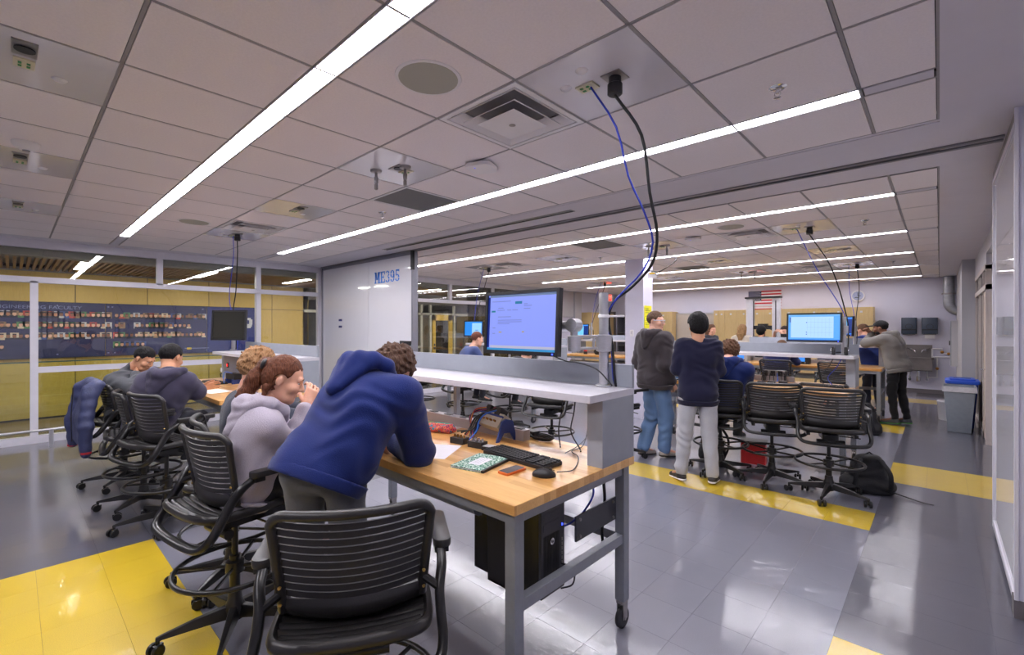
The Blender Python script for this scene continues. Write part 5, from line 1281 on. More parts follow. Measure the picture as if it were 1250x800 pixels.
    if hs == 'pony':
        t = SDF(.02); pts = [np.array(HP(0,-.105,.045))]+[np.array(q) for q in o['tail']]
        rr = [.028,.036,.042,.036,.018]
        for i in range(len(pts)-1): t.cone(pts[i],pts[i+1],rr[i],rr[i+1])
        for q in ((.055,-.06,-.06),(-.055,-.06,-.06)): t.cone(HP(q[0],-.02,.0),HP(*q),.018,.016); t.cone(HP(*q),HP(q[0]*1.05,-.05,-.17),.016,.006)
        t.disp = hair_noise(.005,90,3); pr.append((*t.mesh(.007),0))
    if hs == 'long':
        t = SDF(.02)
        for x in (-.05,-.02,.02,.05): t.cone(HP(x,-.08,.02),HP(x*1.1,-.085,-.12),.036,.03); t.cone(HP(x*1.1,-.085,-.12),HP(x*.7,-.08,-.24),.03,.012)
        for x in (-.075,.075): t.cone(HP(x,-.03,0),HP(x*1.05,-.02,-.17),.024,.014)
        t.disp = hair_noise(.006,70,2); pr.append((*t.mesh(.008),0))
    ho = link('hair', np_mesh('hair',pr,[mh]), body)
    if hs == 'pony':
        t = SDF(.01); t.cone(HP(-.004,-.122,.042),HP(.004,-.122,.042),.031,.031,flat=(hf@V(0,1,0),1.9)); link('hair_tie', np_mesh('hair_tie',[(*t.mesh(.005),0)],[M_BLACK]), ho)
    br = SDF(.004)
    for s_ in (-1,1): br.cone(HP(s_*.018,.090,.028),HP(s_*.044,.080,.031),.0045,.003)
    link('eyebrows', np_mesh('eyebrows',[(*br.mesh(.003),0)],[mh]), body)
    if o['beard']:
        t = SDF(.02); t.ell(HP(0,.03,-.075),(.064,.066,.06),.02,hf); t.cuts = [lambda X,Y,Z: ((np.stack([X-hc[0],Y-hc[1],Z-hc[2]],-1)@inv.T)[...,2]+.048), lambda X,Y,Z: -((np.stack([X-hc[0],Y-hc[1],Z-hc[2]],-1)@inv.T)[...,1]-.0)]
        t.disp = hair_noise(.003,150,1); link('beard', np_mesh('beard',[(*t.mesh(.006),0)],[mh]), body)
    if o['cap']:
        mc = mat_cloth('cap_cloth',o['cap']); t = SDF(.01); t.ell(HP(0,-.012,.045),(.090,.110,.092),.01,hf)
        t.cuts = [lambda X,Y,Z: .040-((np.stack([X-hc[0],Y-hc[1],Z-hc[2]],-1)@inv.T)[...,2])]
        pr = [(*t.mesh(.006),0)]; t = SDF(.01); t.ell(HP(0,.125,.052),(.075,.085,.012),.01,hf); pr.append((*t.mesh(.005),0)); link('cap', np_mesh('cap',pr,[mc]), body)
    if o['glasses']:
        gm = MB(); HV = lambda x,y,z: Vector(HP(x,y,z))
        for s_ in (-1,1): gm.tube([HV(s_*.066,.088,.018),HV(s_*.084,.06,.018),HV(s_*.084,-.005,.012)],.0045,6,flat=None)
        gm.tube([HV(-.066,.088,.020),HV(-.03,.108,.022),HV(.03,.108,.022),HV(.066,.088,.020)],.0035,6)
        go = gm.build('safety_glasses', mat('clear_plastic',(214,222,240),.15,var=.02), body, smooth=60)
        lm_ = MB(); lm_.grid(lambda u,v: tuple(HP((u*2-1)*.066, .110-.022*(u*2-1)**2, .020-.042*v)),8,3); lm_.build('lens', mat_glass('lens_glass',(.94,.95,1),1.0,0,.08), go, smooth=60)
    return body
def world_pose(J, loc, ang, pts):
    """override joints given as world points"""
    c, s = math.cos(-ang), math.sin(-ang)
    for n, p in pts.items():
        x, y, z = p[0]-loc[0], p[1]-loc[1], p[2]-(loc[2] if len(loc) > 2 else 0)
        J[n] = V(c*x-s*y, s*x+c*y, z)
    return J
SK1, SK2, SK3, SK4 = ('skin_light',(224,168,140)), ('skin_tan',(206,150,116)), ('skin_rosy',(230,178,152)), ('skin_brown',(128,84,62))
BLK, BRN, DBR, BLN = ('hair_black',(17,15,17)), ('hair_brown',(96,66,46)), ('hair_dark_brown',(58,42,36)), ('hair_blond',(150,116,78))
# ---- the students
def A(u, v, d): p = at_d(u, v, d); return (p.x, p.y, p.z)
# blue hoodie, leaning over the foreground bench
ang = face_ang(-.55,.83); loc = (-2.05,.97,0)
J = stand(1.80)
J = world_pose(J, loc, ang, {'pelvis':A(396,572,2.10),'chest':A(432,508,2.2),'neck':A(450,458,2.30),'head':A(479,453,2.45),
    'sL':A(412,484,2.40),'sR':A(492,482,2.18),'eR':A(511,553,2.33),'wR':A(482,541,2.48),'eL':A(428,540,2.55),'wL':A(462,544,2.56)})
J['hL'] = J['pelvis']+V(-.10,.0,-.04); J['hR'] = J['pelvis']+V(.10,.0,-.04)
J['kL'] = V(-.11,.03,.50); J['kR'] = V(.10,.03,.50); J['aL'] = V(-.12,-.04,.09); J['aR'] = V(.11,-.04,.09); J['tL'] = V(-.14,.13,.03); J['tR'] = V(.13,.13,.03)
person('person in royal blue hoodie and grey trousers leaning over the foreground workbench', loc, ang, J, SK3, ('hair_wavy_brown',(84,60,46)), ('hoodie',(20,37,98)), ('trousers',(86,88,94)), ('sneaker',(40,40,44),(200,200,200)), (R(-35),R(-52),0), dict(hood=True,loose=.038,hair_style='curly',fold=.0055,pnL=(0,0,-1),pnR=(0,0,-1),curlL=.5,curlR=.5,hem=-.06,seed=1), .8)
# girl in light grey hoodie
ang = face_ang(.10,.99); loc = (-2.70,.86,0); J = sit(.69,.20)
J = world_pose(J, loc, ang, {'head':A(347,463,2.50),'neck':A(326,499,2.50),'wR':A(373,497,2.62),'eR':A(352,548,2.5)})
J['eL'] = V(-.24,.30,.95); J['wL'] = V(-.05,.42,1.02)
J['sL'] = J['neck']+V(-.16,-.03,-.07); J['sR'] = J['neck']+V(.16,-.03,-.07); J['chest'] = (J['neck']*.62+J['pelvis']*.38)+V(0,-.04,0)
tl_ = world_pose({}, loc, ang, {'a':A(326,445,2.5),'b':A(312,462,2.47),'c':A(299,482,2.45),'d':A(287,505,2.44)})
person('person with a long brown ponytail in a light grey hoodie seated at the bench', loc, ang, J, SK1, ('hair_chestnut',(98,56,36)), ('hoodie',(176,168,180)), ('trousers',(36,36,42)), ('sneaker',(60,60,66),(210,210,210)), (R(-22),R(-22),0), dict(hood=True,loose=.012,hair_style='pony',female=True,fold=.006,hem=-.02,seed=2,pnR=(-1,0,0),curlR=.9,tail=[tl_[k] for k in 'abcd']), .8)
# curly blond student behind her
ang = face_ang(.2,.98); loc = (-3.30,1.0,0); J = sit(.66,.22); J = world_pose(J, loc, ang, {'head':A(316,450,3.12),'neck':A(300,483,3.12)})
J['sL'] = J['neck']+V(-.18,-.02,-.07); J['sR'] = J['neck']+V(.18,-.02,-.07); J['chest'] = J['neck']*.6+J['pelvis']*.4
person('person with curly light brown hair in a dark navy jacket, behind the ponytail', loc, ang, J, SK3, ('hair_sandy',(152,114,78)), ('jacket',(44,48,62)), ('trousers',(40,42,52)), ('sneaker',(50,50,54),(200,200,200)), (R(-5),R(-24),0), dict(loose=.02,hair_style='curly',seed=3), 1.1)
# dark purple hoodie at the left bench
ang = face_ang(-.25,.97); loc = (-5.22,.84,0); J = sit(.66,.26); J = world_pose(J, loc, ang, {'head':A(209,437,4.25),'neck':A(205,457,4.15),'eR':A(240,478,4.30),'wR':A(238,474,4.55),'sR':A(228,466,4.2),'sL':A(180,466,4.15),'eL':A(182,490,4.4)})
J['wL'] = V(-.12,.50,.99); J['chest'] = J['neck']*.6+J['pelvis']*.4
person('person in a dark purple-grey hoodie seen from behind at the left bench', loc, ang, J, SK2, BLK, ('hoodie',(66,62,82)), ('trousers',(40,40,48)), ('sneaker',(40,40,44),(180,180,180)), (R(28),R(-20),0), dict(hood=True,loose=.035,hair_style='short',seed=4,fold=.006), 1.2)
# charcoal sweater, profile
ang = face_ang(.62,.78); loc = (-6.12,.80,0); J = sit(.66,.22); J = world_pose(J, loc, ang, {'head':A(176,438,4.95),'neck':A(156,455,4.98),'wR':A(166,456,4.85)})
J['sL'] = J['neck']+V(-.18,-.03,-.07); J['sR'] = J['neck']+V(.18,-.03,-.07); J['chest'] = J['neck']*.6+J['pelvis']*.4; J['eR'] = V(.22,.22,.98)
person('person in a charcoal sweater with short black hair bending over the left bench', loc, ang, J, SK2, BLK, ('sweater',(62,64,70)), ('trousers',(30,30,34)), ('sneaker',(40,40,44),(180,180,180)), (R(-6),R(-34),0), dict(loose=.015,hair_style='short',collar=1,seed=5,curlR=1.0,fold=.004), 1.1)
# standing, charcoal hoodie and jeans, safety glasses
ang = face_ang(.35,.94); loc = (-2.60,5.42,0); J = stand(1.80)
J['eR'] = V(.22,-.06,1.15); J['wR'] = V(.19,.10,.93); J['eL'] = V(-.24,-.04,1.15); J['wL'] = V(-.21,.12,.93)
J['kR'] = V(.09,.10,.52); J['aR'] = V(.10,.06,.09); J['tR'] = V(.12,.24,.03); J['kL'] = V(-.08,.04,.52); J['aL'] = V(-.08,-.12,.09); J['tL'] = V(-.10,.05,.03)
person('person standing in a charcoal hoodie and blue jeans, wearing clear safety glasses', loc, ang, J, SK3, ('hair_short_brown',(84,62,46)), ('hoodie',(62,56,60)), ('jeans',(104,134,178)), ('sneaker',(190,180,170),(60,56,52)), (R(-62),R(-6),0), dict(hood=True,loose=.048,pantloose=.026,hair_style='short',glasses=True,seed=6,pnR=(-1,0,0),curlR=.9), 1.0)
# standing, navy tee and grey joggers, back to camera
ang = face_ang(-.52,.85); loc = (-1.84,4.83,0); J = stand(1.74)
J['sL'][0] = -.165; J['sR'][0] = .165; J['eL'] = V(-.21,.02,1.16); J['eR'] = V(.21,.02,1.16); J['wL'] = V(-.02,.20,1.13); J['wR'] = V(.04,.23,1.10)
J['aL'] = V(-.17,-.02,.09); J['tL'] = V(-.22,.13,.03); J['kL'] = V(-.13,.02,.50); J['aR'] = V(.13,-.06,.09); J['tR'] = V(.19,.08,.03); J['kR'] = V(.11,.0,.50)
person('person standing with back to camera in a navy shirt and light grey joggers', loc, ang, J, SK2, BLK, ('shirt',(28,28,54)), ('joggers',(178,178,182)), ('sneaker',(38,38,42),(226,220,222)), (R(6),R(-3),0), dict(loose=.008,pantloose=.012,hair_style='bowl',seed=7,fold=.006,sleeve=.72,hem=.02), 1.0)
# seated bright blue hoodie
ang = face_ang(-.05,1); loc = (-1.80,5.36,0); J = sit(.66,.24); J = world_pose(J, loc, ang, {'head':A(891,430,5.30),'neck':A(889,444,5.15),'eR':A(910,470,5.35)})
J['sL'] = J['neck']+V(-.19,-.02,-.06); J['sR'] = J['neck']+V(.19,-.02,-.06); J['chest'] = J['neck']*.6+J['pelvis']*.4; J['wR'] = V(.10,.58,.98)
person('person in a bright blue hoodie seated with back to camera at the right workbench', loc, ang, J, SK3, BRN, ('hoodie',(28,44,102)), ('trousers',(70,74,84)), ('sneaker',(40,40,44),(180,180,180)), (0,R(-25),0), dict(hood=True,loose=.028,hair_style='curly',seed=8), 1.2)
# grey hoodie and black cap leaning on the rear bench
ang = face_ang(-.92,.38); loc = (-.52,9.95,0); J = stand(1.80)
J['chest'] += V(0,.06,-.02); J['neck'] += V(0,.15,-.06); J['head'] += V(0,.22,-.09)
for s_ in 'LR': J['s'+s_] += V(0,.13,-.06)
J['eL'] = V(-.20,.36,1.33); J['wL'] = V(.02,.44,1.42); J['eR'] = V(.20,.36,1.33); J['wR'] = V(.02,.40,1.50)
J['kR'] = V(.09,-.02,.51); J['aR'] = V(.10,-.10,.09); J['tR'] = V(.12,.10,.03); J['aL'] = V(-.1,-.02,.09); J['tL'] = V(-.12,.17,.03)
person('person in a grey hoodie, black cap and black trousers leaning at the rear right bench', loc, ang, J, SK4, BLK, ('hoodie',(122,118,114)), ('trousers',(26,26,30)), ('sneaker',(74,78,82),(70,140,58)), (R(10),R(-6),0), dict(hood=True,loose=.028,pantloose=.0,hair_style='crop',cap=(28,28,32),beard=True,seed=9), 1.2)
# navy shirt, behind him
ang = face_ang(-.70,.7); loc = (-.92,10.95,0); J = stand(1.74); J['chest'] += V(0,.08,-.02); J['neck'] += V(0,.16,-.06); J['head'] += V(0,.22,-.08)
for s_ in 'LR': J['s'+s_] += V(0,.14,-.06); J['e'+s_] += V(0,.2,.06); J['w'+s_] += V(0,.3,.22)
person('person in a navy shirt and grey trousers leaning behind the black-capped person', loc, ang, J, SK1, BRN, ('shirt',(44,62,128)), ('trousers',(72,76,86)), ('sneaker',(60,60,66),(180,180,180)), (R(10),R(-12),0), dict(loose=.015,hair_style='short',seed=10), 1.5)
# background students
def bg(label, loc, f, J, sk, hr, top, style, hd=(0,R(-10),0), legs=('trousers',(46,48,58)), **k):
    person(label, loc, face_ang(*f), J, sk, hr, top, legs, ('sneaker',(50,50,54),(180,180,180)), hd, dict(hair_style=style, **k), 1.6)
q = at_y(868,405,11.35); bg('person with long brown hair in a dark jacket, in front of the whiteboard', (q.x,q.y,0), (.8,-.3), stand(1.66), SK1, BRN, ('jacket',(52,54,62)), 'long', seed=11, female=True)
q = at_y(906,405,11.3); bg('person with long blond hair in a cream top, left of the load frame', (q.x,q.y,0), (.1,1), stand(1.66), SK3, BLN, ('sweater',(196,186,172)), 'long', seed=12, female=True)
q = at_y(929,412,11.75); bg('person with black hair between the load frame columns', (q.x,q.y,0), (.1,1), stand(1.62), SK2, BLK, ('shirt',(60,62,74)), 'bowl', seed=13)
q = at_y(952,405,11.3); J = stand(1.62); J['eL'] = V(-.22,.12,1.22); J['wL'] = V(-.10,.24,1.44); J['eR'] = V(.22,.12,1.22); J['wR'] = V(.10,.24,1.44)
bg('person holding up a black camera right of the load frame', (q.x+.10,q.y,0), (-.3,-1), J, SK3, DBR, ('shirt',(70,70,84)), 'short', seed=14, sleeve=.6)
J = sit(.66,.26); J['head'] += V(0,.04,-.16); J['neck'] += V(0,.02,-.10); J['sL'][2] -= .08; J['sR'][2] -= .08; bg('person with long brown hair in a navy jacket, seen under the right shelf', (-2.12,9.12,0), (0,1), J, SK1, BRN, ('jacket',(40,46,92)), 'long', (0,R(-15),0), seed=15, female=True, loose=.015)
q = at_y(1016,421,11.3); bg('person with brown hair barely showing under the right workbench monitor', (q.x,q.y,0), (0,-1), stand(1.56), SK1, BRN, ('shirt',(90,96,120)), 'short', seed=16)
q = at_y(565,424,5.15); bg('blurred person with reddish brown hair beyond the partition, left of the light-blue monitor', (q.x,q.y+.04,0), (.3,.95), sit(.66,.12), SK3, ('hair_auburn',(110,64,50)), ('shirt',(70,84,130)), 'short', seed=17)
J = sit(.66,.34); J['head'] = V(0,.42,1.18); J['neck'] = V(0,.36,1.07); J['chest'] = V(0,.14,.98); J['aR'] = V(.30,.34,.60); J['tR'] = V(.40,.44,.56)
J['sL'] = V(-.17,.32,1.04); J['sR'] = V(.17,.32,1.04); J['eL'] = V(-.24,.46,.97); J['eR'] = V(.24,.46,.97); J['wL'] = V(-.08,.60,.96); J['wR'] = V(.08,.60,.96)
bg('person with bushy blond hair bending low beyond the foreground monitor', (-4.95,5.24,0), (.1,1), J, SK3, ('hair_golden',(176,132,74)), ('jacket',(34,34,40)), 'curly', (0,R(-35),0), seed=18)
# ================================================================= THINGS ON THE FOREGROUND BENCH
def wood(u, v): return at_z(u, v, BT)
# keyboard
def keyboard(c, ang, label):
    t = thing('keyboard', label, 'keyboard', c, ang, 'black keyboards')
    MB().rbox((0,0,.010),(.445,.15,.018),.012,3).build('case', M_BLACK, t, bevel=.003)
    k = MB()
    for r_ in range(6):
        y = .058-r_*.0215-(.006 if r_ > 0 else 0)
        for i in range(15):
            if r_ == 5 and 3 < i < 9: continue
            x = -.208+i*.0193; k.box((x-.008,y-.008,.019),(x+.008,y+.008,.026))
        if r_ == 5: k.box((-.208+3.6*.0193,y-.008,.019),(-.208+8.4*.0193,y+.008,.026))
        for i in range(3): k.box((.098+i*.0193-.008,y-.008,.019),(.098+i*.0193+.008,y+.008,.026))
        for i in range(3): k.box((.168+i*.0193-.008,y-.008,.019),(.168+i*.0193+.008,y+.008,.026))
    k.build('keys', mat('key_black',(40,40,44),.6,var=.05), t, kind='stuff')
    return t
a, b = wood(600,552), wood(690,577); kc = (wood(592,548)+wood(688,575))/2
d = wood(681,580)-wood(590,553); keyboard((kc.x,kc.y,BT), math.atan2(d.y,d.x), 'black keyboard on the foreground workbench beside the green notebook')
c = at_z(1003,472,BT); keyboard((c.x,c.y,BT), R(-2), 'black keyboard on the right workbench behind the empty chairs')
c = at_z(262,468,BT); keyboard((c.x,c.y,BT), R(4), 'black keyboard on the left bench beside the papers')
# mouse
def mouse(c, ang, label):
    t = thing('computer_mouse', label, 'mouse', c, ang, 'black computer mice')
    s_ = SDF(.02); s_.ell((0,0,.008),(.032,.056,.03),.01); s_.cuts = [lambda X,Y,Z: .001-Z]; 
    vs, fs = s_.mesh(.005); link('shell', np_mesh('shell',[(vs,fs,0)],[M_BLACK]), t)
    MB().cone((-.005,.03,.034),(.005,.03,.034),.008,.008,10).build('wheel', M_RUBBER, t, smooth=40); MB().tube([(0,.05,.030),(0,.02,.0375),(0,.0,.0385)],.0012,5).build('button_gap', M_BLACKG, t)
    return t
mc = wood(664,582); mouse((mc.x,mc.y,BT), R(-60), 'black mouse at the front of the foreground workbench')
c = at_z(1032,474,BT); mouse((c.x,c.y,BT), R(-10), 'black mouse on the right workbench beside the keyboard')
cable([wood(680,582)+Vector((0,0,.02)), wood(700,575)+Vector((0,0,.006)), wood(706,560)+Vector((0,0,.006)), wood(698,553)+Vector((0,0,.01)), wood(712,545)+Vector((0,0,.006)), wood(718,530)+Vector((0,0,.05))], .0025, M_BLKCABLE, 'thin black mouse cord curling on the foreground workbench', 'thin_cable')
cable([wood(690,556)+Vector((0,0,.012)), wood(705,546)+Vector((0,0,.006)), wood(716,534)+Vector((0,0,.006)), wood(721,520)+Vector((0,0,.04)), wood(716,505)+Vector((0,0,.10))], .0025, M_BLKCABLE, 'thin black keyboard cord rising beside the shelf upright', 'thin_cable')
# composition notebook
cn = [wood(545,572), wood(590,554.5), wood(622,562), wood(590,579)]; cc_ = sum(cn, Vector())/4; e1 = ((cn[1]-cn[0])+(cn[2]-cn[3]))/2; an = math.atan2(e1.y,e1.x); L_, W_ = .245, .19
nb = thing('composition_notebook','green marbled composition notebook with white label on the foreground workbench','notebook',(cc_.x,cc_.y,BT),an)
MB().box((-L_/2,-W_/2,.002),(L_/2,W_/2,.009)).build('pages', M_PAPER, nb)
mm = bpy.data.materials.new('marbled_green'); mm.use_nodes = True; nt = mm.node_tree; bb = nt.nodes['Principled BSDF']; tcn = nt.nodes.new('ShaderNodeTexCoord'); vz = nt.nodes.new('ShaderNodeTexNoise'); vz.inputs['Scale'].default_value = 95; vz.inputs['Detail'].default_value = 3; nt.links.new(tcn.outputs['Object'],vz.inputs['Vector'])
rp = nt.nodes.new('ShaderNodeValToRGB'); rp.color_ramp.interpolation = 'CONSTANT'; rp.color_ramp.elements[0].color = (*lin((26,120,92)),1); rp.color_ramp.elements[1].position = .52; rp.color_ramp.elements[1].color = (*lin((214,232,222)),1); nt.links.new(vz.outputs[0],rp.inputs[0]); nt.links.new(rp.outputs[0],bb.inputs['Base Color']); bb.inputs['Roughness'].default_value = .4
MB().box((-L_/2-.003,-W_/2-.003,.009),(L_/2+.003,W_/2+.003,.0115)).box((-L_/2-.003,-W_/2-.003,0),(L_/2+.003,W_/2+.003,.002)).build('cover', mm, nb)
MB().box((-L_/2-.004,-W_/2-.004,.0),(L_/2+.004,-W_/2+.010,.0122)).build('spine_tape', M_BLACK, nb)
lb = MB().box((-.06,-.03,.0115),(.06,.04,.0122)).build('title_label', M_PAPER, nb)
q = MB()
for y in (.02,.005,-.01): q.box((-.045,y,.0122),(.045,y+.0015,.0125))
q.build('label_lines', mat('line_grey',(150,150,150),.6,var=.02), lb)
# phone
pc = wood(625,576); ph = thing('smartphone','smartphone in an orange case beside the notebook','phone',(pc.x,pc.y,BT),an+R(-12))
MB().rbox((0,0,.006),(.135,.068,.011),.010,4).build('case', mat('orange_case',(226,110,40),.45,var=.04), ph, bevel=.002, smooth=40)
MB().rbox((0,0,.0122),(.122,.058,.0014),.006,3).build('screen', mat('phone_glass',(92,92,96),.08,var=.05), ph)
# papers
def paper(u, v, an_, label, sx=.2, sy=.28): 
    c_ = wood(u,v); MB().box((-sx/2,-sy/2,0),(sx/2,sy/2,.0012)).build('paper_sheet', M_PAPER, None, loc=(c_.x,c_.y,BT), label=label, cat='paper', group='loose papers').rotation_euler = (0,0,an_)
paper(533,551,R(30),'white paper sheet by the elbow of the blue hoodie'); paper(548,519,R(5),'white paper sheet beside the patterned pencil case',.28,.2); paper(262,478,R(12),'white paper sheets on the left bench',.3,.22)
# patterned pencil case with zip pull
c_ = wood(533,528); s_ = SDF(.02); s_.cone((-.10,0,.03),(.10,0,.03),.032,.030); s_.cone((.1,0,.03),(.13,0,.024),.03,.012); s_.disp = folds(.003,90,40)
vs, fs = s_.mesh(.006); mp_ = bpy.data.materials.new('woven_pattern'); mp_.use_nodes = True; nt = mp_.node_tree; bb = nt.nodes['Principled BSDF']; tcn = nt.nodes.new('ShaderNodeTexCoord'); vr = nt.nodes.new('ShaderNodeTexVoronoi'); vr.inputs['Scale'].default_value = 42; nt.links.new(tcn.outputs['Object'],vr.inputs['Vector'])
rp = nt.nodes.new('ShaderNodeValToRGB'); rp.color_ramp.interpolation = 'CONSTANT'; es = rp.color_ramp.elements; es[0].color = (*lin((196,60,90)),1); es[1].position = .28; es[1].color = (*lin((226,150,60)),1)
for pos, cl in ((.4,(120,40,90)),(.55,(214,80,70)),(.72,(60,120,140))): e_ = es.new(pos); e_.color = (*lin(cl),1)
nt.links.new(vr.outputs['Distance'],rp.inputs[0]); nt.links.new(rp.outputs[0],bb.inputs['Base Color']); bb.inputs['Roughness'].default_value = .8
pcs = thing('pencil_case','red and orange patterned soft pencil case behind the blue sleeve','pencil case',(c_.x,c_.y,BT),R(25)); link('pouch', np_mesh('pouch',[(vs,fs,0)],[mp_]), pcs)
MB().tube([(-.1,0,.064),(0,.004,.065),(.1,0,.061)],.003,6).build('zip', mat('zip_teal',(60,170,150),.5,var=.05), pcs)
# measurement unit: light chassis on blue feet with plug-in modules
qa, qb = wood(572,527), wood(622,545); dq = (qb-qa); oc = (qa+qb)/2+Vector((0,.05,0)); an2 = math.atan2(dq.y,dq.x)
dq_ = thing('measurement_chassis','beige and blue data acquisition chassis with plug-in modules and coloured wires','lab instrument',(oc.x,oc.y,BT),an2)
M_NB = mat('instrument_blue',(40,62,130),.45,var=.05); M_BG = mat('instrument_beige',(196,188,170),.45,var=.04)
MT = Matrix.Translation((0,0,.09))@Matrix.Rotation(R(-35),4,'X')
MB().cbox((0,0,0),(.25,.09,.075),M=MT).build('chassis', M_BG, dq_, bevel=.003)
MB().box((-.128,-.048,.030),(.128,-.040,.042),M=MT).build('blue_trim', M_NB, dq_)
for s in (-1,1):
    f = MB(); pts = [(-.07,0),(-.05,0),(-.015,.05),(.03,.05),(.06,0),(.08,0),(.05,.12),(.0,.135),(-.03,.12)]
    vs_ = [(s*.135+dx,y,z) for dx in (-.006,.006) for (y,z) in pts]; n = len(pts); f.add(vs_,[tuple(range(n-1,-1,-1)),tuple(range(n,2*n))]+[(i,(i+1)%n,n+(i+1)%n,n+i) for i in range(n)])
    f.build('foot', M_NB, dq_)
for i in range(4):
    md = MB().box((-.115+.058*i,-.03,.037),(-.065+.058*i,.03,.10 if i in (0,2) else .06),M=MT).build('module', M_BLACK if i % 2 == 0 else M_BG, dq_, bevel=.002)
tm = MB()
for i in range(5): tm.cone(MT@Vector((-.09+.042*i,-.046,.0)),MT@Vector((-.09+.042*i,-.062,.0)),.007,.006,8)
tm.build('terminals', mat('brass',(170,120,60),.35,.8), dq_, smooth=40)
for i, cl in enumerate(((190,40,50),(220,180,50),(70,50,120),(40,40,44),(200,60,120),(60,60,66))):
    MB().tube(bez([MT@Vector((-.10+.012*i,-.0,.10)),(-.14-.004*i,-.04,.16-.005*i),(-.15-.006*i,-.07,.10),(-.13+.01*i,-.10,.03),(-.10+.02*i,-.14,.012)],20),.003,5).build('wire', mat('wire_%d' % i,cl,.5,var=.05), dq_, smooth=60)
for i in range(3): MB().tube(bez([MT@Vector((-.04,0,.10)),(-.06-.02*i,-.06,.12),(-.08-.02*i,-.10,.05),(-.16+.05*i,-.17,.03)],20),.0055,6).build('lead', M_BLKCABLE, dq_, smooth=60)
MB().tube(bez([MT@Vector((.02,-.0,.10)),(-.01,-.05,.15),(-.03,-.09,.10),(.0,-.12,.06),(.02,-.18,.02),(.03,-.20,.012)],24),.0045,6).build('blue_lead', mat('lead_blue',(40,110,220),.45,var=.05), dq_, smooth=60)
bn = [(561,541,'small black connector box with gold posts, left of three by the keyboard'),(583,546,'small black connector box with silver knobs, middle of three by the keyboard'),(600,550,'small black connector box, right of three by the keyboard')]
for i, (u, v, lab) in enumerate(bn):
    c_ = wood(u,v); t = thing('connector_box', lab, 'connector box', (c_.x,c_.y,BT), an2+R(20), 'small black connector boxes'); MB().box((-.05,-.03,0),(.05,.03,.035 if i < 2 else .022)).build('case', M_BLACK, t, bevel=.002)
    if i < 2:
        for k in range(4): MB().cone((-.036+.024*k,.0,.035),(-.036+.024*k,0,.052),.008,.006,10).build('terminal_post', mat('brass',(170,120,60),.35,.8) if i == 0 else M_CHROME, t, smooth=40)
    else: MB().box((-.045,-.025,.022),(.045,.025,.024)).build('label_plate', M_LAM, t)
q = wood(645,533); t = thing('power_brick','black power adapter with coiled leads behind the keyboard','power adapter',(q.x,q.y+.02,BT),R(-5)); MB().rbox((0,0,.02),(.12,.06,.038),.008,3).build('brick', M_BLACK, t, bevel=.003)
for k in range(4): MB().tube([(.06+.085*math.cos(a)*(.8+.1*k)+.06,-.02+.045*math.sin(a)*(.8+.1*k),.006+.006*k) for a in np.linspace(0,2*PI,20,endpoint=False)],.004,5,closed=True).build('coiled_lead', M_BLKCABLE, t, smooth=60)
for i, u in enumerate((689,704)):
    x_ = at_y(u,480,2.24).x; cable([(x_,2.235,1.24),(x_+.01,2.2,1.12),(x_-.005,2.19,1.0),(x_+.02+.05*i,2.17,BT+.006),(x_+.06+.05*i,2.12,BT+.006)],.004,M_BLKCABLE,'thin black lead hanging from under the foreground shelf, '+('left' if i == 0 else 'right')+' of two','hanging_lead')
q = at_y(688,425,2.06); MB().tube(bez([(q.x-.06,2.05,1.44),(q.x+.02,2.06,1.415),(q.x+.10,2.05,1.412),(q.x+.2,2.08,1.38),(q.x+.28,2.1,1.30)],20),.004,6).build('monitor_lead', M_BLKCABLE, None, smooth=60, label='black leads drooping under the foreground monitor', cat='cable')
# computer tower in its holder
t = thing('computer_tower','black desktop computer tower slung under the foreground workbench','computer',(-1.545,1.70,.37))
MB().box((-.215,-.085,0),(.215,.085,.44)).build('case', M_BLACKG, t, bevel=.004)
fr = MB().box((.215,-.087,0),(.232,.087,.442)).build('front_bezel', mat('bezel_grey',(58,58,64),.45,var=.05), t, bevel=.003)
for z in (.41,.365,.32): MB().box((.232,-.075,z-.017),(.2345,.05,z+.017)).build('drive_cover', mat('bezel_grey',(58,58,64),.45), fr, bevel=.001)
g = MB()
for k in range(14): g.box((.232,-.07+.0085*k,.05),(.2345,-.066+.0085*k,.28))
g.build('vent_ribs', M_BLACK, fr)
lg = MB(); lg.lathe([(.001,.0),(.015,0),(.015,.003)],n=18,M=Matrix.Translation((.234,-.012,.245))@Matrix.Rotation(PI/2,4,'Y')); lg = lg.build('logo_disc', M_CHROME, fr, smooth=40)
text('logo_letters','hp',.018,M_BLACKG,(.2385,-.012,.245),(PI/2,0,PI/2),lg,extrude=.0005)
MB().cbox((.2345,.066,.30),(.003,.006,.01)).build('power_light', mat_emit('led_blue',(60,80,255),4), fr)
pt = MB()
for k in range(6): pt.cbox((.2335,.066,.12+.022*k),(.003,.007,.014))
pt.build('front_ports', M_STEEL, fr)
MB().rbox((-.10,-.088,.30),(.03,.008,.09),.012,3,axis=1).build('side_latch', M_BLACK, t)
h_ = thing('tower_holder','black metal strap holder for the computer tower under the bench','bracket',(-1.545,1.70,.35)); 
m = MB(); m.box((-.1,-.1,0),(.1,.1,.012)); m.box((-.1,-.1,0),(.1,-.092,.47)); m.box((-.1,.092,0),(.1,.1,.47)); m.build('strap', M_BLACK, h_)
cable([(-1.31,1.755,.49),(-1.27,1.80,.46),(-1.26,1.78,.40),(-1.30,1.74,.38)],.004,M_BLKCABLE,'short black cord looping at the front of the computer tower','thin_cable')
cable([(-1.36,2.02,.86),(-1.32,2.05,.75),(-1.34,2.0,.66),(-1.36,1.92,.62),(-1.36,1.84,.62)],.005,M_BLUECABLE,'blue cable under the foreground workbench beside the bracket plate','data_cable')
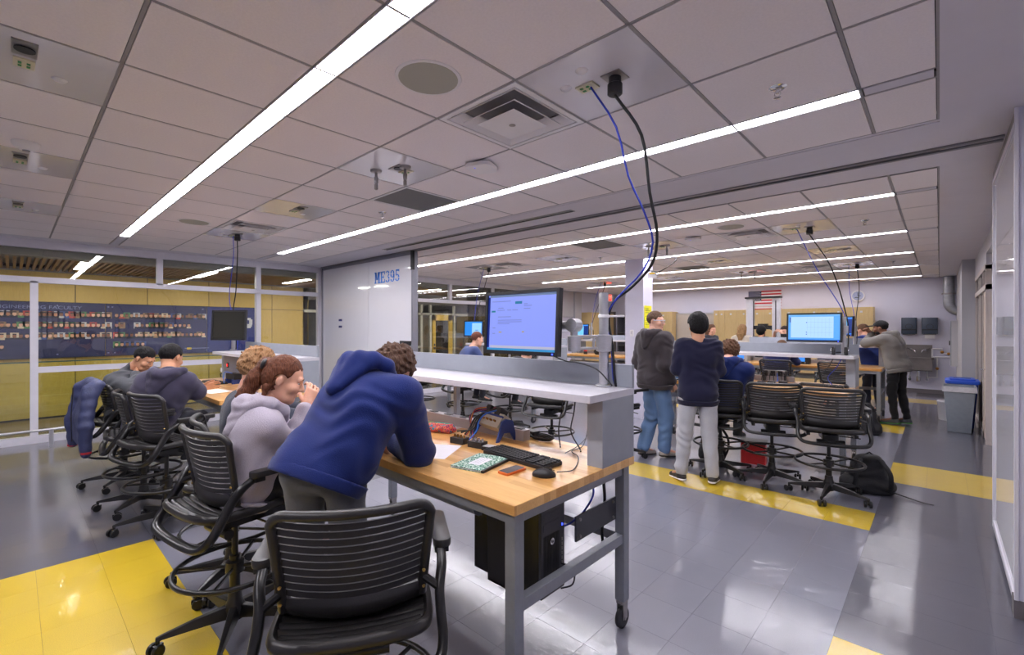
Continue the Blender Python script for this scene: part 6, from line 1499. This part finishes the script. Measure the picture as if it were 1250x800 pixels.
cable([(-1.30,2.10,.86),(-1.29,2.11,.7),(-1.30,2.10,.52),(-1.29,2.12,.42)],.008,M_BLKCABLE,'black cable hanging under the right end of the foreground workbench','hanging_lead')
# ================================================================= LEFT BENCH
t = thing('power_switch','red illuminated rocker switch on the left bench shelf upright','switch',(at_y(284,440,2.0).x,1.943,1.10)); MB().cbox((0,0,0),(.05,.012,.07)).build('plate', M_BLACK, t); MB().cbox((0,-.008,0),(.025,.008,.035)).build('rocker', mat_emit('switch_red',(255,40,30),2.0), t)
t = thing('outlet_plate','white outlet with black plug on the left bench upright','outlet',(at_y(276,448,2.0).x,1.944,1.02)); MB().lathe([(.005,0),(.03,0),(.03,.008)],n=16,M=Matrix.Rotation(PI/2,4,'X')).build('plate', M_WHITEP, t); MB().tube([(.03,-.005,-.05),(.06,-.03,-.05),(.09,-.03,-.09)],.006,6).build('plug', M_BLACK, t)
c_ = at_z(292,470,BT); t = thing('measurement_chassis','small data acquisition chassis with blue lead on the left bench','lab instrument',(c_.x-.2,c_.y,BT),R(10))
MB().cbox((0,0,.09),(.2,.09,.07),M=Matrix.Rotation(R(0),4,'X')).build('chassis', M_BLACK, t, bevel=.003)
for s in (-.08,.08): MB().box((s-.01,-.06,0),(s+.01,.06,.06)).build('foot', M_NB, t)
MB().tube(bez([(.05,-.04,.13),(.0,-.1,.15),(-.04,-.1,.08),(.04,-.13,.02)],16),.005,6).build('blue_lead', mat('lead_blue',(40,110,220),.45), t, smooth=60)
# ================================================================= RIGHT WORKBENCH THINGS
c_ = at_z(944,466,BT); t = thing('measurement_chassis','silver and black data acquisition chassis on the right workbench','lab instrument',(c_.x,c_.y+.1,BT),R(3))
MB().cbox((0,0,.10),(.26,.09,.07)).build('chassis', M_BLACK, t, bevel=.003)
for k in range(6): MB().box((-.12+.042*k,-.048,.07),(-.09+.042*k,-.044,.13)).build('module_face', M_STEEL if k % 2 else M_BLACK, t)
for s in (-.12,.12): MB().box((s-.012,-.07,0),(s+.012,.07,.08)).build('foot', M_BLACK, t)
for k in range(7): MB().tube(bez([(-.11+.035*k,-.05,.10),(-.12+.04*k,-.11,.10),(-.13+.045*k,-.14,.02),(-.10+.035*k,-.2,.012)],14),.005,5).build('lead', M_BLKCABLE if k != 4 else mat('lead_blue',(40,110,220),.45), t, smooth=60)
for k, u in enumerate((932,944,958)):
    c_ = at_z(u,468,BT); t = thing('connector_box','small black connector box on the right workbench, '+['left','middle','right'][k]+' of three','connector box',(c_.x,c_.y-.08,BT),R(4),'small black connector boxes'); MB().box((-.045,-.03,0),(.045,.03,.03)).build('case', M_BLACK, t, bevel=.002); MB().box((-.035,-.012,.03),(.035,.012,.036)).build('terminal_strip', M_STEEL, t)
# headphones-like clamp knobs lying on the right shelf
c_ = at_z(1025,434,1.277); t = thing('headphones','black and silver headphones lying on the right workbench shelf','headphones',(c_.x,6.52,1.277),R(5))
for s in (-.06,.06):
    MB().lathe([(.02,-.02),(.045,-.018),(.05,0),(.045,.018),(.02,.02)],n=18,M=Matrix.Translation((s,0,.05))@Matrix.Rotation(PI/2,4,'Y')).build('ear_cup', M_BLACK, t, smooth=40); MB().lathe([(.005,0),(.03,0),(.03,.004)],n=16,M=Matrix.Translation((s+(.02 if s > 0 else -.024),0,.05))@Matrix.Rotation(PI/2,4,'Y')).build('cup_disc', M_CHROME, t, smooth=40)
MB().tube([(.06*math.cos(a)*1.0,.09*math.sin(a)+.0,.03) for a in np.linspace(0,PI,12)],.008,6).build('headband', M_BLACK, t, smooth=60)
# laptop seen between the two standing students
c_ = at_z(826,462,BT); lp = thing('laptop','open laptop with a blue screen behind the standing students','laptop',(c_.x,6.05,BT),R(-8))
MB().rbox((0,-.02,.01),(.36,.25,.018),.012,3).build('base', M_BLACK, lp); MB().box((-.15,-.08,.019),(.15,.06,.021)).build('keys', M_BLACKG, lp)
MS = Matrix.Translation((0,.10,.02))@Matrix.Rotation(R(-14),4,'X'); MB().box((-.18,0,0),(.18,.010,.24),M=MS).build('lid', M_BLACK, lp); sc0 = MB().box((-.168,-.002,.018),(.168,0,.228),M=MS).build('screen', mat_emit('screen_grid',(70,150,250),.95), lp); MB().box((-.10,-.004,.05),(.14,-.002,.2),M=MS).build('window', mat_emit('px_light',(180,220,255),.95), sc0)
# hanging leads under the right shelf
for k, (u, n_) in enumerate(((1018,'left'),(1028,'right'))):
    x_ = at_y(u,450,6.75).x; cable([(x_,6.76,1.24),(x_-.05,6.7,1.12),(x_-.12,6.6,1.0),(x_-.03,6.45,BT+.008),(x_+.1,6.4,BT+.008)],.005,M_BLKCABLE if k == 0 else M_BLUECABLE,'%s lead hanging under the right workbench shelf, %s of two' % (['black','blue'][k],n_),'hanging_lead')
# ================================================================= BAGS, JACKET, BINS
def backpack(loc, ang, s, label):
    t = thing('backpack', label, 'backpack', loc, ang, 'black backpacks'); M_BP = mat('bag_nylon',(30,30,34),.6,var=.2,scale=25,bump=.35,bscale=60)
    q = SDF(.05); q.cone((0,0,.12*s),(0,-.04*s,.36*s),.15*s,.10*s,flat=((0,1,0),1.35)); q.cone((-.07*s,0,.08*s),(.07*s,0,.08*s),.11*s,.11*s); q.cone((0,-.0,.34*s),(0,-.08*s,.42*s),.09*s,.05*s); q.cuts = [lambda X,Y,Z: .003-Z]; q.disp = folds(.007,50,22,seed=3)
    vs, fs = q.mesh(.012); b_ = link('bag_body', np_mesh('bag_body',[(vs,fs,0)],[M_BP]), t)
    q = SDF(.03); q.cone((0,.13*s,.10*s),(0,.12*s,.22*s),.09*s,.07*s,flat=((0,1,0),1.8)); q.disp = folds(.004,60,30,seed=5); vs, fs = q.mesh(.011); link('front_pocket', np_mesh('front_pocket',[(vs,fs,0)],[M_BP]), t)
    for sx in (-1,1): MB().tube(bez([(sx*.06*s,-.10*s,.42*s),(sx*.10*s,-.16*s,.30*s),(sx*.11*s,-.15*s,.16*s),(sx*.12*s,-.08*s,.04*s)],14),.016,6,flat=((0,1,0),.5)).build('shoulder_strap', M_BP, t, smooth=60)
    MB().tube([(-.04*s,-.06*s,.44*s),(0,-.06*s,.49*s),(.04*s,-.06*s,.44*s)],.009,6).build('grab_loop', M_BP, t, smooth=60)
    MB().tube(bez([(-.11*s,.06*s,.2*s),(0,.10*s,.34*s),(.11*s,.06*s,.2*s)],10),.004,5).build('zip', mat('zip_grey',(86,86,92),.4,.4,var=.05), t)
    return t
p_ = at_z(1048,600,0); b_ = backpack((-.52,5.66,0), R(20), 1.05, 'black backpack slumped on the floor beside the right empty chair'); b_.scale = (1.2,1.1,.78)
MB().tube(bez([(.12,-.05,.06),(.22,-.1,.03),(.30,-.16,.012),(.36,-.2,.012)],12),.012,6,flat=((0,0,1),.4)).build('loose_strap', M_BLKCABLE, b_, smooth=60)
backpack((-.80,8.75,0), R(-10), 1.0, 'black backpack on the floor at the feet of the black-capped person')
backpack((-2.02,5.75,0), R(60), .95, 'dark backpack on the floor under the right workbench behind the grey joggers')
backpack((-3.0,6.0,.14), R(-70), .7, 'small black bag hung at the left end of the right workbench') if False else None
t = thing('storage_box','red plastic box on the floor under the right workbench','box',(-1.62,5.98,0),R(8)); MB().rbox((0,0,.12),(.26,.2,.24),.02,3).build('tub', mat('red_plastic',(196,44,44),.4,var=.06), t); MB().rbox((0,0,.25),(.28,.22,.02),.02,3).build('lid', M_BLACK, t)
# navy jacket over the chair back
q = SDF(.05); M_JK = mat('jacket_navy',(56,62,98),.55,var=.12,scale=30,bump=.3,bscale=70)
# draped in the chair's frame: chair at (-6.15,.78) facing (-.05,1)
for x in (-.22,-.165,-.11,-.055,0,.055,.11,.165,.22): q.cone((x,-.25,1.03),(x*1.1,-.335,.72),.045,.05,flat=((0,1,0),1.3)); q.cone((x*1.1,-.335,.72),(x*1.12,-.34,.52),.05,.045,flat=((0,1,0),1.4))
q.cone((-.2,-.23,1.04),(.2,-.23,1.04),.05,.05); q.cone((-.22,-.30,1.0),(-.27,-.36,.66),.06,.05); q.cone((-.27,-.36,.66),(-.25,-.36,.44),.05,.042); q.cone((.22,-.30,1.0),(.28,-.33,.66),.06,.05); q.cone((.28,-.33,.66),(.27,-.33,.42),.05,.042)
q.disp = lambda X,Y,Z: .0028*np.sin(62*Z+2*np.sin(9*X))+.003*np.sin(30*X+9*Z); vs, fs = q.mesh(.011)
jk = thing('jacket','navy quilted jacket draped over a chair back beside the glass wall','jacket',(-6.15,.78,0),face_ang(-.05,1)); link('shell', np_mesh('shell',[(vs,fs,0)],[M_JK]), jk)
for x in (-.25,.27): MB().cone((x,-.36 if x < 0 else -.33,.435),(x,-.36 if x < 0 else -.33,.415),.043,.04,14).build('cuff', mat('cuff_red',(180,44,50),.7,var=.08), jk, smooth=40)
MB().tube([(.0,-.385,1.02),(.0,-.40,.74),(.0,-.395,.5)],.005,6).build('zip', M_BLACK, jk)
# bins
qb_ = at_z(1173,530,0); tb = thing('waste_bin','tall grey plastic waste bin with a clear liner near the right door','bin',(.22,9.95,0))
def taper(w0,d0,w1,d1,z0,z1,th=.006):
    m = MB()
    def ring(w,d,z): return [(sx*w/2,sy*d/2,z) for sx,sy in ((1,1),(-1,1),(-1,-1),(1,-1))]
    vs = ring(w0,d0,z0)+ring(w1,d1,z1)+ring(w1-2*th,d1-2*th,z1)+ring(w0-2*th,d0-2*th,z0+th)
    m.add(vs,[(i+4*j,(i+1)%4+4*j,(i+1)%4+4*(j+1),i+4*(j+1)) for j in range(3) for i in range(4)]+[(3,2,1,0),(12,13,14,15)]); return m
taper(.26,.34,.36,.46,.0,.70).build('bin_body', mat('bin_grey',(134,142,152),.5,var=.05), tb, bevel=.01, smooth=40)
m = MB(); 
for k in range(4): m.add([(x_,y_,z_) for (x_,y_,z_) in [((1,1,-1,-1)[k]*.19,(1,-1,-1,1)[k]*.24,.70),((1,-1,-1,1)[k]*.19,(-1,-1,1,1)[k]*.24,.70),((1,-1,-1,1)[k]*.192,(-1,-1,1,1)[k]*.242,.60+.02*(k%2)),((1,1,-1,-1)[k]*.192,(1,-1,-1,1)[k]*.242,.62)]],[(0,1,2,3)])
m.build('liner', mat('liner_plastic',(206,206,212),.3,var=.1,scale=30,bump=.5), tb)
tb2 = thing('recycling_bin','grey recycling bin with a blue lid behind the waste bin','bin',(.265,10.44,0)); taper(.26,.34,.36,.46,.0,.70).build('bin_body', mat('bin_blue',(52,84,176),.5,var=.05), tb2, bevel=.01, smooth=40)
l_ = MB(); l_.rbox((0,0,.73),(.40,.50,.05),.03,4); l_.rbox((0,0,.765),(.30,.40,.03),.03,4); l_ = l_.build('lid', mat('lid_blue',(48,92,206),.45,var=.05), tb2, bevel=.004, smooth=40); MB().box((-.1,-.02,.78),(.1,.02,.784)).build('slot', M_BLACKG, l_)
bu = thing('bucket','white plastic bucket with a wire handle behind the bins','bucket',(.10,11.0,0)); MB().lathe([(.10,0),(.115,0),(.135,.30),(.142,.31),(.135,.33),(.125,.33),(.105,.012)],n=24).build('pail', M_WHITEP, bu, smooth=40); MB().tube([(.13*math.cos(a),-.02-.10*math.sin(a)*.6,.29-.12*math.sin(a)) for a in np.linspace(0,PI,12)],.004,6).build('handle', M_STEEL, bu, smooth=60)
# ================================================================= PILLAR FITTINGS, LOAD FRAME
a, b = at_x(784.5,373,-3.81), at_x(794,401,-3.81); y0_, y1_ = 7.53, 7.80
sg = thing('notice_sign','bright yellow notice with small print on the white pillar','sign',(-3.805,(y0_+y1_)/2,(a.z+b.z)/2)); hz = (a.z-b.z)/2
MB().rbox((.002,0,0),(.004,y1_-y0_,2*hz),.02,3,axis=0).build('notice_sheet', mat('notice_yellow',(240,230,30),.5,var=.02), sg)
g = MB(); rr = random.Random(2)
for i in range(9):
    if i in (3,5): continue
    y = -.09; z = hz*.72-i*hz*.17
    for k in range(4):
        w_ = rr.uniform(.015,.04)
        if k < 3 or i % 2: g.box((.0045,y,z-.006),(.0052,y+w_,z+.006), 0 if (i+k) % 3 else 1)
        y += w_+.012
g.build('printed_lines', [mat('print_dark',(70,70,40),.6,var=.05),mat('print_green',(60,140,60),.6,var=.05)], sg)
sw = at_y(771.5,407,7.5); t = thing('thermostat','small white thermostat on the pillar','thermostat',(sw.x,7.49,sw.z)); MB().rbox((0,0,0),(.07,.02,.12),.02,4,axis=1).build('body', M_WHITEP, t, bevel=.003, smooth=40); MB().cbox((0,-.011,.01),(.03,.003,.05)).build('display', M_LAM, t)
# ceiling-hung bracket with sign on the pillar
q = at_d(806,329,7.9); t = thing('hanging_tag','white and yellow tag hanging from a bracket on the pillar','sign',(-3.70,7.62,2.52)); MB().cbox((0,0,0),(.16,.01,.10)).build('tag', M_WHITEP, t); MB().cbox((-.0,-.006,.03),(.1,.003,.025)).build('tag_band', mat('tag_yellow',(240,200,40),.5), t); MB().tube([(-.10,0,.08),(-.02,0,.08),(0,0,.05)],.01,6).build('hook', M_BLACK, t)
MB().tube(bez([(-.02,0,.08),(.12,.0,.05),(.28,.0,.12),(.42,.02,.22),(.42,.02,.29)],18),.008,6).build('cord', M_BLKCABLE, t, smooth=60)
# load frame
q0, q1 = at_y(916,400,12.2), at_y(948,400,12.2); lf = thing('load_frame','tall aluminium two-column load testing frame in front of the maple cabinets','test machine',((q0.x+q1.x)/2,12.2,0)); hw = (q1.x-q0.x)/2; zt2 = at_y(932,365,12.2).z
for s in (-1,1): MB().rbox((s*hw,0,zt2/2),(.16,.16,zt2),.02,3).build('column', mat('extruded_aluminium',(222,222,228),.4,.1,var=.04), lf, smooth=40)
for s in (-1,1): MB().box((s*hw-.012 if s > 0 else s*hw+.083,-.082,.8),(s*hw+.012 if s > 0 else s*hw+.1,-.078,zt2-.05)).build('slot', M_BLACK, lf)
MB().cbox((0,0,zt2+.03),(2*hw+.2,.2,.04)).build('crown', M_BLACK, lf); MB().cbox((0,0,zt2-.16),(2*hw,.08,.05)).build('top_beam', M_ALU, lf); MB().cbox((0,0,.45),(2*hw+.4,.5,.9)).build('base_cabinet', M_GREYPAN, lf)
zc_ = at_y(932,400,12.2).z; MB().cbox((0,0,zc_),(2*hw,.1,.09)).build('crosshead', M_BLACK, lf); MB().cone((0,0,zc_),(0,0,zc_-.25),.05,.035,14).build('grip', M_BLACK, lf, smooth=40); MB().cbox((0,-.02,zc_+.06),(.2,.12,.06)).build('load_cell', M_BLACK, lf); MB().tube(bez([(.1,-.06,zc_),(.25,-.06,zc_-.1),(.36,-.08,zc_-.28)],10),.01,6).build('cable', M_BLKCABLE, lf, smooth=60)
# camera in the hands of the photographer
q = at_y(958,411,11.0); t = thing('camera','black camera held up right of the load frame','camera',(q.x,11.02,q.z)); MB().rbox((0,0,0),(.16,.07,.11),.015,3).build('body', M_BLACK, t, bevel=.004); MB().cone((0,-.03,0),(0,-.11,0),.035,.035,16).build('lens', M_BLACKG, t, smooth=40)
# rear bench clutter
for i, (u, Y, lab) in enumerate(((905,10.15,'black instrument case on the rear bench left of the striped jacket'),(978,10.15,'black instrument with blue light on the rear bench behind the striped jacket'))):
    q = at_y(u,440,Y); t = thing('bench_instrument', lab, 'lab instrument', (q.x,Y,BT)); MB().rbox((0,0,.08),(.28,.2,.16),.02,3).build('case', M_BLACK if i else M_GREYPAN, t, bevel=.004); MB().cbox((0,-.102,.09),(.16,.006,.08)).build('display', mat_emit('screen_grid',(70,150,250),.95), t)
    for k in range(3): MB().cone((-.08+.08*k,-.1,.03),(-.08+.08*k,-.115,.03),.014,.012,10).build('knob', M_STEEL if i else M_BLACK, t, smooth=40)
q = at_y(735,440,10.0); t = thing('tool_bag','black soft tool bag on the far left rear bench','bag',(q.x,10.0,BT)); sq = SDF(.04); sq.cone((-.14,0,.08),(.14,0,.08),.085,.085); sq.cone((-.1,0,.14),(.12,0,.12),.07,.06); sq.cuts = [lambda X,Y,Z: .002-Z]; sq.disp = folds(.006); vs, fs = sq.mesh(.012); link('bag_body', np_mesh('bag_body',[(vs,fs,0)],[mat('bag_nylon',(30,30,34),.6)]), t); MB().tube(bez([(-.1,0,.2),(-.05,.0,.27),(.05,0,.27),(.1,0,.19)],10),.01,6).build('handle', M_BLACK, t, smooth=60)
q = at_y(712,432,10.0); t = thing('red_lamp','small red beacon on the far left rear bench','lamp',(q.x,10.1,BT)); MB().lathe([(.05,0),(.05,.06),(.03,.07)],n=16).build('base', M_BLACK, t, smooth=40); MB().lathe([(.045,.07),(.045,.14),(.02,.17)],n=16).build('dome', mat('beacon_red',(206,40,36),.3,var=.04), t, smooth=40)
